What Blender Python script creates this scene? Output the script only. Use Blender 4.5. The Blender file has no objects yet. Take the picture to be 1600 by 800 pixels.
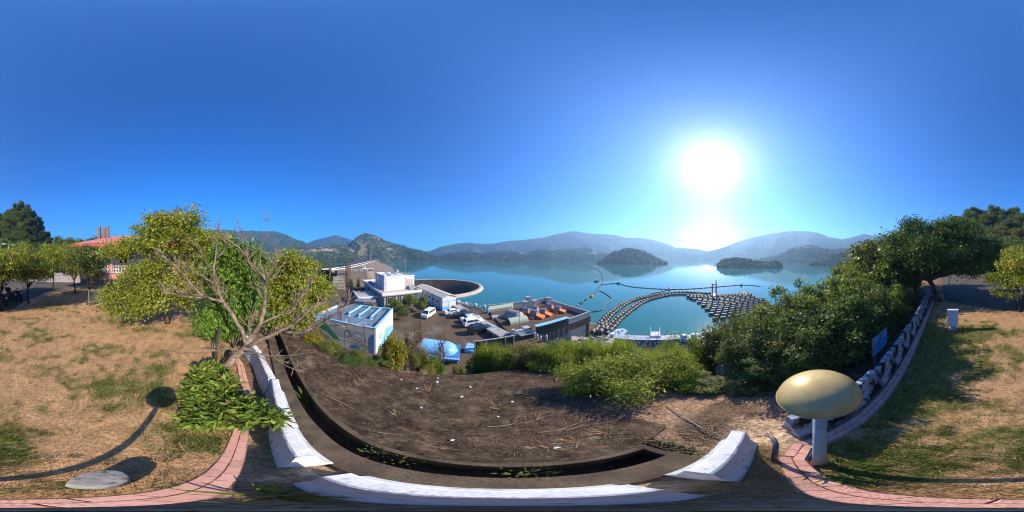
import bpy, math, random
import numpy as np
from mathutils import Vector, Matrix

# ------------------------------------------------------------------ camera, sky, sun, exposure
S = bpy.context.scene
COL = S.collection
R = math.radians
EYE = 4.5
cam_d = bpy.data.cameras.new('camera')
cam_d.type = 'PANO'
try:
    cam_d.panorama_type = 'EQUIRECTANGULAR'
except Exception:
    cam_d.cycles.panorama_type = 'EQUIRECTANGULAR'
cam_d.clip_start = 0.02
cam_d.clip_end = 20000
cam = bpy.data.objects.new('camera', cam_d)
cam.location = (0, 0, EYE)
cam.rotation_euler = (R(90), 0, 0)
COL.objects.link(cam)
S.camera = cam

SUN_AZ, SUN_EL = 69.75, 31.5
SV = Vector((math.sin(R(SUN_AZ)) * math.cos(R(SUN_EL)), math.cos(R(SUN_AZ)) * math.cos(R(SUN_EL)), math.sin(R(SUN_EL))))
W = bpy.data.worlds.new('World')
S.world = W
W.use_nodes = True
nt = W.node_tree
nt.nodes.clear()
sky = nt.nodes.new('ShaderNodeTexSky')
sky.sky_type = 'NISHITA'
sky.sun_disc = False
sky.sun_elevation = R(SUN_EL)
sky.sun_rotation = R(SUN_AZ)
sky.altitude = 200
sky.air_density = 1.0
sky.dust_density = 0.15
sky.ozone_density = 4.0
hs = nt.nodes.new('ShaderNodeHueSaturation')
hs.inputs['Saturation'].default_value = 1.25
hs.inputs['Value'].default_value = 1.0
bgn = nt.nodes.new('ShaderNodeBackground')
bgn.inputs['Strength'].default_value = 0.122
wo = nt.nodes.new('ShaderNodeOutputWorld')
nt.links.new(sky.outputs[0], hs.inputs['Color'])
tint = nt.nodes.new('ShaderNodeVectorMath'); tint.operation = 'MULTIPLY'
tint.inputs[1].default_value = (0.12, 0.64, 1.03)
nt.links.new(hs.outputs[0], tint.inputs[0])
# the bright aureole round the sun
geo = nt.nodes.new('ShaderNodeTexCoord')
dt_ = nt.nodes.new('ShaderNodeVectorMath'); dt_.operation = 'DOT_PRODUCT'; dt_.inputs[1].default_value = SV
nt.links.new(geo.outputs['Generated'], dt_.inputs[0])
def mth(op, a, b=None):
    q = nt.nodes.new('ShaderNodeMath'); q.operation = op
    for i, v in enumerate((a, b)):
        if v is None: continue
        if isinstance(v, (int, float)): q.inputs[i].default_value = v
        else: nt.links.new(v, q.inputs[i])
    return q.outputs[0]
ang = mth('ARCCOSINE', mth('MINIMUM', dt_.outputs['Value'], 0.999999))
core = mth('MULTIPLY', mth('EXPONENT', mth('MULTIPLY', mth('POWER', mth('DIVIDE', ang, R(4.4)), 2.0), -1.0)), 10.0)
halo = mth('MULTIPLY', mth('EXPONENT', mth('MULTIPLY', mth('DIVIDE', ang, R(10.0)), -1.0)), 3.0)
glow = nt.nodes.new('ShaderNodeVectorMath'); glow.operation = 'SCALE'; glow.inputs[0].default_value = (1.18, 0.97, 0.94)
sep = nt.nodes.new('ShaderNodeSeparateXYZ'); nt.links.new(geo.outputs['Generated'], sep.inputs[0])
# thicker air near the horizon below the sun glows too
hl = mth('SQRT', mth('MAXIMUM', mth('ADD', mth('POWER', sep.outputs['X'], 2.0), mth('POWER', sep.outputs['Y'], 2.0)), 1e-5))
hd_ = mth('DIVIDE', mth('ADD', mth('MULTIPLY', sep.outputs['X'], math.sin(R(SUN_AZ))), mth('MULTIPLY', sep.outputs['Y'], math.cos(R(SUN_AZ)))), hl)
haz = mth('ARCCOSINE', mth('MINIMUM', mth('MAXIMUM', hd_, -0.99999), 0.99999))
lowg = mth('MULTIPLY', mth('MULTIPLY', mth('EXPONENT', mth('MULTIPLY', mth('POWER', mth('DIVIDE', haz, R(10.0)), 2.0), -1.0)), mth('EXPONENT', mth('MULTIPLY', mth('ABSOLUTE', sep.outputs['Z']), -10.0))), 20.0)
mid = mth('MULTIPLY', mth('EXPONENT', mth('MULTIPLY', mth('POWER', mth('DIVIDE', ang, R(10.5)), 2.0), -1.0)), 2.8)
nt.links.new(mth('ADD', mth('ADD', mth('ADD', core, mid), halo), lowg), glow.inputs['Scale'])
addn = nt.nodes.new('ShaderNodeVectorMath'); addn.operation = 'ADD'
nt.links.new(tint.outputs[0], addn.inputs[0]); nt.links.new(glow.outputs[0], addn.inputs[1])
nt.links.new(addn.outputs[0], bgn.inputs['Color'])
nt.links.new(bgn.outputs[0], wo.inputs['Surface'])

sd = bpy.data.lights.new('sun', 'SUN')
sd.energy = 5.0
sd.angle = R(0.53)
sd.color = (1.0, 0.90, 0.72)
sun = bpy.data.objects.new('sun', sd)
sun.rotation_euler = SV.to_track_quat('Z', 'Y').to_euler()
sun.location = (0, 0, 60)
COL.objects.link(sun)

S.view_settings.view_transform = 'Standard'
S.view_settings.look = 'None'
S.view_settings.exposure = 0.92
S.view_settings.gamma = 1.0
S.render.engine = 'CYCLES'
S.cycles.use_denoising = True
S.cycles.filter_width = 1.1
S.cycles.max_bounces = 6
S.cycles.volume_bounces = 1
S.cycles.transparent_max_bounces = 6

# ------------------------------------------------------------------ helpers
def ray(px, py):
    a = R((px - 800) * 0.225); e = R((400 - py) * 0.225)
    return a, e
def P(px, py, z):
    """point on the level z seen in the direction of photo pixel px, py"""
    a, e = ray(px, py)
    r = (z - EYE) / math.tan(e)
    return Vector((math.sin(a) * r, math.cos(a) * r, z))
def Q(px, py, r):
    a, e = ray(px, py)
    return Vector((math.sin(a) * r, math.cos(a) * r, EYE + r * math.tan(e)))
def pol(az, r, z=0.0):
    return Vector((math.sin(R(az)) * r, math.cos(R(az)) * r, z))

def _hash(ix, iy, seed):
    h = (ix.astype(np.int64) * 374761393 + iy.astype(np.int64) * 668265263 + seed * 144269504) & 0x7fffffff
    h = (h ^ (h >> 13)) * 1274126177 & 0x7fffffff
    h = h ^ (h >> 16)
    return (h & 0xffff) / 65535.0
def vnoise(x, y, seed=0):
    x = np.asarray(x, float); y = np.asarray(y, float)
    ix = np.floor(x); iy = np.floor(y)
    fx = x - ix; fy = y - iy
    fx = fx * fx * (3 - 2 * fx); fy = fy * fy * (3 - 2 * fy)
    a = _hash(ix, iy, seed); b = _hash(ix + 1, iy, seed)
    c = _hash(ix, iy + 1, seed); d = _hash(ix + 1, iy + 1, seed)
    return (a + (b - a) * fx) * (1 - fy) + (c + (d - c) * fx) * fy
def fbm(x, y, seed=0, octv=4):
    v = 0; a = 0.5; t = 0
    for i in range(octv):
        v = v + a * vnoise(x * 2 ** i + 17.3 * i, y * 2 ** i - 9.1 * i, seed + i); t += a; a *= 0.5
    return v / t

# ---------------- materials
MATS = {}
def _pr(name):
    m = bpy.data.materials.new(name); m.use_nodes = True
    n = m.node_tree.nodes; l = m.node_tree.links
    return m, n, l, n['Principled BSDF']
def pm(name, c1, c2=None, scale=3.0, rough=0.8, bump=0.0, bscale=None, metal=0.0, stain=None, stain_scale=1.0, stain_lo=0.55, stain_hi=0.7, spec=0.4, detail=6.0):
    """two colours mixed by fractal noise, an optional third colour as patchy wear, fine relief"""
    m, n, l, b = _pr(name)
    b.inputs['Roughness'].default_value = rough
    b.inputs['Metallic'].default_value = metal
    b.inputs['Specular IOR Level'].default_value = spec if rough < 0.72 else min(spec, 0.08)
    c2 = c2 or tuple(v * 0.8 for v in c1)
    tc = n.new('ShaderNodeTexCoord')
    nz = n.new('ShaderNodeTexNoise'); nz.inputs['Scale'].default_value = scale; nz.inputs['Detail'].default_value = detail
    l.new(tc.outputs['Object'], nz.inputs['Vector'])
    rp = n.new('ShaderNodeValToRGB')
    rp.color_ramp.elements[0].position = 0.35; rp.color_ramp.elements[1].position = 0.65
    rp.color_ramp.elements[0].color = (*c1, 1); rp.color_ramp.elements[1].color = (*c2, 1)
    l.new(nz.outputs['Fac'], rp.inputs['Fac'])
    out = rp.outputs['Color']
    if stain:
        n2 = n.new('ShaderNodeTexNoise'); n2.inputs['Scale'].default_value = stain_scale; n2.inputs['Detail'].default_value = 8; n2.inputs['Roughness'].default_value = 0.7
        l.new(tc.outputs['Object'], n2.inputs['Vector'])
        r2 = n.new('ShaderNodeValToRGB'); r2.color_ramp.elements[0].position = stain_lo; r2.color_ramp.elements[1].position = stain_hi
        l.new(n2.outputs['Fac'], r2.inputs['Fac'])
        mx = n.new('ShaderNodeMixRGB'); mx.inputs['Color2'].default_value = (*stain, 1)
        l.new(r2.outputs['Color'], mx.inputs['Fac']); l.new(out, mx.inputs['Color1'])
        out = mx.outputs['Color']
    l.new(out, b.inputs['Base Color'])
    if bump:
        n3 = n.new('ShaderNodeTexNoise'); n3.inputs['Scale'].default_value = bscale or scale * 4; n3.inputs['Detail'].default_value = 6
        l.new(tc.outputs['Object'], n3.inputs['Vector'])
        bp = n.new('ShaderNodeBump'); bp.inputs['Strength'].default_value = min(1.0, bump); bp.inputs['Distance'].default_value = 0.03 if bump <= 1 else 0.03 * bump
        l.new(n3.outputs['Fac'], bp.inputs['Height']); l.new(bp.outputs['Normal'], b.inputs['Normal'])
    MATS[name] = m
    return m
def attr_mat(name, rough=0.85, var=0.35, nscale=6.0, bump=0.3, bscale=30.0, trans=0.0, bdist=0.03):
    """colour from the 'tint' attribute with noise variation"""
    m, n, l, b = _pr(name)
    b.inputs['Roughness'].default_value = rough
    b.inputs['Specular IOR Level'].default_value = 0.3 if name == 'leaf' else 0.05
    at = n.new('ShaderNodeAttribute'); at.attribute_name = 'tint'
    out = at.outputs['Color']
    if var:
        ge = n.new('ShaderNodeNewGeometry')
        nz = n.new('ShaderNodeTexNoise'); nz.inputs['Scale'].default_value = nscale; nz.inputs['Detail'].default_value = 6
        l.new(ge.outputs['Position'], nz.inputs['Vector'])
        mr = n.new('ShaderNodeMapRange'); mr.inputs['From Min'].default_value = 0.3; mr.inputs['From Max'].default_value = 0.7
        mr.inputs['To Min'].default_value = 1 - var; mr.inputs['To Max'].default_value = 1 + var
        l.new(nz.outputs['Fac'], mr.inputs['Value'])
        mx = n.new('ShaderNodeVectorMath'); mx.operation = 'SCALE'
        l.new(out, mx.inputs[0]); l.new(mr.outputs[0], mx.inputs['Scale'])
        out = mx.outputs[0]
    l.new(out, b.inputs['Base Color'])
    if bump:
        ge2 = n.new('ShaderNodeNewGeometry')
        n3 = n.new('ShaderNodeTexNoise'); n3.inputs['Scale'].default_value = bscale; n3.inputs['Detail'].default_value = 5
        l.new(ge2.outputs['Position'], n3.inputs['Vector'])
        bp = n.new('ShaderNodeBump'); bp.inputs['Strength'].default_value = bump; bp.inputs['Distance'].default_value = bdist
        l.new(n3.outputs['Fac'], bp.inputs['Height']); l.new(bp.outputs['Normal'], b.inputs['Normal'])
    if trans:
        tr = n.new('ShaderNodeBsdfTranslucent')
        sc = n.new('ShaderNodeVectorMath'); sc.operation = 'MULTIPLY'; sc.inputs[1].default_value = (1.5, 1.6, 0.7)
        l.new(out, sc.inputs[0]); l.new(sc.outputs[0], tr.inputs['Color'])
        ms = n.new('ShaderNodeMixShader'); ms.inputs[0].default_value = trans
        l.new(b.outputs[0], ms.inputs[1]); l.new(tr.outputs[0], ms.inputs[2])
        l.new(ms.outputs[0], n['Material Output'].inputs['Surface'])
    MATS[name] = m
    return m

LEAF = attr_mat('leaf', rough=0.5, var=0, bump=0, trans=0.35)
GRASSM = attr_mat('grass_blade', rough=0.7, var=0, bump=0, trans=0.25)
GROUND = attr_mat('ground_cover', rough=0.95, var=0.45, nscale=9.0, bump=0.8, bscale=14.0, bdist=0.06)
LAWN = attr_mat('dry_lawn', rough=0.95, var=0.4, nscale=14.0, bump=0.9, bscale=45.0, bdist=0.04)
HILL = attr_mat('wooded_hill', rough=1.0, var=0.5, nscale=0.08, bump=1.0, bscale=0.12, bdist=4.0)
BARK = pm('bark', (0.16, 0.11, 0.08), (0.07, 0.05, 0.04), 9, 0.9, 0.8, 30)
DEADWOOD = pm('dead_wood', (0.27, 0.195, 0.15), (0.13, 0.09, 0.066), 5, 0.85, 0.8, 26, stain=(0.04, 0.035, 0.03), stain_scale=3, stain_lo=0.55, stain_hi=0.66)
DARKBARK = pm('dark_bark', (0.075, 0.055, 0.045), (0.035, 0.028, 0.024), 7, 0.9, 0.8, 30)
TWIG = pm('dry_twig', (0.29, 0.21, 0.145), (0.16, 0.11, 0.08), 8, 0.9)
PAINTW = pm('worn_white_paint', (0.70, 0.685, 0.66), (0.58, 0.565, 0.55), 4, 0.75, 0.25, 40, stain=(0.16, 0.145, 0.13), stain_scale=7.5, stain_lo=0.57, stain_hi=0.70)
PAINTG = pm('grimy_shaded_white_paint', (0.42, 0.44, 0.46), (0.25, 0.27, 0.29), 2, 0.75, 0.6, 22, stain=(0.022, 0.022, 0.024), stain_scale=2.2, stain_lo=0.47, stain_hi=0.56)  # black grime, with the shrubs' shade darkened into the bluish base colour
CONC = pm('weathered_concrete', (0.125, 0.092, 0.064), (0.07, 0.051, 0.036), 2.5, 0.9, 0.6, 20, stain=(0.06, 0.05, 0.045), stain_scale=1.3)
LCONC = pm('pale_concrete', (0.42, 0.40, 0.37), (0.32, 0.30, 0.28), 1.0, 0.85, 0.3, 10, stain=(0.16, 0.14, 0.12), stain_scale=0.5)
BRICKM = [pm('pink_brick', (0.60, 0.32, 0.26), (0.52, 0.27, 0.215), 9, 0.85, 0.4, 50, stain=(0.30, 0.17, 0.13), stain_scale=3),
          pm('pale_pink_brick', (0.64, 0.355, 0.29), (0.55, 0.30, 0.24), 9, 0.85, 0.4, 50, stain=(0.33, 0.19, 0.15), stain_scale=3)]
BRICKM.append(pm('dull_pink_brick', (0.52, 0.28, 0.23), (0.45, 0.24, 0.195), 9, 0.85, 0.4, 50, stain=(0.22, 0.13, 0.10), stain_scale=3))
MORTAR = pm('sandy_joint', (0.38, 0.24, 0.19), (0.27, 0.17, 0.135), 12, 0.95, 0.5, 60)
ASPH = pm('asphalt', (0.125, 0.105, 0.09), (0.09, 0.077, 0.066), 0.7, 0.9, 0.4, 40, stain=(0.14, 0.125, 0.115), stain_scale=0.25)
YARD = pm('yard_asphalt', (0.135, 0.095, 0.062), (0.10, 0.07, 0.047), 0.35, 0.9, 0.4, 20, stain=(0.19, 0.165, 0.14), stain_scale=0.16, stain_lo=0.58, stain_hi=0.72)
PLAZA = pm('pale_paving', (0.46, 0.36, 0.31), (0.38, 0.30, 0.26), 0.8, 0.9, 0.2, 12)
WHITE = pm('white_wall', (0.66, 0.65, 0.64), (0.60, 0.595, 0.59), 0.5, 0.7, 0.1, 8, stain=(0.55, 0.53, 0.50), stain_scale=0.5, stain_lo=0.6, stain_hi=0.8)
CREAM = pm('cream_roof', (0.58, 0.52, 0.42), (0.50, 0.45, 0.37), 0.8, 0.8)
PINKROOFSLAB = pm('pinkish_slab', (0.52, 0.41, 0.34), (0.45, 0.355, 0.295), 0.6, 0.85)
GREY = pm('grey_wall', (0.46, 0.45, 0.44), (0.38, 0.37, 0.37), 0.5, 0.85, 0.2, 8, stain=(0.25, 0.24, 0.23), stain_scale=0.6)
BLUEROOF = pm('blue_grey_roof', (0.17, 0.23, 0.30), (0.12, 0.17, 0.23), 0.5, 0.6, stain=(0.28, 0.34, 0.40), stain_scale=0.4)
LBLUE = pm('light_blue_paint', (0.28, 0.56, 0.72), (0.22, 0.47, 0.62), 1.0, 0.55)
SKYBLUE = pm('blue_tarpaulin', (0.22, 0.50, 0.85), (0.17, 0.42, 0.76), 0.7, 0.4)
BLUE = pm('blue_paint', (0.06, 0.18, 0.42), (0.045, 0.14, 0.34), 1.5, 0.5, stain=(0.16, 0.25, 0.38), stain_scale=0.8)
DBLUE = pm('dark_blue_paint', (0.012, 0.05, 0.12), (0.01, 0.04, 0.10), 2, 0.45)
SIGNB = pm('sign_blue', (0.05, 0.30, 0.72), (0.045, 0.26, 0.64), 3, 0.4)
SIGNW = pm('sign_white', (0.22, 0.45, 0.75), None, 3, 0.5)
GREEN = pm('mural_green', (0.03, 0.22, 0.10), (0.025, 0.18, 0.08), 1, 0.6)
TEALROOF = pm('teal_cap', (0.28, 0.55, 0.58), (0.24, 0.48, 0.52), 1, 0.5)
DARK = pm('dark_metal', (0.035, 0.033, 0.035), (0.02, 0.02, 0.022), 3, 0.6)
GREYM = pm('grey_metal', (0.30, 0.31, 0.32), (0.22, 0.23, 0.24), 2, 0.5, metal=0.3, stain=(0.16, 0.13, 0.11), stain_scale=2)
LAMPPOLE = pm('lamp_pole_paint', (0.33, 0.37, 0.38), (0.27, 0.31, 0.32), 6, 0.55, 0.2, 40, stain=(0.16, 0.14, 0.12), stain_scale=5)
RUST = pm('rusty_frame', (0.20, 0.13, 0.09), (0.11, 0.075, 0.055), 1.2, 0.85)
BROWNMETAL = pm('brown_metal', (0.15, 0.075, 0.052), (0.105, 0.055, 0.04), 2, 0.5)
ORANGE = pm('orange_cover', (0.72, 0.20, 0.04), (0.60, 0.16, 0.035), 1.5, 0.6)
HOODG = pm('grey_hood', (0.30, 0.27, 0.25), (0.23, 0.21, 0.20), 1.5, 0.55)
PALEGREEN = pm('pale_green_sheet', (0.42, 0.47, 0.34), (0.35, 0.40, 0.29), 1, 0.6)
YELLOW = pm('yellow_float', (0.75, 0.48, 0.04), None, 3, 0.5)
DRUM = pm('drum_plastic', (0.13, 0.10, 0.085), (0.085, 0.066, 0.057), 1.0, 0.55, stain=(0.24, 0.20, 0.18), stain_scale=1.2)
RED = pm('red_fascia', (0.62, 0.10, 0.06), (0.52, 0.085, 0.05), 2, 0.5)
PINKROOF = pm('pink_tile_roof', (0.52, 0.17, 0.15), (0.43, 0.135, 0.12), 3, 0.7)
PINKWALL = pm('pink_wall', (0.55, 0.27, 0.22), (0.46, 0.22, 0.18), 3, 0.8)
STONE = pm('grey_stone', (0.30, 0.28, 0.25), (0.20, 0.185, 0.165), 6, 0.9, 0.5, 16, stain=(0.12, 0.115, 0.11), stain_scale=9, stain_lo=0.55, stain_hi=0.62)
ROCK = pm('pale_rock', (0.42, 0.38, 0.33), (0.27, 0.24, 0.205), 1.5, 0.9, 0.5)
DAMM = pm('dam_rockfill', (0.22, 0.165, 0.125), (0.15, 0.115, 0.09), 0.15, 0.95, 0.8, 1.2, stain=(0.27, 0.21, 0.165), stain_scale=0.05)
BOWL = pm('spillway_concrete', (0.055, 0.040, 0.031), (0.032, 0.024, 0.019), 0.12, 0.9, 0.5, 1.0, stain=(0.085, 0.065, 0.05), stain_scale=0.06)
RIM = pm('spillway_rim', (0.46, 0.41, 0.37), (0.38, 0.33, 0.29), 0.2, 0.85)
GLASS = pm('dark_glass', (0.03, 0.045, 0.055), (0.025, 0.035, 0.045), 1, 0.08, spec=0.8)
RUBBER = pm('tyre_rubber', (0.02, 0.02, 0.02), None, 5, 0.8)
CARW = pm('white_car_paint', (0.80, 0.80, 0.79), (0.78, 0.78, 0.78), 1, 0.25, spec=0.6)
CARK = pm('black_car_paint', (0.018, 0.020, 0.028), (0.015, 0.017, 0.024), 1, 0.2, spec=0.6)
CHROME = pm('headlamp_glass', (0.65, 0.66, 0.68), None, 4, 0.2, spec=0.7)
DIRTYW = pm('dirty_white_hull', (0.42, 0.49, 0.53), (0.33, 0.39, 0.43), 1.2, 0.6, stain=(0.28, 0.25, 0.22), stain_scale=1.0)
GNET = pm('green_fence_mesh', (0.02, 0.14, 0.09), (0.015, 0.10, 0.065), 3, 0.6)
HOSE = pm('cable_sheath', (0.30, 0.28, 0.27), (0.05, 0.05, 0.05), 3, 0.6)
WOODBOX = pm('pale_wood', (0.45, 0.28, 0.13), (0.36, 0.22, 0.10), 3, 0.8)

def dome_mat():
    m, n, l, b = _pr('yellowed_dome')
    tc = n.new('ShaderNodeTexCoord')
    nz = n.new('ShaderNodeTexNoise'); nz.inputs['Scale'].default_value = 4; nz.inputs['Detail'].default_value = 8; nz.inputs['Roughness'].default_value = 0.65
    l.new(tc.outputs['Object'], nz.inputs['Vector'])
    rp = n.new('ShaderNodeValToRGB')
    rp.color_ramp.elements[0].position = 0.38; rp.color_ramp.elements[1].position = 0.62
    rp.color_ramp.elements[0].color = (0.55, 0.39, 0.16, 1); rp.color_ramp.elements[1].color = (0.40, 0.285, 0.125, 1)
    l.new(nz.outputs['Fac'], rp.inputs['Fac']); l.new(rp.outputs[0], b.inputs['Base Color'])
    r2 = n.new('ShaderNodeMapRange'); r2.inputs['To Min'].default_value = 0.3; r2.inputs['To Max'].default_value = 0.5
    l.new(nz.outputs['Fac'], r2.inputs['Value']); l.new(r2.outputs[0], b.inputs['Roughness'])
    b.inputs['Metallic'].default_value = 0.12
    b.inputs['Specular IOR Level'].default_value = 0.3
    return m
DOME = dome_mat()

def water_mat():
    m, n, l, b = _pr('lake_water')
    b.inputs['Base Color'].default_value = (0.020, 0.140, 0.140, 1)
    b.inputs['Roughness'].default_value = 0.06
    b.inputs['IOR'].default_value = 1.333
    b.inputs['Specular IOR Level'].default_value = 0.36
    ge = n.new('ShaderNodeNewGeometry')
    nz = n.new('ShaderNodeTexNoise'); nz.inputs['Scale'].default_value = 0.35; nz.inputs['Detail'].default_value = 4
    l.new(ge.outputs['Position'], nz.inputs['Vector'])
    mpw = n.new('ShaderNodeMapping'); mpw.inputs['Scale'].default_value = (0.010, 0.028, 1.0); mpw.inputs['Rotation'].default_value = (0, 0, 0.4)
    l.new(ge.outputs['Position'], mpw.inputs['Vector'])
    nw = n.new('ShaderNodeTexNoise'); nw.inputs['Scale'].default_value = 1.0; nw.inputs['Detail'].default_value = 5
    l.new(mpw.outputs[0], nw.inputs['Vector'])
    rr_ = n.new('ShaderNodeMapRange'); rr_.inputs['From Min'].default_value = 0.42; rr_.inputs['From Max'].default_value = 0.62; rr_.inputs['To Min'].default_value = 0.035; rr_.inputs['To Max'].default_value = 0.085
    l.new(nw.outputs['Fac'], rr_.inputs['Value']); l.new(rr_.outputs[0], b.inputs['Roughness'])
    bp = n.new('ShaderNodeBump'); bp.inputs['Strength'].default_value = 0.045; bp.inputs['Distance'].default_value = 0.3
    l.new(nz.outputs['Fac'], bp.inputs['Height']); l.new(bp.outputs['Normal'], b.inputs['Normal'])
    return m
WATER = water_mat()

def slope_mat():
    """old sprayed concrete: dark, stained, with a net of fine cracks"""
    m, n, l, b = _pr('cracked_apron')
    b.inputs['Roughness'].default_value = 0.95
    b.inputs['Specular IOR Level'].default_value = 0.04
    ge = n.new('ShaderNodeNewGeometry')
    nz = n.new('ShaderNodeTexNoise'); nz.inputs['Scale'].default_value = 1.6; nz.inputs['Detail'].default_value = 12; nz.inputs['Roughness'].default_value = 0.78
    l.new(ge.outputs['Position'], nz.inputs['Vector'])
    rp = n.new('ShaderNodeValToRGB')
    e = rp.color_ramp.elements
    e[0].position = 0.40; e[0].color = (0.036, 0.025, 0.017, 1)
    e[1].position = 0.63; e[1].color = (0.17, 0.118, 0.078, 1)
    x = e.new(0.52); x.color = (0.075, 0.052, 0.035, 1)
    l.new(nz.outputs['Fac'], rp.inputs['Fac'])
    # straw litter
    n2 = n.new('ShaderNodeTexNoise'); n2.inputs['Scale'].default_value = 7; n2.inputs['Detail'].default_value = 8; n2.inputs['Roughness'].default_value = 0.75
    mp = n.new('ShaderNodeMapping'); mp.inputs['Scale'].default_value = (0.6, 1.6, 1.0); mp.inputs['Rotation'].default_value = (0, 0, 0.5)
    l.new(ge.outputs['Position'], mp.inputs['Vector']); l.new(mp.outputs[0], n2.inputs['Vector'])
    r2 = n.new('ShaderNodeValToRGB'); r2.color_ramp.elements[0].position = 0.56; r2.color_ramp.elements[1].position = 0.72
    l.new(n2.outputs['Fac'], r2.inputs['Fac'])
    mx = n.new('ShaderNodeMixRGB'); mx.inputs['Color2'].default_value = (0.30, 0.195, 0.115, 1)
    l.new(r2.outputs[0], mx.inputs['Fac']); l.new(rp.outputs[0], mx.inputs['Color1'])
    # cracks
    nw = n.new('ShaderNodeTexNoise'); nw.inputs['Scale'].default_value = 2.5; nw.inputs['Detail'].default_value = 5
    l.new(ge.outputs['Position'], nw.inputs['Vector'])
    ad = n.new('ShaderNodeMixRGB'); ad.blend_type = 'ADD'; ad.inputs['Fac'].default_value = 0.8
    l.new(ge.outputs['Position'], ad.inputs['Color1']); l.new(nw.outputs['Color'], ad.inputs['Color2'])
    vo = n.new('ShaderNodeTexVoronoi'); vo.feature = 'DISTANCE_TO_EDGE'; vo.inputs['Scale'].default_value = 0.9
    l.new(ad.outputs[0], vo.inputs['Vector'])
    lt = n.new('ShaderNodeMapRange'); lt.inputs['From Min'].default_value = 0.0; lt.inputs['From Max'].default_value = 0.018; lt.inputs['To Min'].default_value = 0.35; lt.inputs['To Max'].default_value = 1.0
    l.new(vo.outputs['Distance'], lt.inputs['Value'])
    ml = n.new('ShaderNodeVectorMath'); ml.operation = 'SCALE'
    l.new(mx.outputs[0], ml.inputs[0]); l.new(lt.outputs[0], ml.inputs['Scale'])
    l.new(ml.outputs[0], b.inputs['Base Color'])
    bp = n.new('ShaderNodeBump'); bp.inputs['Strength'].default_value = 0.9; bp.inputs['Distance'].default_value = 0.05
    l.new(n2.outputs['Fac'], bp.inputs['Height']); l.new(bp.outputs['Normal'], b.inputs['Normal'])
    return m
APRON = slope_mat()

# ---------------- mesh collector
class MB:
    def __init__(self): self.v = []; self.f = []; self.mi = []
    def add(self, vs, fs, mi=0):
        o = len(self.v); self.v.extend([tuple(x) for x in vs]); self.f.extend([tuple(i + o for i in f) for f in fs]); self.mi.extend([mi] * len(fs)); return self
    def box(self, c, s, rz=0.0, mi=0, M=None):
        x, y, z = s[0] / 2, s[1] / 2, s[2] / 2
        vs = [Vector((a, b, d)) for d in (-z, z) for a, b in ((-x, -y), (x, -y), (x, y), (-x, y))]
        m = Matrix.Translation(c) @ (M if M else Matrix.Rotation(rz, 4, 'Z'))
        return self.add([m @ v for v in vs], [(3, 2, 1, 0), (4, 5, 6, 7), (0, 1, 5, 4), (1, 2, 6, 5), (2, 3, 7, 6), (3, 0, 4, 7)], mi)
    def bar(self, a, b, w, h, mi=0):
        """rectangular bar from a to b, w wide, h high"""
        a = Vector(a); b = Vector(b); d = b - a
        M = d.to_track_quat('X', 'Z').to_matrix().to_4x4()
        return self.box((a + b) / 2, (d.length, w, h), M=M, mi=mi)
    def prism(self, poly, z0, z1, mi=0, top=None):
        n = len(poly)
        z0s = z0 if hasattr(z0, '__len__') else [z0] * n
        z1s = z1 if hasattr(z1, '__len__') else [z1] * n
        tp = top or poly
        vs = [(p[0], p[1], z) for p, z in zip(poly, z0s)] + [(p[0], p[1], z) for p, z in zip(tp, z1s)]
        ar = sum(poly[i][0] * poly[(i + 1) % n][1] - poly[(i + 1) % n][0] * poly[i][1] for i in range(n))
        fs = [tuple(range(n - 1, -1, -1)), tuple(range(n, 2 * n))] + [(i, (i + 1) % n, n + (i + 1) % n, n + i) for i in range(n)]
        if ar < 0: fs = [f[::-1] for f in fs]
        return self.add(vs, fs, mi)
    def tube(self, pts, rad, n=6, mi=0, cap=True):
        pts = [Vector(p) for p in pts]
        m = len(pts); rad = rad if hasattr(rad, '__len__') else [rad] * m
        vs = []; up = Vector((0.13, 0.21, 1)).normalized()
        for i, p in enumerate(pts):
            d = (pts[min(i + 1, m - 1)] - pts[max(i - 1, 0)])
            if d.length < 1e-9: d = Vector((0, 0, 1))
            d.normalize()
            s = d.cross(up)
            if s.length < 0.1: s = d.cross(Vector((1, 0, 0)))
            s.normalize(); t = s.cross(d)
            for k in range(n):
                a = 2 * math.pi * k / n
                vs.append(p + (s * math.cos(a) + t * math.sin(a)) * rad[i])
        fs = [(i * n + k, i * n + (k + 1) % n, (i + 1) * n + (k + 1) % n, (i + 1) * n + k) for i in range(m - 1) for k in range(n)]
        if cap: fs += [tuple(range(n - 1, -1, -1)), tuple((m - 1) * n + k for k in range(n))]
        return self.add(vs, fs, mi)
    def lathe(self, prof, n=24, c=(0, 0, 0), mi=0):
        vs = [(c[0] + r * math.cos(2 * math.pi * k / n), c[1] + r * math.sin(2 * math.pi * k / n), c[2] + z) for r, z in prof for k in range(n)]
        m = len(prof)
        fs = [(i * n + k, i * n + (k + 1) % n, (i + 1) * n + (k + 1) % n, (i + 1) * n + k) for i in range(m - 1) for k in range(n)]
        return self.add(vs, fs, mi)
    def mesh(self, name, mats, smooth=False):
        me = bpy.data.meshes.new(name)
        me.from_pydata(self.v, [], self.f)
        for m in (mats if isinstance(mats, (list, tuple)) else [mats]): me.materials.append(m)
        if any(self.mi): me.polygons.foreach_set('material_index', self.mi)
        if smooth: me.polygons.foreach_set('use_smooth', [True] * len(self.f))
        me.update()
        return me
    def build(self, name, mats, parent=None, smooth=False, loc=None):
        return link(name, self.mesh(name, mats, smooth), parent, loc)
def link(name, me, parent=None, loc=None, rz=0.0):
    o = bpy.data.objects.new(name, me); COL.objects.link(o)
    if parent is not None:
        o.parent = parent
    if loc is not None: o.location = loc
    if rz: o.rotation_euler = (0, 0, rz)
    return o
def tag(o, label=None, cat=None, group=None, kind=None):
    if label: o['label'] = label
    if cat: o['category'] = cat
    if group: o['group'] = group
    if kind: o['kind'] = kind
    return o
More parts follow.
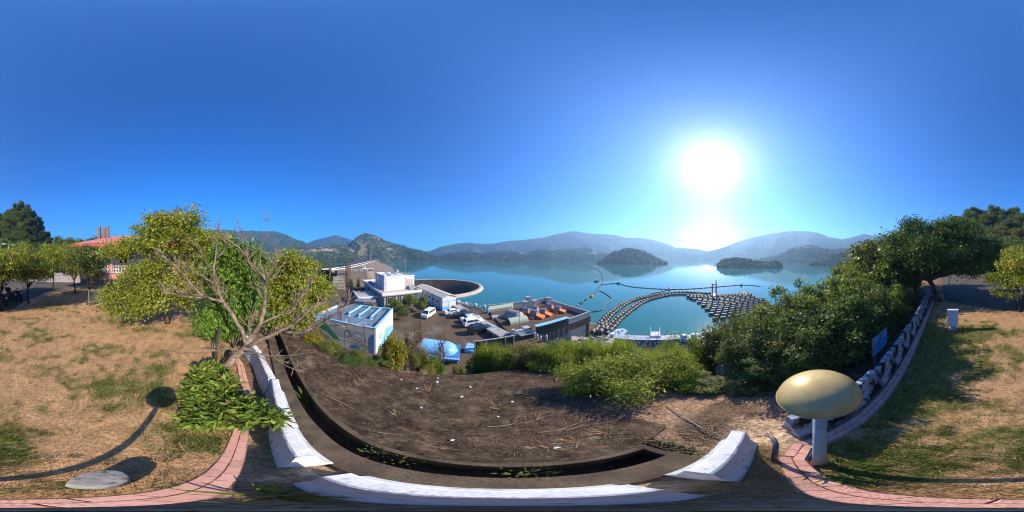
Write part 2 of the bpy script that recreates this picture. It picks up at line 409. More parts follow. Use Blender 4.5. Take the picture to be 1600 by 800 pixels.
def thing(name, label, cat, loc=(0, 0, 0), rz=0.0, group=None):
    o = bpy.data.objects.new(name, None); COL.objects.link(o)
    o.empty_display_size = 0.2
    o.location = loc; o.rotation_euler = (0, 0, rz)
    return tag(o, label, cat, group)
def dup(root, loc, rz=0.0, scale=None, label=None, group=None):
    r = root.copy(); COL.objects.link(r); r.location = loc; r.rotation_euler = (0, 0, rz)
    if scale is not None: r.scale = scale if hasattr(scale, '__len__') else (scale,) * 3
    if label: r['label'] = label
    if group: r['group'] = group
    for ch in list(root.children):
        c = ch.copy(); COL.objects.link(c); c.parent = r
        for g in list(ch.children):
            d = g.copy(); COL.objects.link(d); d.parent = c
    return r
def np_mesh(name, V, F, mat, tint=None, smooth=False):
    V = np.asarray(V, np.float32); F = np.asarray(F, np.int32)
    k = F.shape[1]
    me = bpy.data.meshes.new(name)
    me.vertices.add(len(V)); me.vertices.foreach_set('co', V.ravel())
    me.loops.add(F.size); me.loops.foreach_set('vertex_index', F.ravel())
    me.polygons.add(len(F)); me.polygons.foreach_set('loop_start', np.arange(len(F), dtype=np.int32) * k)
    try: me.polygons.foreach_set('loop_total', np.full(len(F), k, np.int32))
    except Exception: pass
    if smooth: me.polygons.foreach_set('use_smooth', np.ones(len(F), bool))
    if tint is not None:
        a = me.attributes.new('tint', 'FLOAT_COLOR', 'POINT')
        c = np.ones((len(V), 4), np.float32); c[:, :3] = tint
        a.data.foreach_set('color', c.ravel())
    me.materials.append(mat)
    me.update(calc_edges=True); me.validate()
    return me

# ---------------- foliage
PAL = {
    'olive': [(0.185, 0.20, 0.02), (0.14, 0.17, 0.02), (0.095, 0.128, 0.018), (0.21, 0.168, 0.022)],
    'bright': [(0.09, 0.155, 0.018), (0.07, 0.13, 0.015), (0.12, 0.165, 0.02), (0.05, 0.10, 0.015)],
    'mid': [(0.115, 0.14, 0.022), (0.085, 0.115, 0.02), (0.14, 0.145, 0.025), (0.06, 0.09, 0.018)],
    'dark': [(0.045, 0.08, 0.018), (0.06, 0.10, 0.02), (0.08, 0.11, 0.025), (0.032, 0.06, 0.015)],
    'darkolive': [(0.08, 0.09, 0.022), (0.06, 0.08, 0.02), (0.105, 0.105, 0.028), (0.042, 0.06, 0.016)],
    'lime': [(0.135, 0.175, 0.028), (0.185, 0.20, 0.028), (0.10, 0.14, 0.025), (0.21, 0.19, 0.03)],
    'shoot': [(0.10, 0.15, 0.022), (0.13, 0.17, 0.022), (0.07, 0.115, 0.02), (0.15, 0.16, 0.022)],
    'yellow': [(0.22, 0.17, 0.02), (0.14, 0.14, 0.02), (0.10, 0.12, 0.02), (0.26, 0.19, 0.02)],
    'sage': [(0.105, 0.12, 0.038), (0.145, 0.14, 0.045), (0.08, 0.095, 0.03), (0.165, 0.125, 0.055)],
    'straw': [(0.40, 0.28, 0.16), (0.30, 0.20, 0.12), (0.46, 0.33, 0.19)],
    'dry': [(0.17, 0.085, 0.045), (0.12, 0.06, 0.035), (0.20, 0.13, 0.07), (0.10, 0.075, 0.035)],
}
def leaf_mesh(name, lobes, nclump, per, cs, L, w, pal, seed, shell=0.5, droop=0.3):
    """leaf quads in clumps spread through a set of ellipsoid lobes (cx,cy,cz,rx,ry,rz)"""
    g = np.random.default_rng(seed)
    lobes = np.array(lobes, float)
    wt = lobes[:, 3] * lobes[:, 4] * lobes[:, 5]; wt = wt ** 0.75; wt /= wt.sum()
    k = g.choice(len(lobes), nclump, p=wt)
    d = g.normal(size=(nclump, 3)); d /= np.linalg.norm(d, axis=1)[:, None]
    rr = shell + (1 - shell) * g.random(nclump) ** 0.6
    rr = rr * (0.86 + 0.28 * g.random(nclump))
    cc = lobes[k, :3] + d * lobes[k, 3:] * rr[:, None]
    n = nclump * per
    ci = np.repeat(np.arange(nclump), per)
    sz = (0.6 + 0.8 * g.random(nclump))[ci]
    p = cc[ci] + g.normal(size=(n, 3)) * np.array([1, 1, 0.65]) * (cs * sz)[:, None]
    out = p - lobes[k[ci], :3]; out /= np.linalg.norm(out, axis=1)[:, None] + 1e-6
    ax = out * 0.5 + g.normal(size=(n, 3)) * 0.75; ax[:, 2] -= droop
    ax /= np.linalg.norm(ax, axis=1)[:, None] + 1e-6
    nr = out * 0.35 + g.normal(size=(n, 3)) * 0.6; nr[:, 2] += 0.55
    sd_ = np.cross(ax, nr); sd_ /= np.linalg.norm(sd_, axis=1)[:, None] + 1e-6
    ll = L * (0.65 + 0.7 * g.random(n))[:, None]; ww = w * (0.65 + 0.7 * g.random(n))[:, None]
    V = np.empty((n, 4, 3)); V[:, 0] = p; V[:, 1] = p + ax * ll * 0.5 + sd_ * ww; V[:, 2] = p + ax * ll; V[:, 3] = p + ax * ll * 0.5 - sd_ * ww
    F = np.arange(n * 4).reshape(n, 4)
    pc = np.array(PAL[pal])
    ctint = g.integers(0, len(pc), nclump)[ci]
    lt = g.integers(0, len(pc), n)
    c = pc[ctint] * 0.6 + pc[lt] * 0.4
    c = c * (0.70 + 0.55 * g.random(nclump))[ci][:, None]
    dead = g.random(n) < 0.035
    c[dead] = np.array([0.16, 0.10, 0.045])
    c = c * (1.15 + 0.75 * g.random(n))[:, None]
    T = np.repeat(c, 4, axis=0)
    return np_mesh(name, V.reshape(-1, 3), F, LEAF, T)

def wob(a, b, n, amp, g, sag=0.0):
    a = Vector(a); b = Vector(b); out = []
    for i in range(n + 1):
        t = i / n
        p = a.lerp(b, t)
        e = math.sin(math.pi * t)
        p += Vector((g.uniform(-1, 1), g.uniform(-1, 1), g.uniform(-1, 1))) * amp * (e if 0 < i < n else 0)
        p.z += sag * e
        out.append(p)
    return out
def limbs(base, fork, tips, r0, seed, nseg=5, mb=None):
    """a tapered trunk from base to fork and limbs out to the tips"""
    g = random.Random(seed)
    tr = MB()
    pts = wob(base, fork, 4, (Vector(fork) - Vector(base)).length * 0.05, g)
    tr.tube(pts, [r0 * (1.35 if i == 0 else 1.0 - 0.08 * i) for i in range(5)], 8)
    lm = MB()
    for t in tips:
        t = Vector(t)
        l = (t - Vector(fork)).length
        q = wob(fork, t, nseg, l * 0.07, g, sag=l * 0.05)
        lm.tube(q, [r0 * 0.55 * (1 - 0.85 * i / nseg) for i in range(nseg + 1)], 6)
        for _ in range(3):
            i = g.randint(2, nseg - 1)
            e = q[i] + Vector((g.uniform(-1, 1), g.uniform(-1, 1), g.uniform(-0.2, 0.9))).normalized() * l * 0.4
            lm.tube(wob(q[i], e, 3, l * 0.03, g), [r0 * 0.22, r0 * 0.16, r0 * 0.1, r0 * 0.04], 5)
    return tr, lm

# ================================================================== SETTING
ZY = -10.0       # the yard below
ZW = -15.5       # the lake
EDGE = np.array([(-90, -10), (-7.2, -0.55), (-5.6, 0.12), (-4, 0.42), (2.02, 0.38), (2.4, -0.3), (5.9, -7.4), (11, -17), (34, -58)], float)
YARDP = [(-90, 3), (-12, 7.5), (0.5, 19.5), (5, 22.5), (3.5, 27), (0.5, 25.4), (-6.9, 40.4), (-8.0, 42.0), (-15, 45.5), (-33, 57), (-50, 66), (-60, 60), (-100, 60)]
def inpoly(x, y, poly):
    c = np.zeros(x.shape, bool); n = len(poly); j = n - 1
    for i in range(n):
        xi, yi = poly[i]; xj, yj = poly[j]
        if yi != yj:
            c ^= ((yi > y) != (yj > y)) & (x < (xj - xi) * (y - yi) / (yj - yi) + xi)
        j = i
    return c
def sdist(x, y):
    """distance to the lawn's edge line, positive on the lake side"""
    best = np.full(x.shape, 1e9); sg = np.ones(x.shape)
    for (ax, ay), (bx, by) in zip(EDGE[:-1], EDGE[1:]):
        dx, dy = bx - ax, by - ay; l2 = dx * dx + dy * dy
        t = np.clip(((x - ax) * dx + (y - ay) * dy) / l2, 0, 1)
        d = np.hypot(x - ax - t * dx, y - ay - t * dy)
        cr = dx * (y - ay) - dy * (x - ax)
        m = d < best - 1e-9
        best = np.where(m, d, best); sg = np.where(m, np.sign(cr), sg)
    return best * sg
APX = [-14, -10, -6, -3, 0, 1.5, 3, 6, 12, 40]
APY = [4.6, 4.4, 4.7, 6.2, 8.2, 8.0, 6.5, 4.5, 4.0, 4.0]
def yend(x): return np.interp(x, APX, APY)
def slope_z(x, s):
    e = yend(x)
    return -0.09 - 0.33 * np.clip(np.minimum(s + 0.4, e) - 1.35, 0, None) - np.interp(x, [-14, -5, 2], [1.05, 0.95, 0.70]) * np.clip(s + 0.4 - e, 0, None)
def hill_z(x, y):
    r = np.hypot(x, y); az = np.degrees(np.arctan2(x, y)) % 360
    w = np.clip((az - 128) / 34, 0, 1) * np.clip((203.5 - az) / 16, 0, 1)
    h = np.clip((r - 44) * np.interp(az, [135, 165, 180, 190], [.46, .50, .58, .70]), 0, 30) * w * (0.75 + 0.5 * vnoise(x * 0.05, y * 0.05, 5))
    # low wooded rise far to the south-west
    w2 = np.clip((az - 196) / 10, 0, 1) * np.clip((262 - az) / 12, 0, 1)
    return h + np.clip((r - 70) * 0.08, 0, 9) * w2
def Gz(x, y, raw=False):
    x = np.asarray(x, float); y = np.asarray(y, float)
    s = sdist(x, y); r = np.hypot(x, y); az = np.degrees(np.arctan2(x, y))
    lo = np.where(inpoly(x, y, YARDP), ZY - 0.3, np.where((az < -52) | (az > 172), ZY - 1.0, -19.0))
    lo = np.where((az < -50.5) & (r > 90), ZY - 4 - 0.02 * (r - 90).clip(0, 500), lo)
    z = np.where(s > 0, np.maximum(slope_z(x, s), lo), hill_z(x, y))
    if not raw:
        z = np.where((s > 0.45) & (s > 0), z + (fbm(x * 0.7, y * 0.7, 3) - 0.5) * np.clip(s * 0.1, 0, 0.5), z)
        z = np.where((s < 0) & (r > 44), z, z)
    return z
def gz(x, y): return float(Gz(np.array([x]), np.array([y]), True)[0])

def polar_grid(rs, n, z_of, keep=None):
    th = np.arange(n) * 2 * np.pi / n
    RR, TT = np.meshgrid(rs, th, indexing='ij')
    X = RR * np.sin(TT); Y = RR * np.cos(TT)
    Z = z_of(X, Y)
    V = np.stack([X, Y, Z], -1).reshape(-1, 3)
    i, j = np.meshgrid(np.arange(len(rs) - 1), np.arange(n), indexing='ij')
    j2 = (j + 1) % n
    F = np.stack([i * n + j, i * n + j2, (i + 1) * n + j2, (i + 1) * n + j], -1).reshape(-1, 4)
    return V, F

rs = np.concatenate([[0.02], 0.12 * 1.044 ** np.arange(228)])
rs = rs[rs < 2150]
def ground_z(x, y):
    z = Gz(x, y) - 0.035
    bx, by = math.sin(R(-26.8)) * 104, math.cos(R(-26.8)) * 104
    z = np.where(np.hypot(x - bx, y - by) < 29.5, -44.0, z)
    cut = (x > -9.6) & (x < 1.65) & (y > 0.78) & (y < 1.64)
    z = np.where(cut, np.minimum(z, -0.95), z)
    ap = (y >= 1.6) & (y < yend(x) - 0.25) & (x > -11.5) & (x < 1.9)
    return np.where(ap, z - 0.12, z)
V, F = polar_grid(rs, 400, ground_z)
def ground_tint(x, y, z):
    s = sdist(x, y); r = np.hypot(x, y)
    nz = fbm(x * 0.8, y * 0.8, 11)[:, None]; n2 = fbm(x * 3.1, y * 3.1, 21)[:, None]
    straw = np.array([0.27, 0.165, 0.11]); soil = np.array([0.115, 0.075, 0.052]); veg = np.array([0.045, 0.05, 0.02]); rock = np.array([0.12, 0.10, 0.085])
    straw = straw * (0.75 + 0.6 * n2)
    c = straw * nz + soil * (1 - nz)
    pale = (np.exp(-(((x - 2.9) / 1.6) ** 2 + ((y - 2.0) / 1.5) ** 2)) * 1.5).clip(0, 1)[:, None]
    c = c * (1 - pale) + straw * 1.0 * pale
    wet = (np.clip(1.25 - np.hypot((x - 2.75) / 0.9, (y - 0.75) / 0.55) + (nz[:, 0] - .5), 0, 1) * 3).clip(0, 1)[:, None]
    c = c * (1 - wet) + soil * 0.85 * wet
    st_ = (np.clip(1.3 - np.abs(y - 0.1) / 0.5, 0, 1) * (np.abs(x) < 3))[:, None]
    c = c * (1 - st_) + np.array([0.52, 0.36, 0.23]) * (0.6 + 0.7 * n2) * st_  # strip under the barrier: straw colour lightened to offset the barrier's shade
    k = np.clip((s - 5.5) / 2.5, 0, 1)[:, None]
    k = np.where((r > 40)[:, None] & (s < 0)[:, None], 1.0, k)
    k = np.clip(k * (0.6 + 0.8 * nz), 0, 1)
    c = c * (1 - k) + (veg * (0.6 + 0.9 * n2)) * k
    cliff = ((np.abs((np.degrees(np.arctan2(x, y)) % 360) - 197) < 7) & (r > 46) & (s < 0))[:, None]
    c = np.where(cliff, rock * (0.6 + n2 * 0.8), c)
    return c
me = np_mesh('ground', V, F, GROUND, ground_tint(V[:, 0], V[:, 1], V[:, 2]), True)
tag(link('ground', me), kind='structure')

# the lake
BC = pol(-26.8, 104)      # centre of the spillway funnel, which stands dry inside the lake
nn = 144; rad = np.concatenate([[29.9], 29.9 + np.geomspace(1, 2070, 60)])
aa = np.arange(nn) * 2 * np.pi / nn
kk = np.clip((rad - 29.9) / 2070, 0, 1)
V = np.stack([np.stack([BC.x * (1 - k) + r * np.sin(aa), BC.y * (1 - k) + r * np.cos(aa), np.full(nn, ZW)], -1) for r, k in zip(rad, kk)]).reshape(-1, 3)
i, j = np.meshgrid(np.arange(len(rad) - 1), np.arange(nn), indexing='ij'); j2 = (j + 1) % nn
F = np.stack([i * nn + j, (i + 1) * nn + j, (i + 1) * nn + j2, i * nn + j2], -1).reshape(-1, 4)
F = F[:, ::-1]
nzc = np.cross(V[F[0, 1]] - V[F[0, 0]], V[F[0, 2]] - V[F[0, 0]])[2]
if nzc < 0: F = F[:, ::-1]
tag(link('lake_water', np_mesh('lake_water', V, F, WATER, None, True)), kind='structure')

# lawn: a sheet between the brick path and the asphalt
LAWNP = [(-5.2, -0.62), (-3.2, -0.345), (0.9, -0.345), (1.75, -0.52), (2.05, -1.1), (5.1, -7.2), (9.3, -16.0), (8.9, -16.6), (7.5, -14.2), (3, -13.2), (0, -12.6), (-1.5, -13.5), (-3, -15.7), (-6, -18.5), (-9, -20), (-13, -21.2),
         (-14.5, -18.5), (-12, -14.5), (-15, -11), (-24, -9), (-24, -3.2), (-12, -1.5), (-7.2, -0.95)]
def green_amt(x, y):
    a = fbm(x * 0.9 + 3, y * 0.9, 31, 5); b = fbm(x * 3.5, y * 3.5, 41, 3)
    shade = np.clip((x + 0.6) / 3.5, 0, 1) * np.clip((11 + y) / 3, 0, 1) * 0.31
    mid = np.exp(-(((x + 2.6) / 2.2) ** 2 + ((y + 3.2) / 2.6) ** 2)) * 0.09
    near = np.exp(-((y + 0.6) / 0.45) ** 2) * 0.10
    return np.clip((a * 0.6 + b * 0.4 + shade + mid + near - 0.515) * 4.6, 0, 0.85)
rl = 0.3 * 1.022 ** np.arange(220); rl = rl[rl < 30]
V, F = polar_grid(rl, 560, lambda x, y: (fbm(x * 1.3, y * 1.3, 61, 3) - 0.5) * 0.03)
cx = V[F].mean(1)
F = F[inpoly(cx[:, 0], cx[:, 1], LAWNP)]
used = np.unique(F); mp = np.zeros(len(V), int); mp[used] = np.arange(len(used)); V = V[used]; F = mp[F]
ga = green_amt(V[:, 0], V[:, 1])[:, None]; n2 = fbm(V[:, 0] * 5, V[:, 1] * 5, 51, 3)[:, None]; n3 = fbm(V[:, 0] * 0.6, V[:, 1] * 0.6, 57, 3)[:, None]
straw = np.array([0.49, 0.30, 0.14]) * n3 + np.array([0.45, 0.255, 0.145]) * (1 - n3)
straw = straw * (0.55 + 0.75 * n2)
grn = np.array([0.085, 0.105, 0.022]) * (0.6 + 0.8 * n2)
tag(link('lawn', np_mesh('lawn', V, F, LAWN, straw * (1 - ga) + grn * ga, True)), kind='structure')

# grass blades, dry and green
g = np.random.default_rng(5)
N = 150000
rr = 0.35 + 13.5 * g.random(N) ** 1.15; th = g.random(N) * 2 * np.pi
x = rr * np.sin(th); y = rr * np.cos(th)
m = inpoly(x, y, LAWNP); x = x[m]; y = y[m]; N = len(x); rr = rr[m]
ga = green_amt(x, y); isg = g.random(N) < ga * 0.95
h = np.where(isg, 0.05 + 0.09 * g.random(N), 0.015 + 0.045 * g.random(N)); w = (0.003 + 0.005 * g.random(N)) * (1 + rr * 0.09)
a = g.random(N) * 2 * np.pi; ln = np.where(isg, 0.5, 1.5) * h
b0 = np.stack([x - np.cos(a) * w, y - np.sin(a) * w, np.full(N, -0.01)], -1); b1 = np.stack([x + np.cos(a) * w, y + np.sin(a) * w, np.full(N, -0.01)], -1)
a2 = g.random(N) * 2 * np.pi
tp = np.stack([x + np.cos(a2) * ln, y + np.sin(a2) * ln, h], -1)
V = np.stack([b0, b1, tp], 1).reshape(-1, 3); F = np.arange(3 * N).reshape(N, 3)
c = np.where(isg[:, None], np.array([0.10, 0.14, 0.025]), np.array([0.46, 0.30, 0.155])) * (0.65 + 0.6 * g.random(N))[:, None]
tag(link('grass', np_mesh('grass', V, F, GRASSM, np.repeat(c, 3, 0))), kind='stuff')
# standing tufts
TN = 900; PB = 26
rr = 0.5 + 11 * g.random(TN) ** 1.1; th = g.random(TN) * 2 * np.pi
tx = rr * np.sin(th); ty = rr * np.cos(th); gt_a = green_amt(tx, ty)
m = inpoly(tx, ty, LAWNP) & (g.random(TN) < 0.25 + gt_a); tx = tx[m]; ty = ty[m]; gt_a = gt_a[m]; TN = len(tx)
x = np.repeat(tx, PB) + g.normal(0, .035, TN * PB); y = np.repeat(ty, PB) + g.normal(0, .035, TN * PB); N = len(x)
hgt = np.repeat(0.05 + 0.10 * g.random(TN), PB) * (.6 + .7 * g.random(N)); w = 0.004 + 0.004 * g.random(N)
a = g.random(N) * 6.283; ln = hgt * (.3 + .9 * g.random(N)); a2 = g.random(N) * 6.283
b0 = np.stack([x - np.cos(a) * w, y - np.sin(a) * w, np.full(N, -0.01)], -1); b1 = np.stack([x + np.cos(a) * w, y + np.sin(a) * w, np.full(N, -0.01)], -1); tp = np.stack([x + np.cos(a2) * ln, y + np.sin(a2) * ln, hgt], -1)
isg = np.repeat(g.random(TN) < gt_a + .1, PB)
c = np.where(isg[:, None], np.array([0.10, 0.14, 0.025]), np.array([0.44, 0.29, 0.15])) * (0.6 + 0.8 * g.random(N))[:, None]
tag(link('grass', np_mesh('grass', np.stack([b0, b1, tp], 1).reshape(-1, 3), np.arange(3 * N).reshape(N, 3), GRASSM, np.repeat(c, 3, 0))), kind='stuff')
# straw and dead stalks in the strip beside the barriers and on the bare soil
N = 9000
x = g.uniform(-4.5, 4.5, N); y = np.where(x < 1.5, g.uniform(-0.05, 0.25, N), g.uniform(-0.1, 3.6, N))
k = (x < 1.5) & (g.random(N) < 0.6) & (x < 0.6); x = np.where(k, g.uniform(0.4, 1.9, N), x)
s = sdist(x, y); zz = Gz(x, y, True)
ln = 0.05 + 0.22 * g.random(N) ** 2; a = g.random(N) * 6.283; up = 0.02 + 0.10 * g.random(N) ** 2
w = 0.0035 + 0.003 * g.random(N)
p = np.stack([x, y, zz - 0.01], -1); d = np.stack([np.cos(a) * ln, np.sin(a) * ln, up], -1); sdv = np.stack([-np.sin(a) * w, np.cos(a) * w, np.zeros(N)], -1)
V = np.stack([p - sdv, p + sdv, p + d], 1).reshape(-1, 3)
c = np.array([0.42, 0.29, 0.16]) * (0.45 + 0.8 * g.random(N))[:, None]
tag(link('dry_straw', np_mesh('dry_straw', V, np.arange(3 * N).reshape(N, 3), GRASSM, np.repeat(c, 3, 0))), kind='stuff')

N = 420
x = g.uniform(0.62, 1.75, N); y = g.uniform(-0.08, 0.22, N) + (x > 1.0) * g.uniform(0, .12, N)
ln = g.uniform(.15, .5, N); a = g.normal(0.6, 1.0, N); w = g.uniform(.003, .006, N)
p = np.stack([x, y, np.full(N, -.02)], -1); d = np.stack([np.cos(a) * ln, np.sin(a) * ln * .6, g.uniform(.02, .16, N)], -1); sdv = np.stack([-np.sin(a) * w, np.cos(a) * w, np.zeros(N)], -1)
c = np.array([0.50, 0.36, 0.21]) * (0.4 + 0.8 * g.random(N))[:, None]
tag(link('dry_straw', np_mesh('dry_straw', np.stack([p - sdv, p + sdv, p + d], 1).reshape(-1, 3), np.arange(3 * N).reshape(N, 3), GRASSM, np.repeat(c, 3, 0))), kind='stuff')

# concrete apron below the ditch
nx, ny = 150, 90
X = np.linspace(-12.5, 2.25, nx); U = np.linspace(0, 1, ny)
XX, UU = np.meshgrid(X, U, indexing='ij')
ye = yend(XX) + (fbm(XX * 1.4, XX * 0 + 2.2, 71) - 0.5) * 1.2
y0 = 1.41 + np.clip(XX - 1.35, 0, None) * 0.2
xr = XX - np.clip(UU, 0, 1) * np.clip((XX - 0.6) / 1.65, 0, 1) * (0.1 + 0.9 * fbm(UU * 3, UU * 0 + 1, 73))
YY = y0 + (ye - y0) * UU
ZZ = slope_z(xr, YY - 0.4) + 0.02 + (fbm(xr * 1.6, YY * 1.6, 75) - 0.5) * 0.06
i, j = np.meshgrid(np.arange(nx - 1), np.arange(ny - 1), indexing='ij')
F = np.stack([i * ny + j, (i + 1) * ny + j, (i + 1) * ny + j + 1, i * ny + j + 1], -1).reshape(-1, 4)
tag(link('slope_pavement', np_mesh('slope_pavement', np.stack([xr, YY, ZZ], -1).reshape(-1, 3), F, APRON, None, True)), kind='structure')

N = 30000
x = g.normal(0.9, 1.0, N); y = g.normal(4.2, 1.4, N)
k = g.random(N) < .30; x = np.where(k, g.uniform(-9, 2, N), x); y = np.where(k, 1.6 + (yend(x) - 1.6) * g.random(N), y)
ok = (y > 1.6) & (y < yend(x) + .5) & (fbm(x * .9, y * .9, 83, 3) > .42); x = x[ok]; y = y[ok]; N = len(x)
zz = slope_z(x, y - .4) + .035
ln = 0.03 + 0.13 * g.random(N) ** 2; a = g.normal(0.4, .9, N); w = 0.002 + 0.003 * g.random(N)
p = np.stack([x, y, zz], -1); d = np.stack([np.cos(a) * ln, np.sin(a) * ln, .04 * g.random(N) - .33 * np.sin(a) * ln], -1); sdv = np.stack([-np.sin(a) * w, np.cos(a) * w, np.zeros(N)], -1)
c = np.array([0.31, 0.195, 0.13]) * (0.35 + 0.9 * g.random(N))[:, None]
tag(link('dry_straw', np_mesh('dry_straw', np.stack([p - sdv, p + sdv, p + d], 1).reshape(-1, 3), np.arange(3 * N).reshape(N, 3), GRASSM, np.repeat(c, 3, 0))), kind='stuff')

# drain ditch: strip, walls, floor and far lip
mb = MB()
def strip(y0, y1, z0, z1, xa=-10.5, xb=1.62, n=26):
    xs = np.linspace(xa, xb, n)
    prev = None
    for a_, b_ in zip(xs[:-1], xs[1:]):
        q = (vnoise(np.array([a_ * 1.3]), np.array([y0])) [0] - .5) * .03; q2 = (vnoise(np.array([b_ * 1.3]), np.array([y0]))[0] - .5) * .03
        vs = [(a_, y0, z0 - .35), (b_, y0, z0 - .35), (b_, y1, z0 - .35), (a_, y1, z0 - .35), (a_, y0 + q, z1), (b_, y0 + q2, z1), (b_, y1 + q2, z1 - .01), (a_, y1 + q, z1 - .01)]
        mb.add(vs, [(3, 2, 1, 0), (4, 5, 6, 7), (0, 1, 5, 4), (2, 3, 7, 6)])
strip(0.60, 0.97, -0.35, -0.03, xb=1.47)
strip(0.95, 1.36, -0.85, -0.66)
strip(1.31, 1.42, -0.35, -0.085, xb=1.35)
strip(1.312, 1.36, -0.75, -0.43, xb=1.35)
mb.box((1.41, 1.18, -0.40), (0.11, 0.48, 0.62))
tag(mb.build('drain_ditch', CONC), kind='structure')
N = 2600
x = g.uniform(-9, 1.3, N); y = g.uniform(0.99, 1.29, N)
a = g.random(N) * 6.283; ln = 0.02 + 0.05 * g.random(N)
p = np.stack([x, y, np.full(N, -0.655) + 0.03 * g.random(N)], -1); d = np.stack([np.cos(a) * ln, np.sin(a) * ln, 0.02 * g.random(N)], -1); sdv = np.stack([-np.sin(a) * ln * .35, np.cos(a) * ln * .35, 0.01 * g.random(N)], -1)
V = np.stack([p, p + d * .5 + sdv, p + d, p + d * .5 - sdv], 1).reshape(-1, 3)
c = np.array([0.14, 0.08, 0.05]) * (0.4 + 1.1 * g.random(N))[:, None]
tag(link('leaf_litter', np_mesh('leaf_litter', V, np.arange(4 * N).reshape(N, 4), GRASSM, np.repeat(c, 4, 0))), kind='stuff')

# asphalt, plaza, curbs behind
def sheet(name, poly, z, m, th=0.3):
    o = MB().prism(poly, z - th, z).build(name, m); return tag(o, kind='structure')
sheet('road', [(9.0, -16.9), (7.6, -14.4), (3, -13.35), (0, -12.75), (-1.4, -13.6), (-2.9, -15.8), (-5.9, -18.65), (-9, -20.15), (-13, -21.4), (-12, -25), (-3.2, -29.5), (2.5, -41), (15.5, -41), (18.5, -33)], 0.012, ASPH)
sheet('plaza_paving', [(-3.3, -29.6), (-12.1, -25.1), (-13.1, -21.5), (-18, -26), (-26, -34), (-12, -44), (2.4, -42)], 0.05, PLAZA)
mb = MB()
pl = [(-1.45, -13.55), (-2.95, -15.75), (-5.95, -18.57), (-9, -20.07), (-13, -21.3)]
for a_, b_ in zip(pl[:-1], pl[1:]):
    mb.bar((*a_, 0.0), (*b_, 0.0), 0.14, 0.22)
tag(mb.build('road_kerb', LCONC), kind='structure')
mb = MB()
mb.bar((-3.2, -29.5, 0.06), (-12.05, -25.05, 0.06), 0.22, 0.2); mb.bar((-3.2, -29.5, 0.06), (2.45, -41.4, 0.06), 0.22, 0.2)
tag(mb.build('plaza_kerb', LCONC), kind='structure')

# brick path with each brick a part
path = tag(MB().prism([(-6.6, -0.95), (-5.6, -0.42), (-4, -0.098), (1.52, -0.098), (1.98, -0.28), (2.3, -0.95), (5.4, -7.0), (9.8, -16.1), (9.55, -16.25), (5.13, -7.15), (2.02, -1.05), (1.72, -0.5), (1.45, -0.355), (-4.05, -0.355), (-5.75, -0.68), (-6.75, -1.15)], -0.2, 0.012).build('brick_path', MORTAR), kind='structure')
bm_ = []
for m in BRICKM:
    b = MB(); s0 = (0.195, 0.110); x, y = s0[0] / 2, s0[1] / 2; e = 0.006
    b.add([(-x, -y, -.03), (x, -y, -.03), (x, y, -.03), (-x, y, -.03), (-x, -y, .02), (x, -y, .02), (x, y, .02), (-x, y, .02), (-x + e, -y + e, .027), (x - e, -y + e, .027), (x - e, y - e, .027), (-x + e, y - e, .027)],
          [(0, 1, 5, 4), (1, 2, 6, 5), (2, 3, 7, 6), (3, 0, 4, 7), (4, 5, 9, 8), (5, 6, 10, 9), (6, 7, 11, 10), (7, 4, 8, 11), (8, 9, 10, 11)])
    bm_.append(b.mesh('brick', m))
g2 = random.Random(3)
cl = [(-6.65, -1.04), (-5.68, -0.55), (-4.02, -0.227), (1.49, -0.227), (1.85, -0.39), (2.16, -1.0), (5.27, -7.08), (9.67, -16.17)]
nb = 0
acc = 0.1
for a_, b_ in zip(cl[:-1], cl[1:]):
    a_ = Vector((*a_, 0)); b_ = Vector((*b_, 0)); d = (b_ - a_); L = d.length; d.normalize(); nrm = Vector((-d.y, d.x, 0)); rz = math.atan2(d.y, d.x)
    t = acc
    while t < L:
        for row in (-1, 1):
            if nb >= 296: break
            off = 0.1 if row > 0 else 0.0
            p = a_ + d * (t + off) + nrm * (row * 0.0585 + g2.uniform(-.002, .002))
            link('brick', bm_[g2.choice((0, 0, 0, 1, 1, 2))], path, (p.x, p.y, 0.012 + g2.uniform(-.003, .003)), rz + g2.uniform(-.012, .012)); nb += 1
        t += 0.2015
    acc = t - L

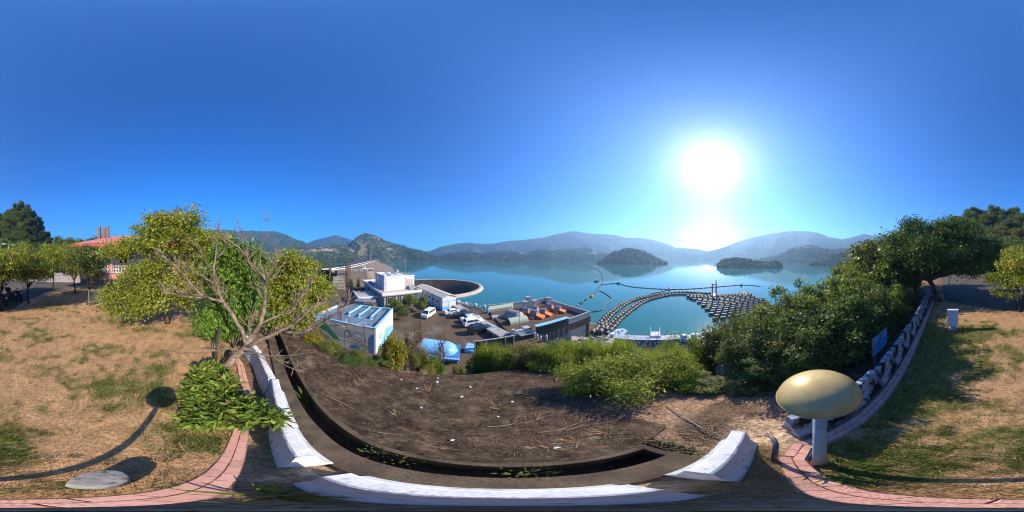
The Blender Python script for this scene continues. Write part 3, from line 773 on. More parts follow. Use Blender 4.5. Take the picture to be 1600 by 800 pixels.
# ---------------- wooded hills round the lake
def hill(name, prof, d0, d1, zb, seed, amp, tintf, canopy=3.0, step=0.25, rows=46, back=1.35, sharp=1.15, fade=8):
    px = np.array([p[0] for p in prof], float); py = np.array([p[1] for p in prof], float)
    X = np.arange(px[0], px[-1] + 1e-6, step / 0.225)
    AZ = np.radians((X - 800) * 0.225)
    ridge = np.interp(X, px, py)
    k = np.array([0.25, 0.5, 0.25]); ridge = np.convolve(np.pad(ridge, 1, 'edge'), k, 'valid')
    EL = np.radians((400 - ridge) * 0.225)
    D0 = np.interp(X, px, d0) if hasattr(d0, '__len__') else np.full(X.shape, d0)
    D1 = np.interp(X, px, d1) if hasattr(d1, '__len__') else np.full(X.shape, d1)
    ZR = EYE + D1 * np.tan(EL)
    T = np.concatenate([np.linspace(0, 1, rows), np.linspace(1, back, 8)[1:]])
    TT, AA = np.meshgrid(T, AZ, indexing='ij')
    RR = D0 + (D1 - D0) * TT
    x = RR * np.sin(AA); y = RR * np.cos(AA)
    sc = 1.0 / max(60.0, amp * 3.2)
    rid = 1 - np.abs(2 * fbm(x * sc, y * sc, seed, 4) - 1) * 2
    env = np.clip(TT, 0, 1) * np.clip(1.02 - TT, 0, 1) * 4
    base = np.where(TT <= 1, np.clip(TT, 0, 1) ** sharp, 1 - (TT - 1) * 1.2)
    z = zb + (ZR - zb) * base + amp * (rid - 0.6) * env * np.minimum(1, (ZR - zb) / 60)
    z += canopy * (fbm(x / (canopy * 2.2), y / (canopy * 2.2), seed + 9, 3) - 0.4) * 1.5 * np.clip(TT * 6, 0, 1)
    z = np.where(TT == 0, zb - 3, z)
    V = np.stack([x, y, z], -1).reshape(-1, 3); n = len(AZ)
    i, j = np.meshgrid(np.arange(len(T) - 1), np.arange(n - 1), indexing='ij')
    F = np.stack([i * n + j, (i + 1) * n + j, (i + 1) * n + j + 1, i * n + j + 1], -1).reshape(-1, 4)
    c = tintf(V[:, 0], V[:, 1], V[:, 2], TT.ravel(), np.repeat(X[None, :], len(T), 0).ravel())
    if D1.mean() < 1000:
        far_clumps(V.reshape(len(T), n, 3)[:rows + 1], seed, c.reshape(len(T), n, 3)[:rows + 1], step)
    return tag(link(name, np_mesh(name, V, F[:, ::-1], HILL, c, False)), kind='structure')
FARV = []; FARC = []
def far_clumps(V, seed, C, step):
    """tree crowns standing on a far slope: tufts of large leaf faces"""
    g = np.random.default_rng(seed)
    m, n, _ = V.shape
    N = int(n * step * 75)
    ti = g.integers(1, m - 1, N); ni = g.integers(0, n, N)
    c = C[ti, ni]; keep = (c[:, 1] > c[:, 0] * 0.98); ti = ti[keep]; ni = ni[keep]; c = c[keep]; N = len(ti)
    p = V[ti, ni].copy(); d = np.hypot(p[:, 0], p[:, 1])
    rad = (1.6 + 2.6 * g.random(N)) * np.clip(d / 450, .55, 1.25)
    p[:, 2] += rad * 0.35
    K = 9
    q = np.repeat(p, K, 0); r = np.repeat(rad, K)[:, None]; M = len(q)
    o = g.normal(size=(M, 3)); o /= np.linalg.norm(o, axis=1)[:, None]; o[:, 2] *= 0.8
    ctr = q + o * r * (0.5 + 0.4 * g.random(M))[:, None]
    a = g.normal(size=(M, 3)); a /= np.linalg.norm(a, axis=1)[:, None]
    b = np.cross(a, o + 0.3 * g.normal(size=(M, 3))); b /= np.linalg.norm(b, axis=1)[:, None] + 1e-6
    s_ = r * 0.45
    FARV.append(np.stack([ctr - a * s_, ctr + b * s_, ctr + a * s_, ctr - b * s_], 1).reshape(-1, 3))
    cc = np.repeat(c * (0.75 + 0.9 * g.random(N))[:, None], K, 0)
    FARC.append(np.repeat(cc, 4, 0))
def wood(c1=(0.05, 0.075, 0.03), c2=(0.085, 0.10, 0.04), rock=0.0, seed=1, rc=(0.26, 0.20, 0.15), sc=0.02):
    def f(x, y, z, t, px):
        n = fbm(x * sc, y * sc, seed, 4)[:, None]; m = fbm(x * sc * 6, y * sc * 6, seed + 4, 3)[:, None]
        c = np.array(c1) * (1 - n) + np.array(c2) * n
        c = c * (0.55 + 0.9 * m)
        if rock:
            k = np.clip((fbm(x * sc * 1.2 + 5, z * sc * 2.5, seed + 7, 4) - (0.66 - rock * 0.04)) * 9, 0, 1)[:, None] * np.clip(t * 2, 0, 1)[:, None]
            c = c * (1 - k) + np.array(rc) * (0.6 + 0.7 * m) * k
        return c
    return f
def near_hill_tint(x, y, z, t, px):
    base = wood((0.04, 0.06, 0.02), (0.07, 0.085, 0.03), 0.0, 3, sc=0.03)(x, y, z, t, px)
    m = fbm(x * 0.12, y * 0.12, 77, 3)[:, None]
    u = (px - 545) / 60.0
    grass = (np.clip(1.3 - np.abs(px - 572) / 28, 0, 1) * np.clip(1.25 - t * 1.15, 0, 1) * np.clip((fbm(px * 0.22, t * 0.8, 88, 2) - 0.30) * 6, 0, 1)).clip(0, 1)[:, None]
    c = base * (1 - grass) + np.array([0.17, 0.13, 0.06]) * (0.6 + 0.7 * m) * grass
    line = np.abs(px - (583 + (1 - t) * 50))
    rk = (np.clip(1 - line / 13, 0, 1) * np.clip((fbm(x * 0.07, z * 0.12, 99, 4) - 0.44) * 9, 0, 1) * np.clip(t * 5, 0, 1))[:, None]
    foot = (np.clip(1 - t * 14, 0, 1) * np.clip((fbm(px * 0.09, t, 55, 3) - 0.45) * 7, 0, 1))[:, None]
    rk = np.maximum(rk, foot * 0.8)
    return c * (1 - rk) + np.array([0.25, 0.19, 0.145]) * (0.5 + 0.8 * m) * rk
# left: two blue ranges, green foothills, the grassy hill at the end of the dam
hill('hill', [(150, 394), (220, 384), (300, 366), (330, 360), (350, 359), (372, 362), (392, 359), (402, 360), (430, 362), (448, 367), (462, 374), (480, 380), (500, 386), (520, 391), (540, 398)], 900, 1350, -14, 101, 90, wood((0.022, 0.045, 0.02), (0.04, 0.06, 0.025), -0.6, 5, sc=0.008, rc=(0.14, 0.11, 0.085)), 5, 0.2, 60)
hill('hill', [(440, 396), (470, 384), (485, 377), (500, 373), (515, 370), (525, 367), (535, 371), (545, 373), (556, 378), (580, 383), (620, 391), (650, 397)], 1500, 1900, -14, 111, 80, wood((0.02, 0.04, 0.025), (0.035, 0.055, 0.03), 0, 6, sc=0.008), 6, 0.2, 40)
hill('hill', [(330, 408), (380, 398), (420, 394), (445, 387), (460, 385), (480, 388), (500, 386), (525, 383), (540, 385), (556, 392), (575, 401)], 480, 760, -16, 121, 30, wood((0.05, 0.075, 0.02), (0.085, 0.10, 0.03), 0.2, 7, sc=0.02), 4, 0.15, 60)
hill('hill', [(300, 424), (360, 414), (420, 408), (460, 405), (490, 405), (508, 408), (516, 414)], 180, 440, -17, 131, 8, wood((0.04, 0.065, 0.018), (0.07, 0.085, 0.025), 0.0, 8, sc=0.05), 4, 0.2, 70)
hill('hill', [(500, 404), (520, 398), (536, 389), (550, 378), (558, 370), (565, 366), (575, 365), (582, 367), (592, 371), (605, 377), (618, 381), (632, 385), (645, 389), (660, 393), (675, 399), (692, 405)], [620] * 2 + [640] * 14, [800] * 2 + [860] * 9 + [830, 800, 770, 740, 710], -15.6, 141, 32, near_hill_tint, 3.5, 0.1, 80, sharp=1.0)
# across the lake
fw = wood((0.02, 0.035, 0.02), (0.034, 0.05, 0.024), 0, 9, sc=0.01)
hill('hill', [(640, 400), (670, 393), (690, 385), (720, 380), (735, 379), (750, 381), (775, 380), (790, 377), (820, 375), (840, 372), (855, 370), (870, 366), (885, 363), (900, 361), (915, 364), (935, 366), (960, 367), (980, 371), (1005, 372), (1030, 377), (1055, 386), (1085, 389), (1105, 393), (1135, 399)], 1250, 1780, -15.6, 151, 75, fw, 6, 0.16, 64)
hill('hill', [(680, 403), (700, 396), (730, 394), (750, 397), (775, 394), (800, 393), (820, 396), (845, 389), (865, 392), (890, 390), (915, 387), (935, 393), (955, 398), (975, 406)], 690, 930, -15.6, 161, 30, wood((0.022, 0.036, 0.016), (0.045, 0.058, 0.022), 0.1, 10, sc=0.02), 4, 0.14, 50)
hill('island', [(933, 412), (945, 403), (958, 395), (972, 391), (985, 389), (1000, 391), (1015, 397), (1028, 405), (1042, 411)], 395, 470, -15.6, 171, 9, wood((0.022, 0.034, 0.014), (0.04, 0.05, 0.02), 0.1, 11, sc=0.03), 3.5, 0.1, 44, back=1.9)
hill('hill', [(1060, 400), (1095, 397), (1110, 392), (1130, 386), (1150, 379), (1175, 371), (1200, 366), (1225, 362), (1238, 361), (1262, 361), (1280, 364), (1297, 371), (1315, 374), (1332, 371), (1350, 365), (1362, 368), (1380, 371), (1410, 372), (1440, 376), (1480, 385)], 1050, 1650, -15.6, 181, 75, fw, 6, 0.16, 60)
hill('hill', [(1180, 407), (1200, 403), (1220, 397), (1240, 389), (1262, 384), (1280, 386), (1300, 391), (1320, 389), (1345, 392), (1375, 396), (1410, 398)], 520, 700, -15.6, 191, 25, wood((0.025, 0.038, 0.015), (0.05, 0.058, 0.022), 0.1, 12, sc=0.02), 4, 0.14, 50)
hill('island', [(1121, 414), (1128, 408), (1140, 405), (1155, 404), (1170, 406), (1185, 410), (1200, 411), (1212, 408), (1222, 413)], 268, 300, -15.6, 201, 3, wood((0.022, 0.034, 0.014), (0.04, 0.05, 0.02), 0.1, 13, sc=0.05), 3.0, 0.12, 30, back=2.0)
hill('hill', [(1265, 413), (1285, 404), (1305, 397), (1320, 396), (1340, 399), (1365, 404)], 340, 410, -15.6, 211, 8, wood((0.03, 0.04, 0.016), (0.055, 0.06, 0.026), 0.3, 14, sc=0.04), 3.5, 0.14, 36, back=1.6)

FV = np.concatenate(FARV); FC = np.concatenate(FARC)
tag(link('distant_woods', np_mesh('distant_woods', FV, np.arange(len(FV)).reshape(-1, 4), LEAF, FC)), kind='stuff')

# the yard below, a paved slab with a quay edge
YS = [(-88, 3.5), (-12.3, 7.8), (0.3, 19.9), (5.4, 23.0), (4.0, 27.1), (-6.9, 40.6), (-8.0, 42.2), (-15, 45.7), (-33, 57.2), (-48, 66), (-58, 60), (-96, 58)]
sheet('yard', YS, ZY, YARD, 10)
# dam: rockfill body with its curved crest road
crest = [(-65.5, 92), (-60.75, 101), (-56.6, 121), (-53.2, 153), (-50.5, 205), (-49.0, 280), (-49.6, 372), (-51.75, 455), (-56.25, 611), (-60.3, 800)]
ck = [pol(a, r) for a, r in crest]; cp = []
for i in range(len(ck) - 1):
    q0 = ck[max(0, i - 1)]; q1 = ck[i]; q2 = ck[i + 1]; q3 = ck[min(len(ck) - 1, i + 2)]
    for k in range(4):
        t = k / 4; cp.append(0.5 * ((2 * q1) + (-q0 + q2) * t + (2 * q0 - 5 * q1 + 4 * q2 - q3) * t * t + (-q0 + 3 * q1 - 3 * q2 + q3) * t ** 3))
cp.append(ck[-1])
dam = thing('dam', 'long brown rockfill dam with a white railed crest road curving towards the grassy hill', 'dam', (ck[3].x, ck[3].y, -3.5))
def off(pts, d):
    out = []
    for i, p in enumerate(pts):
        t = pts[min(i + 1, len(pts) - 1)] - pts[max(i - 1, 0)]; t.z = 0; t.normalize()
        out.append(p + Vector((t.y, -t.x, 0)) * d)
    return out
O = ck[3].copy(); O.z = -3.5
def rel(p, z): return (p.x - O.x, p.y - O.y, z - O.z)
def ribbon(A, za, B, zb, mat_, name, parent):
    vs = [rel(p, za) for p in A] + [rel(p, zb) for p in B]; n = len(A)
    return MB().add(vs, [(i, i + 1, n + i + 1, n + i) for i in range(n - 1)]).build(name, mat_, parent)
ribbon(off(cp, 3.5), -3.45, off(cp, -3.5), -3.45, ASPH, 'crest_road', dam)
ribbon(off(cp, 38), -17.5, off(cp, 3.5), -3.5, DAMM, 'upstream_face', dam)
ribbon(off(cp, -3.5), -3.5, off(cp, -34), -19, DAMM, 'downstream_face', dam)
for d in (3.3, -3.3):
    A = off(cp, d)
    mb = MB()
    for a_, b_ in zip(A[:-1], A[1:]):
        mb.bar(rel(a_, -3.2), rel(b_, -3.2), 0.25, 0.5)
    mb.build('parapet', WHITE, dam)
# near abutment: terrace whose face looks over the yard
Ab = [pol(-61.5, 76), pol(-49.5, 71), pol(-47.6, 86), pol(-47.9, 108), pol(-53, 135), pol(-63, 112)]
At = [pol(-61.5, 86), pol(-51, 81), pol(-48.6, 89), pol(-48.9, 104), pol(-53, 130), pol(-63, 108)]
ab = thing('embankment', 'brown stone faced embankment terrace above the yard with a white post railing along its top', 'embankment', (At[1].x, At[1].y, -3.4))
O = Vector((At[1].x, At[1].y, -3.4))
MB().prism([(p.x - O.x, p.y - O.y) for p in Ab], -14.6, 0.0, top=[(p.x - O.x, p.y - O.y) for p in At]).build('rock_face', DAMM, ab)
post_m = MB().box((0, 0, 0.55), (0.26, 0.26, 1.0)).mesh('post', LCONC)
for k in range(14):
    t = k / 13
    p = At[0].lerp(At[1], t) + (At[3] - At[1]).normalized() * 1.0
    link('post', post_m, ab, rel(p, -3.4))
p0 = At[0] + (At[3] - At[1]).normalized(); p1 = At[1] + (At[3] - At[1]).normalized()
MB().bar(rel(p0, -2.5), rel(p1, -2.5), 0.07, 0.08).bar(rel(p0, -2.9), rel(p1, -2.9), 0.07, 0.07).build('railing', WHITE, ab)

# bell-mouth spillway: round funnel with a pale rim standing in the lake
sp = thing('spillway', 'round bell-mouth spillway with a dark brown funnel and pale rim standing in the lake', 'spillway', (BC.x, BC.y, ZW))
MB().lathe([(27.4, 0.95), (24, -0.2), (20, -3.0), (16, -8), (13, -16), (12, -24)], 72).build('funnel', BOWL, sp, True)
MB().lathe([(27.4, 0.96), (27.9, 1.15), (28.5, 1.2), (29.1, 1.1), (29.8, 0.5), (30.4, -0.8), (31, -3)], 72).build('rim', RIM, sp, True)

# ================================================================== BARRIERS, LAMP, SMALL NEAR THINGS
def barrier_mesh(L, seed, mat, h=0.80, tw=0.17, bw=0.47):
    g = random.Random(seed); mb = MB()
    prof = [(-bw / 2, 0), (-bw / 2, 0.07), (-tw / 2 - 0.06, 0.30), (-tw / 2 - 0.005, h - 0.02), (-tw / 2 + 0.02, h), (tw / 2 - 0.02, h), (tw / 2 + 0.005, h - 0.02), (tw / 2 + 0.06, 0.30), (bw / 2, 0.07), (bw / 2, 0)]
    n = len(prof); ns = 9; vs = []
    for i in range(ns):
        x = -L / 2 + L * i / (ns - 1)
        for (y, z) in prof:
            e = 0.003
            inset = 0.012 if i in (0, ns - 1) and z > 0.75 else 0
            vs.append((x + (inset if i == 0 else -inset) + g.uniform(-e, e), y + g.uniform(-e, e), z + (g.uniform(-e, e) if z > 0.1 else 0)))
    fs = [(i * n + k, (i + 1) * n + k, (i + 1) * n + k + 1, i * n + k + 1) for i in range(ns - 1) for k in range(n - 1)]
    fs += [tuple(range(n)), tuple((ns - 1) * n + k for k in range(n - 1, -1, -1))]
    fs = [f[::-1] for f in fs]
    return mb.add(vs, fs).mesh('concrete_barrier', mat)
def barrier(a, b, seed, mat, label, group, z=-0.03, gap=0.0, roll=0.0):
    a = Vector((*a, 0)); b = Vector((*b, 0)); d = b - a
    o = link('concrete_barrier', barrier_mesh(d.length - gap, seed, mat))
    o.location = ((a + b) / 2).to_tuple()[:2] + (z,)
    o.rotation_euler = (roll, 0, math.atan2(d.y, d.x))
    return tag(o, label, 'barrier', group)
GB = 'white concrete barriers along the edge of the slope'
barrier((-0.77, 0.41), (0.43, 0.395), 1, PAINTW, 'white concrete barrier directly below the camera at the bottom centre, beside the ditch', GB)
barrier((0.83, 0.385), (2.0, 0.36), 2, PAINTW, 'short white concrete barrier with its end face showing, left of the mushroom lamp', GB)
barrier((-2.44, 0.41), (-1.24, 0.40), 3, PAINTW, 'white concrete barrier nearest on the left, with a white end face above the dark gap', GB)
barrier((-3.94, 0.46), (-2.50, 0.43), 4, PAINTW, 'second white concrete barrier on the left, just before the kink in the row', GB)
barrier((-5.55, 0.12), (-4.02, 0.40), 5, PAINTW, 'third white concrete barrier on the left, beyond the kink, with a bright sunlit inner face', GB)
barrier((-7.0, -0.42), (-5.66, 0.10), 6, PAINTW, 'farthest visible white concrete barrier on the left, behind the dead tree trunk', GB)
A = Vector((2.36, -0.32)); dirs = [((2.36, -0.32), (5.9, -7.4)), ((5.9, -7.4), (10.9, -16.8))]
k = 0; g3 = random.Random(8)
ordn = ['grimy white barrier half hidden under the golden mushroom lamp', 'black streaked white barrier just right of the golden mushroom lamp', 'black streaked white barrier next below the blue sign posts', 'third streaked barrier up the row from the lamp, beside the blue sign',
        'fourth streaked barrier up the row from the lamp, just past the blue sign', 'fifth streaked barrier up the row, level with the dark grass shade', 'sixth streaked barrier up the row beside the brick path', 'seventh streaked barrier up the row beside the brick path']
for a_, b_ in dirs:
    a_ = Vector(a_); b_ = Vector(b_); L = (b_ - a_).length; d = (b_ - a_) / L; t = 0.0
    while t + 1.2 < L + 0.3:
        p = a_ + d * t; q = a_ + d * (t + 1.28)
        lab = ordn[k] if k < len(ordn) else 'small far streaked barrier in the row running up to the big tree'
        sh = Vector((d.y, -d.x)) * g3.uniform(-.05, .05)
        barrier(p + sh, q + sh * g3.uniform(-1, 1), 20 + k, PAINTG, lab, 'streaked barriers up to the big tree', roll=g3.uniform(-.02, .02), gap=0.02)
        t += 1.36; k += 1

# mushroom lamp
DOMESEAM = pm('dome_seam', (0.40, 0.29, 0.12), (0.26, 0.19, 0.09), 9, 0.6)
LX, LY = 1.31, -0.43
lamp = thing('mushroom_lamp', 'mushroom shaped park lamp with a yellowed golden dome on a grey pole', 'lamp', (LX, LY, 0))
prof = []
for i in range(19):
    t = -1 + 2 * i / 18
    a = t * math.pi / 2
    prof.append((max(0.001, 0.362 * math.cos(a)), 2.94 + (0.27 if a > 0 else 0.20) * math.sin(a)))
MB().lathe(prof, 64).build('dome', DOME, lamp, True)
MB().tube([(0, 0, 0.05), (0, 0, 0.9), (0, 0, 2.80)], [0.066, 0.062, 0.058], 20).build('pole', LAMPPOLE, lamp, True)
MB().lathe([(0.001, 0), (0.085, 0), (0.09, 0.02), (0.085, 0.07), (0.062, 0.09), (0.001, 0.09)], 20).build('base', RUST, lamp, True)
MB().lathe([(0.357, 2.927), (0.368, 2.931), (0.368, 2.945), (0.357, 2.949)], 64).build('seam', DOMESEAM, lamp, True)
MB().lathe([(0.06, 2.70), (0.12, 2.76), (0.14, 2.80), (0.001, 2.81)], 20).build('collar', LAMPPOLE, lamp, True)

# flat stone stump in the grass
g4 = random.Random(4); mb = MB(); nn = 22; rings = [(0.95, -0.02), (1.0, 0.10), (1.0, 0.28), (0.985, 0.33), (0.95, 0.352), (0.88, 0.36), (0.6, 0.362), (0.3, 0.362), (0.02, 0.362)]
vs = []
rad_ = [0.20 + 0.035 * math.sin(2 * a + 1) + g4.uniform(-.008, .008) for a in [2 * math.pi * i / nn for i in range(nn)]]
for k_, (f, z) in enumerate(rings):
    for i in range(nn):
        a = 2 * math.pi * i / nn
        vs.append((math.cos(a) * rad_[i] * f * 1.12, math.sin(a) * rad_[i] * f * 0.9, z + (g4.uniform(-.004, .004) if 0 < k_ < 8 else 0)))
fs = [(k_ * nn + i, k_ * nn + (i + 1) % nn, (k_ + 1) * nn + (i + 1) % nn, (k_ + 1) * nn + i) for k_ in range(len(rings) - 1) for i in range(nn)]
o = mb.add(vs, fs).build('stone_stump', STONE, None, True, (-0.50, -0.70, 0))
o.rotation_euler = (0, 0, 0.5)
tag(o, 'flat topped cracked grey stone stump in the grass by the brick path', 'stone')

DARKPIPE = pm('dark_pipe', (0.10, 0.105, 0.11), (0.06, 0.062, 0.066), 6, 0.5, stain=(0.2, 0.16, 0.13), stain_scale=5)
# bent conduit pipe and its cable
o = MB().tube([(1.47, -0.06, -0.03), (1.50, -0.06, 0.35), (1.56, -0.07, 0.58), (1.68, -0.08, 0.72), (1.82, -0.06, 0.74), (1.93, 0.0, 0.70)], 0.034, 10).build('conduit_pipe', DARKPIPE, None, True)
tag(o, 'bent grey conduit pipe rising from the ground between the barriers and the lamp', 'pipe')
pts = [(1.93, 0.0, 0.70), (2.02, 0.18, 0.42), (2.08, 0.3, 0.1)]
for (px, py) in [(1171, 682), (1135, 684), (1094, 667), (1066, 650), (1043, 633)]:
    a, e = ray(px, py); r = 2.2
    for _ in range(30):
        zz = gz(math.sin(a) * r, math.cos(a) * r) + 0.05; r = (EYE - zz) / math.tan(-e)
    pts.append((math.sin(a) * r, math.cos(a) * r, zz))
o = MB().tube(pts, 0.014, 8).build('cable', HOSE, None, True)
tag(o, 'long grey and black cable lying across the straw covered ground', 'cable')

# blue notice sign
c = Vector((4.68, -3.85)); d = Vector((0.437, -0.899)); nrm = Vector((-0.899, -0.437))
zs = gz(c.x, c.y)
sg = thing('notice_sign', 'blue notice board with faint white writing on two posts behind the barriers', 'sign', (c.x, c.y, 0), math.atan2(d.y, d.x))
MB().box((0, 0, 0.98), (1.2, 0.03, 0.80)).build('board', SIGNB, sg)
for x in (-0.36, 0.36):
    MB().box((x, 0.05, 0.45), (0.06, 0.06, 1.7)).build('post', GREYM, sg)
MB().box((0, 0, 1.39), (1.24, 0.045, 0.03)).box((0, 0, 0.57), (1.24, 0.045, 0.03)).box((-0.61, 0, 0.98), (0.03, 0.045, 0.84)).box((0.61, 0, 0.98), (0.03, 0.045, 0.84)).build('frame', GREYM, sg)
mb = MB(); g5 = random.Random(6)
for row in range(6):
    z = 1.27 - row * 0.125; hh = 0.075 if row == 0 else 0.05
    x = -0.5 if row else -0.34
    xe = (0.34 if row == 0 else g5.uniform(0.2, 0.5))
    while x < xe:
        w_ = hh * 0.9
        # each character as a few strokes
        for s_ in range(3):
            if g5.random() < .8: mb.box((x + w_ / 2, -0.0175, z - hh / 2 + s_ * hh / 2), (w_ * g5.uniform(.6, 1), 0.003, 0.009))
        mb.box((x + g5.choice((.2, .5, .8)) * w_, -0.0172, z), (0.009, 0.003, hh))
        x += w_ * 1.35
tag(mb.build('lettering', SIGNW, sg), kind='stuff')

UBOX = pm('pale_box_paint', (0.60, 0.64, 0.65), (0.52, 0.56, 0.57), 3, 0.5, stain=(0.35, 0.35, 0.34), stain_scale=3, stain_lo=.6, stain_hi=.8)
# utility box on the lawn
ub = thing('utility_box', 'pale grey metal utility box with a sloping white lid on a pedestal in the lawn', 'utility box', (3.93, -8.43, 0), R(-155 + 180))
MB().box((0, 0, 0.05), (0.5, 0.4, 0.12)).build('base', LCONC, ub)
MB().box((0, 0, 0.2), (0.26, 0.2, 0.2)).build('pedestal', LCONC, ub)
MB().prism([(-0.29, -0.17), (0.29, -0.17), (0.29, 0.17), (-0.29, 0.17)], 0.30, 1.24).build('cabinet', UBOX, ub)
MB().prism([(-0.315, -0.2), (0.315, -0.2), (0.315, 0.2), (-0.315, 0.2)], 1.24, [1.30, 1.30, 1.36, 1.36]).build('lid', WHITE, ub)
dr = MB().box((0, -0.176, 0.77), (0.5, 0.012, 0.84)).build('door', UBOX, ub)
MB().box((0.19, -0.19, 0.8), (0.03, 0.02, 0.12)).build('handle', DARK, dr)

# weeds and plants
def blades(name, label, cat, loc, n, L, w, pal, seed, spread=0.05, up=1.0, group=None):
    g = random.Random(seed); V = []; F = []; T = []
    for i in range(n):
        a = g.uniform(0, 6.283); l = L * g.uniform(.6, 1.2); ww = w * g.uniform(.7, 1.2); lean = g.uniform(.35, 1.1)
        d = Vector((math.cos(a), math.sin(a), 0)); s = Vector((-d.y, d.x, 0)); b0 = d * g.uniform(0, spread); col = [v * g.uniform(.6, 1.2) for v in g.choice(PAL[pal])]
        o = len(V)
        for t, wt in ((0, .5), (.35, 1), (.7, .75), (1, .05)):
            p = b0 + d * (l * lean * t) + Vector((0, 0, l * up * (t - 0.55 * lean * t * t)))
            V += [p - s * ww * wt, p + s * ww * wt]; T += [col, col]
        F += [(o + 2 * q, o + 2 * q + 1, o + 2 * q + 3, o + 2 * q + 2) for q in range(3)]
    ob = link(name, np_mesh(name, [tuple(v) for v in V], F, LEAF, np.array(T)), None, loc)
    return tag(ob, label, cat, group)
blades('weed', 'yellow green weed with long leaves beside the barrier below the camera', 'weed', (-0.45, 0.06, 0), 14, 0.34, 0.016, 'shoot', 1)
blades('weed', 'strappy green plant growing out of the ditch on the left', 'weed', (-3.9, 1.25, -0.6), 34, 0.62, 0.024, 'bright', 2, 0.15)
blades('weed', 'low green weed at the foot of the mushroom lamp', 'weed', (1.05, -0.50, 0), 40, 0.22, 0.016, 'bright', 3, 0.25, 0.7)
for i, (px, py, n, L) in enumerate([(632, 722, 26, .05), (825, 738, 50, .06), (668, 752, 40, .06), (1060, 690, 40, .09), (1075, 706, 40, .08), (588, 706, 40, .06)]):
    a, e = ray(px, py); r = 2.0
    for _ in range(30): zz = gz(math.sin(a) * r, math.cos(a) * r); r = (EYE - zz) / math.tan(-e)
    blades('weed', ['small weed at the ditch lip left of centre', 'spreading green weed on the far lip of the ditch at bottom centre', 'small weed on the strip between barrier and ditch', 'green tuft in the straw near the cable', 'green tuft near the right end of the ditch', 'tiny weed on the apron edge by the ditch'][i], 'weed', (math.sin(a) * r, math.cos(a) * r, zz), n, L, 0.010, 'shoot', 20 + i, 0.22, 0.6)

for i, (px, py, n, L, wh) in enumerate([(672, 612, 60, .30, 'left of the middle of the apron'), (740, 603, 40, .22, 'at the middle of the apron'), (668, 585, 60, .4, 'at the far edge of the apron under the yellowish tuft bush'), (862, 700, 40, .2, 'on the near part of the apron'), (782, 640, 50, .24, 'at the centre of the apron'), (905, 690, 50, .25, 'in the shade near the ditch end'), (622, 650, 40, .2, 'on the left part of the apron'), (562, 604, 50, .28, 'under the grey mural wall'), (832, 618, 60, .3, 'by the tangle of branches'), (950, 676, 60, .3, 'before the feathery shrubs')]):
    a, e = ray(px, py); r = 3.0
    for _ in range(40): zz = gz(math.sin(a) * r, math.cos(a) * r) + 0.02; r = (EYE - zz) / math.tan(-e)
    blades('dry_tuft', 'wispy dry grass tuft ' + wh, 'grass tuft', (math.sin(a) * r, math.cos(a) * r, zz), n, L, 0.006, 'straw', 60 + i, 0.3, 0.8, 'dry grass tufts on the apron')
# white litter and broken twigs on the apron
g6 = random.Random(12)
for (px, py) in [(652, 607), (722, 620), (658, 637), (800, 628), (779, 651), (707, 688), (627, 593), (683, 597), (735, 605), (855, 632), (684, 591), (870, 700)]:
    a, e = ray(px, py); r = 3.0
    for _ in range(40): zz = gz(math.sin(a) * r, math.cos(a) * r) + 0.03; r = (EYE - zz) / math.tan(-e)
    mb = MB(); s_ = g6.uniform(.03, .06)
    q = [(g6.uniform(.6, 1.3) * s_ * math.cos(k * 1.05), g6.uniform(.6, 1.3) * s_ * math.sin(k * 1.05)) for k in range(6)]
    mb.prism(q, -0.01, [g6.uniform(.01, .035) for _ in q])
    o = mb.build('litter', PAINTW, None, False, (math.sin(a) * r, math.cos(a) * r, zz))
    tag(o, 'small scrap of white litter lying on the dark apron', 'litter', 'white scraps on the apron')

def dry_branch(name, label, px, py, L, seed, n=9, yaw=0.0, group=None):
    g = random.Random(seed); a, e = ray(px, py); r = 4.0
    for _ in range(40): zz = gz(math.sin(a) * r, math.cos(a) * r) + 0.03; r = (EYE - zz) / math.tan(-e)
    mb = MB(); d = Vector((math.cos(yaw), math.sin(yaw), 0))
    base = Vector((math.sin(a) * r, math.cos(a) * r, 0))
    def gp(p, h): return (p.x - base.x, p.y - base.y, gz(p.x, p.y) + h - zz + 0.03)
    m = [base + d * (L * (i / 6 - .5)) + Vector((g.uniform(-1, 1), g.uniform(-1, 1), 0)) * L * .03 for i in range(7)]
    mb.tube([gp(p, 0.03 + 0.05 * g.random()) for p in m], [0.016 * L ** .5 * (1 - .12 * i) for i in range(7)], 5)
    for i in range(n):
        p = m[g.randint(1, 6)]; b_ = yaw + g.choice((-1, 1)) * g.uniform(.4, 1.2); l = L * g.uniform(.15, .45)
        q = p + Vector((math.cos(b_), math.sin(b_), 0)) * l
        mb.tube([gp(p, .05), gp(p.lerp(q, .5) + Vector((g.uniform(-.05, .05), 0, 0)), g.uniform(.05, .2)), gp(q, g.uniform(.03, .3))], [0.008, 0.006, 0.003], 4)
    o = mb.build(name, TWIG, None, False, (base.x, base.y, zz - 0.03))
    return tag(o, label, 'branch', group)
dry_branch('fallen_branch', 'fallen dry branch lying under the feathery shrub at the apron edge', 905, 662, 1.6, 1, 12, 0.3)
dry_branch('fallen_branch', 'tangle of grey dry branches at the left edge of the feathery shrub', 872, 585, 2.2, 2, 22, 1.2)
dry_branch('fallen_branch', 'dry brown branch lying in front of the tangle of branches', 850, 612, 1.8, 3, 16, 0.1)
dry_branch('fallen_branch', 'thin straight stick lying on the dark apron left of centre', 535, 631, 1.0, 4, 0, 0.35)
dry_branch('fallen_branch', 'thin dry stick on the apron near the ditch', 612, 678, 0.45, 5, 0, 0.7)
dry_branch('fallen_branch', 'heap of dry twigs on the lawn under the dead tree', 300, 552, 2.0, 6, 26, 1.9)
dry_branch('fallen_branch', 'pale dry branch on the lawn left of the dead tree', 262, 555, 0.9, 7, 10, 0.2)
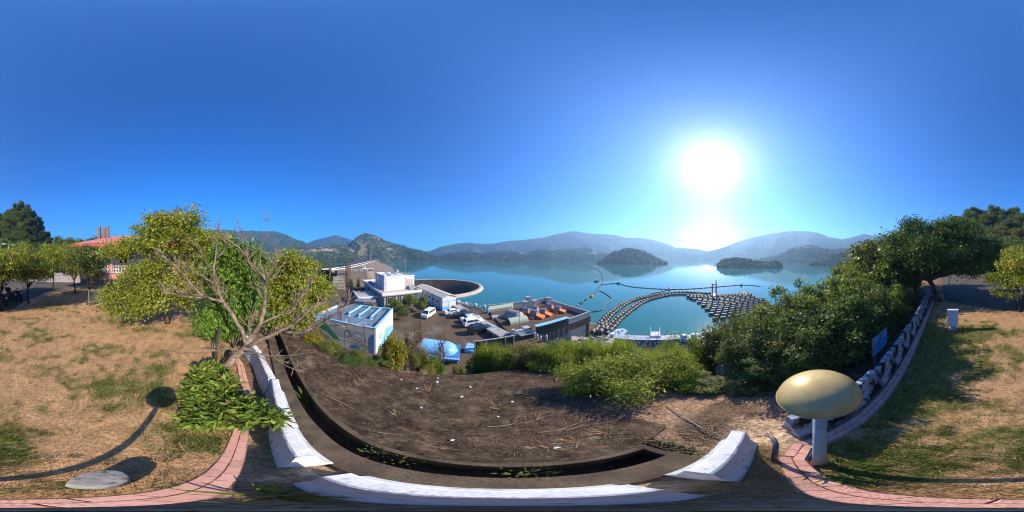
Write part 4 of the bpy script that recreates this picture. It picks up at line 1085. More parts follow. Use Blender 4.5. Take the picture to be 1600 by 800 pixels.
dry_branch('fallen_branch', 'dry stick beside the end of the cable', 1132, 625, 0.9, 8, 4, -0.5)
dry_branch('fallen_branch', 'brown dead twigs in the shade below the feathery shrub', 960, 655, 2.0, 9, 24, 0.0)
dry_branch('fallen_branch', 'dead twigs scattered on the middle of the apron', 820, 660, 1.5, 10, 18, 0.4)

# ================================================================== TREES
# the half dead tree at the left
dt = thing('dead_tree', 'half dead tree with bare pale branches spreading over the barrier row', 'tree', (0, 0, 0))
base = Q(340, 592, 5.0); base.z = -0.05
trunk = [base, Q(352, 575, 5.05), Q(366, 558, 5.1), Q(386, 541, 5.2), Q(396, 522, 5.25)]
dt.location = base
def L_(pts): return [Vector(p) - base for p in pts]
MB().tube(L_(trunk), [0.20, 0.155, 0.135, 0.12, 0.095], 12).build('trunk', DEADWOOD, dt, True)
brs = [
 ([(386, 541, 5.2), (378, 515, 5.3), (365, 494, 5.4), (350, 474, 5.6), (342, 458, 5.7), (338, 440, 5.8), (334, 425, 5.9), (337, 400, 6.0), (340, 378, 6.0), (341, 345, 6.1)], 0.075),
 ([(350, 474, 5.6), (333, 468, 5.5), (317, 463, 5.4), (300, 445, 5.3), (286, 428, 5.2), (272, 414, 5.1), (260, 405, 5.0), (240, 395, 5.0)], 0.05),
 ([(330, 467, 5.5), (305, 465, 5.3), (285, 463, 5.2), (262, 458, 5.1), (248, 448, 5.1)], 0.03),
 ([(335, 445, 5.8), (318, 432, 5.8), (300, 427, 5.7), (292, 424, 5.7)], 0.03),
 ([(334, 425, 5.9), (322, 410, 5.9), (315, 395, 5.8), (300, 378, 5.8)], 0.025),
 ([(337, 405, 6.0), (350, 392, 6.0), (356, 372, 6.0)], 0.02),
 ([(396, 522, 5.25), (407, 504, 5.3), (412, 488, 5.35), (414, 471, 5.4), (415, 455, 5.4), (416, 440, 5.5), (408, 428, 5.5), (398, 422, 5.5), (389, 411, 5.5), (382, 398, 5.6), (374, 387, 5.6), (358, 375, 5.7), (342, 362, 5.8)], 0.08),
 ([(416, 442, 5.5), (423, 424, 5.5), (428, 408, 5.5), (434, 396, 5.6)], 0.03),
 ([(416, 438, 5.5), (412, 425, 5.5), (407, 412, 5.5), (408, 396, 5.5), (410, 381, 5.5), (416, 368, 5.5), (419, 356, 5.5), (417, 336, 5.5), (406, 322, 5.5)], 0.026),
 ([(383, 400, 5.6), (389, 381, 5.6), (380, 366, 5.6), (372, 352, 5.6), (366, 335, 5.6)], 0.018),
 ([(414, 471, 5.4), (404, 455, 5.5), (398, 440, 5.5), (395, 428, 5.6)], 0.025),
 ([(418, 440, 5.5), (432, 430, 5.6), (440, 415, 5.6)], 0.022),
 ([(386, 541, 5.15), (408, 530, 5.0), (428, 522, 4.95), (452, 511, 4.9), (470, 497, 4.9), (488, 480, 5.0), (500, 476, 5.1), (512, 470, 5.2)], 0.075),
 ([(445, 519, 4.9), (463, 520, 4.75), (482, 516, 4.6), (498, 509, 4.6), (509, 501, 4.6), (530, 486, 4.6), (545, 474, 4.7), (548, 460, 4.8)], 0.05),
 ([(505, 503, 4.6), (522, 508, 4.5), (540, 511, 4.5), (556, 510, 4.5), (575, 509, 4.5)], 0.028),
 ([(408, 506, 5.3), (425, 497, 5.3), (440, 491, 5.3), (452, 490, 5.3), (460, 478, 5.4), (470, 464, 5.4), (478, 452, 5.5), (488, 440, 5.5)], 0.04),
 ([(386, 543, 5.1), (372, 548, 4.9), (358, 545, 4.8), (340, 548, 4.7), (322, 550, 4.6)], 0.035),
 ([(380, 548, 5.1), (400, 551, 4.7), (420, 556, 4.5), (445, 556, 4.4), (470, 553, 4.3), (495, 550, 4.2)], 0.028),
 ([(420, 556, 4.5), (440, 566, 4.2), (458, 576, 4.0), (475, 583, 3.9)], 0.018),
 ([(392, 530, 5.2), (388, 512, 5.4), (392, 498, 5.5), (402, 488, 5.6)], 0.035),
]
gt = random.Random(31); tw = MB()
for pts, r0 in brs:
    w3 = L_([Q(*p) for p in pts]); n = len(w3)
    # subdivide for a natural wobble
    q = []
    for i in range(n - 1):
        q.append(w3[i]); q.append(w3[i].lerp(w3[i + 1], .5) + Vector((gt.uniform(-1, 1), gt.uniform(-1, 1), gt.uniform(-1, 1))) * 0.035)
    q.append(w3[-1]); m = len(q)
    MB().tube(q, [r0 * 1.12 * (1 - 0.82 * i / (m - 1)) for i in range(m)], 8).build('branch', DEADWOOD, dt, True)
    for _ in range(int(8 + 3 * n) if r0 >= .03 else 6):
        i = gt.randint(m // 4, m - 2); p = q[i]; dd = (q[i + 1] - q[i]).normalized()
        v = (dd * .8 + Vector((gt.uniform(-1, 1), gt.uniform(-1, 1), gt.uniform(-.3, 1.1)))).normalized()
        l = gt.uniform(.18, .75)
        a1 = p + v * l * .5 + Vector((gt.uniform(-1, 1), gt.uniform(-1, 1), gt.uniform(-1, 1))) * l * .08; a2 = p + v * l + Vector((0, 0, gt.uniform(-.05, .12)))
        tw.tube([p, a1, a2], [0.011, 0.008, 0.004], 4, cap=False)
        for _ in range(gt.randint(1, 3)):
            v2 = (v + Vector((gt.uniform(-1, 1), gt.uniform(-1, 1), gt.uniform(-.6, 1)))).normalized(); s_ = p.lerp(a1, gt.uniform(.3, 1)); l2 = l * gt.uniform(.25, .6)
            tw.tube([s_, s_ + v2 * l2 * .5 + Vector((0, 0, gt.uniform(-.02, .03))), s_ + v2 * l2], [0.008, 0.006, 0.003], 4, cap=False)
tag(tw.build('twigs', TWIG, dt), kind='stuff')
# fresh leafy shoots low on its trunk
def QZ(px, py, z): return P(px, py, z) - base
c = QZ(330, 615, .5); lobes = [(c.x, c.y, c.z, .55, .5, .36)]
for (px, py, z, s_) in [(312, 598, .55, .36), (312, 630, .5, .36), (345, 622, .6, .42), (372, 632, .75, .33), (392, 640, .85, .28), (410, 646, .9, .23), (426, 652, .95, .18), (438, 656, .95, .11), (325, 582, .6, .42), (335, 648, .55, .34), (362, 652, .7, .26), (310, 655, .45, .28), (388, 655, .8, .2), (300, 612, .5, .26), (352, 600, .7, .35)]:
    v = QZ(px, py, z); lobes.append((v.x, v.y, v.z, s_, s_, s_ * .6))
link('leafy_shoots', leaf_mesh('leafy_shoots', lobes, 380, 20, 0.06, 0.18, 0.040, 'shoot', 41, 0.3, 0.25), dt)
mb = MB()
for lb in lobes: mb.tube(wob((0.02, 0, .35), lb[:3], 4, .05, gt, .08), [.022, .016, .012, .008, .004], 5)
mb.build('shoot_stems', BARK, dt)
o = MB().tube([Vector((Q(337, 588, 5.6).x, Q(337, 588, 5.6).y, -.05)), Q(337, 560, 5.6), Q(339, 535, 5.6), Q(344, 512, 5.7)], [.075, .065, .06, .05], 10)
stump = o.build('bare_tree', DARKBARK, None, True)
tag(stump, 'dark upright dead stem standing just behind the leaning trunk', 'tree')

def big_tree(label, bx, by, bz, fork, lobes, nclump, per, cs, L, w, pal, seed, r0, group=None, droop=.3, shell=.45, name='leafy_tree', bark=BARK):
    """lobes and fork given in world coordinates"""
    b = Vector((bx, by, bz))
    t = thing(name, label, 'tree', b, 0, group)
    lo = [(l[0] - b.x, l[1] - b.y, l[2] - b.z, l[3], l[4], l[5]) for l in lobes]
    f = Vector(fork) - b
    tr, lm = limbs((0, 0, -0.1), f, [l[:3] for l in lo], r0, seed)
    tr.build('trunk', bark, t, True); lm.build('limbs', bark, t, True)
    link('crown', leaf_mesh('crown', lo, nclump, per, cs, L, w, pal, seed, shell, droop), t)
    return t
def lb(px, py, r, rx, rz=None, ry=None):
    v = Q(px, py, r); return (v.x, v.y, v.z, rx, ry or rx, rz or rx * .75)
b = P(262, 505, 0)
big_tree('wide olive green tree in front of the pink pavilion with crown down to the lawn', b.x, b.y, 0, Q(262, 455, 9.6),
  [lb(290, 345, 9.8, 1.0, .75), lb(255, 352, 9.8, 1.05, .75), lb(225, 372, 9.8, 1.05, .7), lb(190, 388, 10, .9, .55), lb(270, 378, 9.6, 1.2, .75), lb(310, 372, 9.8, .95, .75), lb(325, 395, 9.8, .8, .7), lb(170, 392, 10.2, .5, .35), lb(290, 405, 9.9, .9, .6),
   lb(215, 430, 9.4, 1.0, .5), lb(250, 442, 9.2, 1.1, .6), lb(195, 455, 9.4, .85, .6), lb(235, 465, 9.0, .95, .6), lb(182, 478, 9.2, .55, .5), lb(285, 462, 9.2, .8, .6), lb(215, 483, 8.9, .6, .4), lb(290, 430, 9.5, .9, .6), lb(165, 462, 9.6, .4, .4), lb(330, 420, 9.7, .8, .6), lb(318, 448, 9.4, .75, .55), lb(346, 378, 9.9, .65, .55), lb(240, 415, 9.6, .9, .5)],
  740, 62, .25, .17, .036, 'olive', 51, .16)
b = Q(372, 528, 7.4)
big_tree('bright green drooping-leaved tree right behind the dead tree', b.x, b.y, -0.1, Q(370, 470, 7.6),
  [lb(358, 392, 7.9, .75, .6), lb(385, 398, 7.8, .6, .55), lb(345, 420, 7.8, .75, .6), lb(372, 430, 7.6, .85, .65), lb(400, 415, 7.9, .6, .6), lb(350, 455, 7.6, .75, .6), lb(385, 462, 7.4, .8, .6), lb(330, 480, 7.3, .65, .5), lb(362, 492, 7.2, .75, .55), lb(395, 495, 7.3, .6, .5), lb(335, 508, 7.0, .55, .45), lb(368, 515, 7.1, .5, .4), lb(318, 505, 7.0, .4, .35)],
  330, 60, .2, .20, .036, 'bright', 52, .11, droop=.75)
b = Q(458, 545, 9.0)
big_tree('yellow green tree on the slope between the dead tree and the blue roofed building', b.x, b.y, gz(b.x, b.y), Q(455, 500, 9.0),
  [lb(455, 412, 9.2, .85, .65), lb(435, 425, 9.3, .7, .6), lb(478, 425, 9.2, .75, .65), lb(455, 445, 9.0, 1.0, .7), lb(488, 450, 9.1, .75, .65), lb(505, 448, 9.3, .45, .45), lb(425, 460, 9.0, .8, .7), lb(462, 475, 8.8, .9, .6), lb(490, 480, 8.9, .6, .5), lb(440, 492, 8.7, .75, .55), lb(420, 500, 8.7, .55, .5), lb(470, 500, 8.7, .5, .4)],
  430, 62, .22, .17, .036, 'olive', 53, .13)
b = P(262, 505, 0)

# small trees in a row at the left, by the parking area
def row_variant(seed, pal):
    g = random.Random(seed)
    lo = [(g.uniform(-1.3, 1.3), g.uniform(-1.3, 1.3), g.uniform(2.6, 4.6), g.uniform(.9, 1.25), g.uniform(.9, 1.25), g.uniform(.6, .85)) for _ in range(10)]
    return lo
rowt = []
for k, (px, py, r, s_, lab, pal) in enumerate([
    (45, 476, 15.3, 1.0, 'small tree with a forked dark trunk beside the dark scooters', 'olive'),
    (82, 456, 20.5, 1.05, 'small forked tree between the parking area and the shaded grass', 'olive'),
    (117, 460, 19.5, 1.05, 'small tree standing left of the green fence, back in the row', 'olive'),
    (137, 476, 14.6, .92, 'slim small tree beside the end of the green mesh fence', 'darkolive'),
    (3, 486, 13.0, .95, 'small tree at the far left edge of the picture, trunk in shade', 'olive')]):
    a, e = ray(px, py); x, y = math.sin(a) * r, math.cos(a) * r
    t = thing('small_tree', lab, 'tree', (x, y, 0), 0, 'small trees by the parking area')
    lo = row_variant(60 + k, pal); lo = [tuple(v * s_ * 1.12 for v in l) for l in lo]
    tr, lm = limbs((0, 0, -.1), (0.12 * (-1) ** k, .05, 1.45 * s_), [l[:3] for l in lo[:6]], .11, 60 + k)
    tr.build('trunk', DARKBARK, t, True); lm.build('limbs', DARKBARK, t, True)
    link('crown', leaf_mesh('crown', lo, 270, 46, .23, .16, .045, pal, 60 + k, .4), t)

# the big dark tree at the end of the barrier row, and its neighbours
b = P(1467, 470, 0)
big_tree('big dark green spreading tree at the end of the brick path with a leaning trunk', b.x, b.y, 0, Q(1452, 438, 15.8),
  [lb(1430, 360, 16.5, 1.6, .9), lb(1462, 362, 16, 1.6, .9), lb(1400, 378, 16.5, 1.5, .9), lb(1490, 372, 16, 1.7, 1), lb(1445, 385, 14.5, 1.8, 1), lb(1480, 395, 14.5, 1.6, .9), lb(1515, 395, 15.5, 1.5, .9), lb(1405, 402, 15.5, 1.5, .9), lb(1430, 412, 14.5, 1.3, .7), lb(1500, 415, 14.5, 1.3, .7), lb(1525, 420, 15, 1.1, .6), lb(1465, 410, 13.8, 1.2, .6), lb(1392, 425, 15.5, 1.2, .7), lb(1540, 400, 17, 1.1, .8), lb(1502, 356, 17, 1.6, .9), lb(1522, 372, 17, 1.5, .9), lb(1425, 352, 17, 1.3, .8), lb(1550, 385, 18, 1.3, .9), lb(1480, 352, 17, 1.4, .8)],
  640, 56, .32, .21, .06, 'dark', 71, .33, bark=BARK)
b = P(1594, 487, 0)
big_tree('low yellow green tree overhanging the road at the right edge of the picture', b.x, b.y, 0, Q(1592, 450, 13),
  [lb(1575, 415, 13, 1.0, .6), lb(1592, 408, 13.4, 1.1, .7), lb(1555, 432, 12.6, .7, .4), lb(1580, 440, 12.5, .9, .45), lb(1562, 452, 12.3, .6, .35), lb(1599, 430, 12.8, 1.0, .6), lb(1545, 440, 12.6, .4, .3), lb(1582, 460, 12.4, .5, .3)],
  190, 44, .2, .16, .045, 'olive', 72, .11, bark=DARKBARK)

# shared meshes for the woods
def wood_variant(name, seed, pal, h=7.5, rad=2.6, leaf=.36, n=260, per=22):
    g = random.Random(seed)
    lo = [(g.uniform(-1, 1) * rad * .6, g.uniform(-1, 1) * rad * .6, h * g.uniform(.42, .86), rad * g.uniform(.38, .6), rad * g.uniform(.38, .6), h * g.uniform(.10, .17)) for _ in range(11)]
    tr, lm = limbs((0, 0, -1.0), (g.uniform(-.3, .3), g.uniform(-.3, .3), h * .35), [l[:3] for l in lo[:6]], .17, seed)
    return tr.mesh('trunk', DARKBARK, True), lm.mesh('limbs', DARKBARK, True), leaf_mesh('crown', lo, n, per, rad * .15, leaf, leaf * .3, pal, seed, .35)
WV = [wood_variant('a', 81, 'dark'), wood_variant('b', 82, 'darkolive'), wood_variant('c', 83, 'mid', 7, 2.4), wood_variant('d', 84, 'dark', 9, 2.5), wood_variant('e', 85, 'darkolive', 6.5, 2.9)]
def dims(me):
    c = np.empty(len(me.vertices) * 3, np.float32); me.vertices.foreach_get('co', c); c = c.reshape(-1, 3)
    return float(np.percentile(c[:, 2], 98.5)), float(np.percentile(np.hypot(c[:, 0], c[:, 1]), 93))
WH = [dims(w[2])[0] for w in WV]
def place_wood(x, y, z, s_, v, label, group, rz, name='forest_tree'):
    t = thing(name, label, 'tree', (x, y, z), rz, group); t.scale = (s_, s_, s_)
    link('trunk', WV[v][0], t); link('limbs', WV[v][1], t); link('crown', WV[v][2], t)
    return t
gw = random.Random(17)
spots = []
tries = 0
while len(spots) < 150 and tries < 6000:
    tries += 1
    az = gw.uniform(132, 203); r = 41 + 50 * gw.random() ** 0.9
    x = math.sin(R(az)) * r; y = math.cos(R(az)) * r
    if sdist(np.array([x]), np.array([y]))[0] > -0.5: continue
    if az > 194 and r < 50: continue
    if any((x - p[0]) ** 2 + (y - p[1]) ** 2 < (11 if az < 186 else 6) for p in spots): continue
    spots.append((x, y, az))
for k in range(26):
    az = 150 + 30 * (k + gw.uniform(-.3, .3)) / 26; r = gw.uniform(41.5, 46)
    spots.append((math.sin(R(az)) * r, math.cos(R(az)) * r, az))
while len(spots) < 270 and tries < 16000:
    tries += 1
    az = gw.uniform(181, 203); r = 46 + 42 * gw.random()
    x = math.sin(R(az)) * r; y = math.cos(R(az)) * r
    if any((x - p[0]) ** 2 + (y - p[1]) ** 2 < 4.0 for p in spots): continue
    spots.append((x, y, az))
for x, y, az in spots:
    r = math.hypot(x, y)
    place = 'right at the edge of the road' if r < 48 else 'halfway up the slope' if r < 66 else 'high up near the ridge'
    side = 'behind the big spreading tree' if az < 155 else 'above the road' if az < 168 else 'at the right picture edge'
    if az < 181: lab, gr = 'tree of the wood %s, %s' % (side, place), 'trees of the hillside wood on the right'
    else:
        place = 'at its foot' if r < 56 else 'on its middle slope' if r < 72 else 'near its top'
        lab, gr = 'dark tree on the steep wooded mound at left, %s%s' % (place, ', pavilion side' if az > 191 else ''), 'trees on the steep mound at the left edge'
    s_ = gw.uniform(.7, 1.1)
    s_ *= float(np.interp(az, [130, 175, 185, 203], [.9, 1.1, .72, .36]))
    place_wood(x, y, gz(x, y), s_, gw.choice((0, 1, 1, 3, 3, 4, 2)), lab, gr, gw.uniform(0, 6.28))
# wood at the lake side of the barrier row, right of the shrubs
for k, (px, py, r, s_, v) in enumerate([(1385, 380, 22, .95, 3), (1365, 405, 24, .8, 0), (1352, 425, 21, .7, 2), (1345, 400, 30, .9, 1), (1400, 385, 25, 1.0, 3), (1415, 395, 21, .8, 0), (1375, 430, 17, .6, 2), (1395, 440, 15, .55, 1), (1412, 440, 16.5, .6, 2), (1360, 445, 14, .5, 2), (1335, 440, 19, .55, 2), (1320, 448, 18, .5, 0), (1378, 395, 19, .5, 4), (1392, 405, 17.5, .5, 0), (1408, 415, 17, .5, 1), (1428, 378, 20, 1, 3), (1388, 418, 15.5, .5, 2), (1420, 430, 17.8, .5, 2), (1350, 412, 26, .5, 4)]):
    top = Q(px, py - 12, r); g0 = gz(top.x, top.y); h = (top.z - g0) / WH[v]
    place_wood(top.x, top.y, g0, max(.35, min(1.6, h)), v, 'green tree on the lake bank %s' % ('behind the dark thicket' if px < 1362 else 'between the thicket and the big spreading tree' if px < 1412 else 'pressed against the big spreading tree'), 'trees on the lake bank at the right', k * 1.7)
for k, (px, r, top) in enumerate([(96, 62, 372), (108, 60, 374), (120, 66, 376), (140, 70, 375), (155, 75, 372), (60, 45, 385), (75, 48, 383), (40, 42, 380), (90, 44, 390), (22, 41, 380), (8, 39, 378), (180, 80, 380), (210, 85, 380), (330, 60, 385), (350, 55, 395), (300, 70, 385)]):
    a, e = ray(px, top); x, y = math.sin(a) * r, math.cos(a) * r; z = gz(x, y)
    place_wood(x, y, z, max(.35, (EYE + r * math.tan(e) - z) / WH[k % 5]), k % 5, 'tree standing beyond the %s' % ('parking area, behind the row of small trees' if px < 100 else 'pavilion roof, left of the chimneys' if px < 190 else 'pavilion, behind the wide olive tree'), 'trees beyond the parking area', k * 2.1)

# shrubs
def shrub_variant(seed, pal, leaf=.12, w=.03, n=120, per=40, flat=.75, nl=8, cs=.13, droop=.1, tall=1.0):
    g = random.Random(seed)
    lo = [(g.uniform(-.6, .6), g.uniform(-.6, .6), g.uniform(.25, .95) * flat * 1.2 * tall, g.uniform(.16, .48), g.uniform(.16, .48), g.uniform(.14, .38) * flat) for _ in range(nl)]
    lo += [(g.uniform(-.75, .75), g.uniform(-.75, .75), g.uniform(.7, 1.15) * flat * 1.2 * tall, .10, .10, .22 * flat * tall) for _ in range(nl // 2)]
    st = MB()
    for l in lo: st.tube(wob((0, 0, -.25), (l[0] * 1.1, l[1] * 1.1, l[2] + l[5] * 1.1), 4, .04, g, .05), [.03, .022, .016, .01, .004], 5)
    fo = leaf_mesh('foliage', lo, n, per, cs, leaf, w, pal, seed, .3, droop)
    return st.mesh('stems', BARK), fo, dims(fo)
SV_ = {'lime': [shrub_variant(91, 'lime', .08, .013, 260, 60, .7, 12), shrub_variant(92, 'lime', .08, .013, 260, 60, .6, 12)],
       'sage': [shrub_variant(93, 'sage', .08, .016, 220, 46, .75, 10), shrub_variant(94, 'mid', .075, .02, 180, 40, .75, 10)],
       'dark': [shrub_variant(95, 'dark', .085, .026, 420, 40, .95, 20, .10, tall=1.9), shrub_variant(96, 'darkolive', .08, .022, 420, 40, .95, 20, .10, tall=1.9), shrub_variant(97, 'mid', .085, .026, 420, 40, .95, 20, .10, tall=1.9)],
       'yellow': [shrub_variant(98, 'yellow', .11, .03, 120, 40)],
       'scrub': [shrub_variant(101, 'dry', .07, .012, 130, 26, .75, 9, .14)],
       'dry': [shrub_variant(99, 'dry', .10, .03, 60, 16, 1.3, 9, .12)],
       'bright': [shrub_variant(100, 'bright', .13, .035, 150, 48, .9, 10)]}
def shrub(px, py, r, rad, h, kind, v, label, group=None, rz=0.0, name='shrub'):
    """px, py is where the middle of the shrub is seen at distance r"""
    a, e = ray(px, py); x, y = math.sin(a) * r, math.cos(a) * r; z = gz(x, y)
    t = thing(name, label, 'shrub', (x, y, z - .05), rz, group); 
    st, fo, dm_ = SV_[kind][v % len(SV_[kind])]; t.scale = (rad / dm_[1], rad / dm_[1], h / dm_[0])
    link('stems', st, t); link('foliage', fo, t)
    return t
# dense dark shrubs at the right
for k, (px, r, rad, top, v) in enumerate([(1160, 6.6, 1.0, 520, 1), (1185, 5.8, 1.0, 545, 0), (1205, 8.5, 1.15, 478, 1), (1190, 7.2, 1.0, 500, 1), (1232, 6.0, 1.2, 510, 0), (1240, 8.6, 1.3, 462, 2), (1225, 7.4, 1.2, 482, 2), (1270, 6.6, 1.3, 492, 0), (1282, 9.0, 1.5, 446, 2), (1262, 7.9, 1.3, 462, 2), (1310, 7.0, 1.35, 475, 2), (1318, 9.4, 1.5, 438, 2), (1300, 8.2, 1.3, 452, 2), (1338, 7.6, 1.3, 470, 0), (1350, 10, 1.5, 434, 2), (1368, 8.8, 1.2, 462, 1), (1145, 9.5, 1.0, 497, 1), (1128, 8.3, .9, 520, 1), (1112, 9.0, .8, 512, 1), (1215, 5.1, 0.8, 552, 0), (1165, 4.9, .7, 590, 1), (1390, 11, 1.4, 455, 2), (1175, 10.5, 1.1, 480, 2), (1255, 12, 1.5, 452, 0), (1330, 13, 1.7, 428, 2), (1292, 5.8, 1.1, 500, 0), (1318, 6.2, 1.1, 482, 0), (1400, 13.5, 1.4, 440, 1), (1413, 15, 1.2, 435, 0), (1262, 5.1, .8, 522, 0), (1328, 6.6, 1.0, 472, 0), (1352, 7.8, 1.0, 462, 1), (1378, 9.6, 1.1, 452, 2), (1240, 5.3, .9, 520, 1)]):
    a, e = ray(px, top); x, y = math.sin(a) * r, math.cos(a) * r
    h = EYE + r * math.tan(e) - gz(x, y)
    shrub(px, top, r, rad, max(.5, h), 'dark', v, 'dense dark green thicket shrub %s, %s' % ('left of the golden lamp' if px < 1210 else 'right behind the golden lamp' if px < 1345 else 'beyond the blue sign', 'front row' if r < 6.5 else 'middle row' if r < 9 else 'back row towards the lake'), 'thicket shrubs behind the golden lamp', k * 1.3)
# feathery yellow green shrubs
for k, (px, r, rad, top, lab) in enumerate([(985, 5.3, 1.4, 572, 'feathery lime green shrub, the largest one, spreading over the apron edge'), (918, 5.8, 1.05, 574, 'feathery lime green shrub at the left end of the big feathery clump'), (1042, 5.9, 1.1, 560, 'feathery lime green shrub with yellow tips at the right of the clump')]):
    a, e = ray(px, top); x, y = math.sin(a) * r, math.cos(a) * r; h = EYE + r * math.tan(e) - gz(x, y)
    shrub(px, top, r, rad, max(.5, h), 'lime', k, lab, None, k * 2.0)
shrub(1078, 575, 5.6, .42, .8, 'dark', 0, 'small dark leafy bush at the right end of the feathery shrubs')
shrub(1075, 610, 4.9, .38, .55, 'bright', 0, 'small bright green bush above the end of the cable')
shrub(1105, 605, 4.9, .5, .6, 'dark', 2, 'low dark bush left of the thicket casting shade on the straw')
gs = random.Random(23)
for k in range(76):
    px = 770 + 5.0 * k + gs.uniform(-8, 8); top = 548 + gs.uniform(-16, 20) - (6 if px > 900 else 0)
    r = gs.uniform(9, 19) if px < 930 else gs.uniform(8, 20)
    a, e = ray(px, top); x, y = math.sin(a) * r, math.cos(a) * r; z = gz(x, y)
    h = EYE + r * math.tan(e) - z
    if h < .3: h = gs.uniform(.8, 1.4)
    rad = gs.uniform(.7, 1.3)
    kind = gs.choice(('lime', 'sage', 'sage', 'lime', 'sage', 'scrub', 'lime'))
    shrub(px, top, r, rad, min(h, 2.6), kind, gs.randint(0, 1), '%s shrub below the apron, %s, %s row' % ('feathery lime green' if kind == 'lime' else 'dry brown twiggy' if kind == 'scrub' else 'bushy grey green', 'under the dark intake screen' if px < 870 else 'under the shore rocks' if px < 935 else 'before the blue pontoon left half' if px < 1010 else 'before the blue pontoon right half' if px < 1070 else 'next to the dark thicket', 'nearer' if r < 12 else 'farther'), 'slope shrubs below the apron', gs.uniform(0, 6))
for k, (px, r, rad, top, kind, lab) in enumerate([
    (822, 9.2, .9, 541, 'sage', 'grey green bush in front of the white bollards'), (852, 9.0, .9, 540, 'sage', 'rounded grey green bush below the dark slatted screen'), (882, 8.6, .9, 546, 'lime', 'light green bush below the right end of the slatted screen'), (908, 8.8, .9, 542, 'sage', 'grey green bush below the shore rocks'), (840, 8.4, .7, 560, 'lime', 'low lime green bush at the far apron edge right of the middle'), (868, 7.9, .7, 566, 'sage', 'low grey green bush behind the tangle of branches'), (784, 9.5, .7, 548, 'lime', 'small lime green bush touching the right end of the dark fence'),
    (765, 10, .8, 545, 'lime', 'green bush in front of the dark fence panels'), (745, 9.6, .6, 560, 'bright', 'small leafy bush left of the dark fence panels'), (800, 10.5, .8, 555, 'sage', 'grey green bush right of the dark fence panels'),
    (615, 7.6, .62, 532, 'yellow', 'yellow green bush with golden leaves at the apron edge'), (590, 7.4, .5, 560, 'dark', 'low dark bush below the white mural wall'), (545, 7.2, .6, 556, 'dark', 'low dark bush below the grey mural wall'), (560, 7.6, .4, 545, 'sage', 'straw coloured bush below the grey mural wall'),
    (680, 7.9, .45, 565, 'bright', 'bright green bush by the blue tarpaulin roof'), (668, 7.3, .4, 575, 'yellow', 'yellowish tuft bush at the apron edge'), (717, 8.4, .35, 573, 'sage', 'little grey green bush on the dark soil'),
    (515, 8.0, .6, 535, 'sage', 'dry looking bush below the green mural patch'), (495, 9.0, .6, 520, 'yellow', 'rusty yellow bush beside the blue roofed building'),
    (652, 9.0, .55, 500, 'dry', 'tall dry plant with red brown leaves in front of the yard'), (632, 9.5, .5, 520, 'dry', 'dry brown plant beside the white mural wall'), (690, 9.2, .5, 525, 'dry', 'dry red brown plant in front of the blue tarpaulin'),
    (655, 8.3, .6, 548, 'sage', 'scrubby green bush under the tall dry plant')]):
    a, e = ray(px, top); x, y = math.sin(a) * r, math.cos(a) * r; h = EYE + r * math.tan(e) - gz(x, y)
    shrub(px, top, r, rad, max(.4, h), kind, k, lab, None, k * 1.1)

# ================================================================== BUILDINGS AND YARD
def frame(o, u, z0):
    """local frame: origin o, x axis along u"""
    return o.x, o.y, z0, math.atan2(u[1], u[0])

# ---- blue roofed building with murals
N0 = Vector((-15.66, 14.15)); ux = Vector((-4.35, 8.2)).normalized()      # x: along the white face, y: to the left
rz = math.atan2(ux.y, ux.x)
bb = thing('blue_roofed_building', 'low building with blue grey roof beams, white mural wall and grey painted wall', 'building', (N0.x, N0.y, ZY), rz)
LX_, LY_, HH = 9.3, 10.9, 4.4
MB().box((LX_ / 2, 0.1, HH / 2), (LX_, .2, HH)).build('mural_wall', WHITE, bb)
MB().box((0.1, LY_ / 2 + .1, HH / 2 - .003), (.2, LY_ - .2, HH)).build('side_wall', GREY, bb)
MB().box((LX_ / 2 + .1, LY_ - .1, HH / 2), (LX_ - .2, .2, HH)).box((LX_ - .1, LY_ / 2, HH / 2 - .003), (.2, LY_ - .4, HH)).build('back_wall', GREY, bb)
MB().box((LX_ / 2, LY_ / 2, HH - .55), (LX_ - .4, LY_ - .4, .2)).build('roof', BLUEROOF, bb)
mb = MB()
mb.box((LX_ / 2, .12, HH + .06), (LX_ + .1, .34, .12)).box((LX_ - .1, 3.2, HH + .06), (.3, 6.1, .12)).box((.12, LY_ / 2 + .2, HH + .05), (.3, LY_ - .3, .1))
mb.build('coping', LBLUE, bb)
for k, y in enumerate((2.3, 4.4)):
    MB().box((6.6, y, HH + .02), (5.0, .28, .22)).build('roof_beam', LBLUE, bb)
MB().box((6.7, 6.3, HH + .05), (5.2, .3, .3)).build('roof_beam', LBLUE, bb)
for (x, y) in ((4.1, 2.3), (4.1, 4.4), (4.1, 6.3), (1.2, 2.0), (1.0, 5.0), (1.6, 8.4)):
    MB().box((x, y, HH - .1), (.14, .14, .8)).box((x, y, HH - .42), (.5, .5, .1)).build('roof_post', LBLUE, bb)
mb = MB()
for (a_, b_) in (((.3, 1.2), (8.8, 1.9)), ((.4, 2.9), (8.8, 3.4)), ((.5, 4.6), (8.0, 5.2)), ((1.0, 8.8), (8.6, 8.4)), ((2.5, .4), (2.6, 9.5)), ((5.5, .4), (5.4, 6.0))):
    m_ = ((a_[0] + b_[0]) / 2, (a_[1] + b_[1]) / 2, HH - .32)
    mb.tube([(*a_, HH + .05), m_, (*b_, HH + .05)], .025, 5)
mb.build('cables', GREYM, bb)
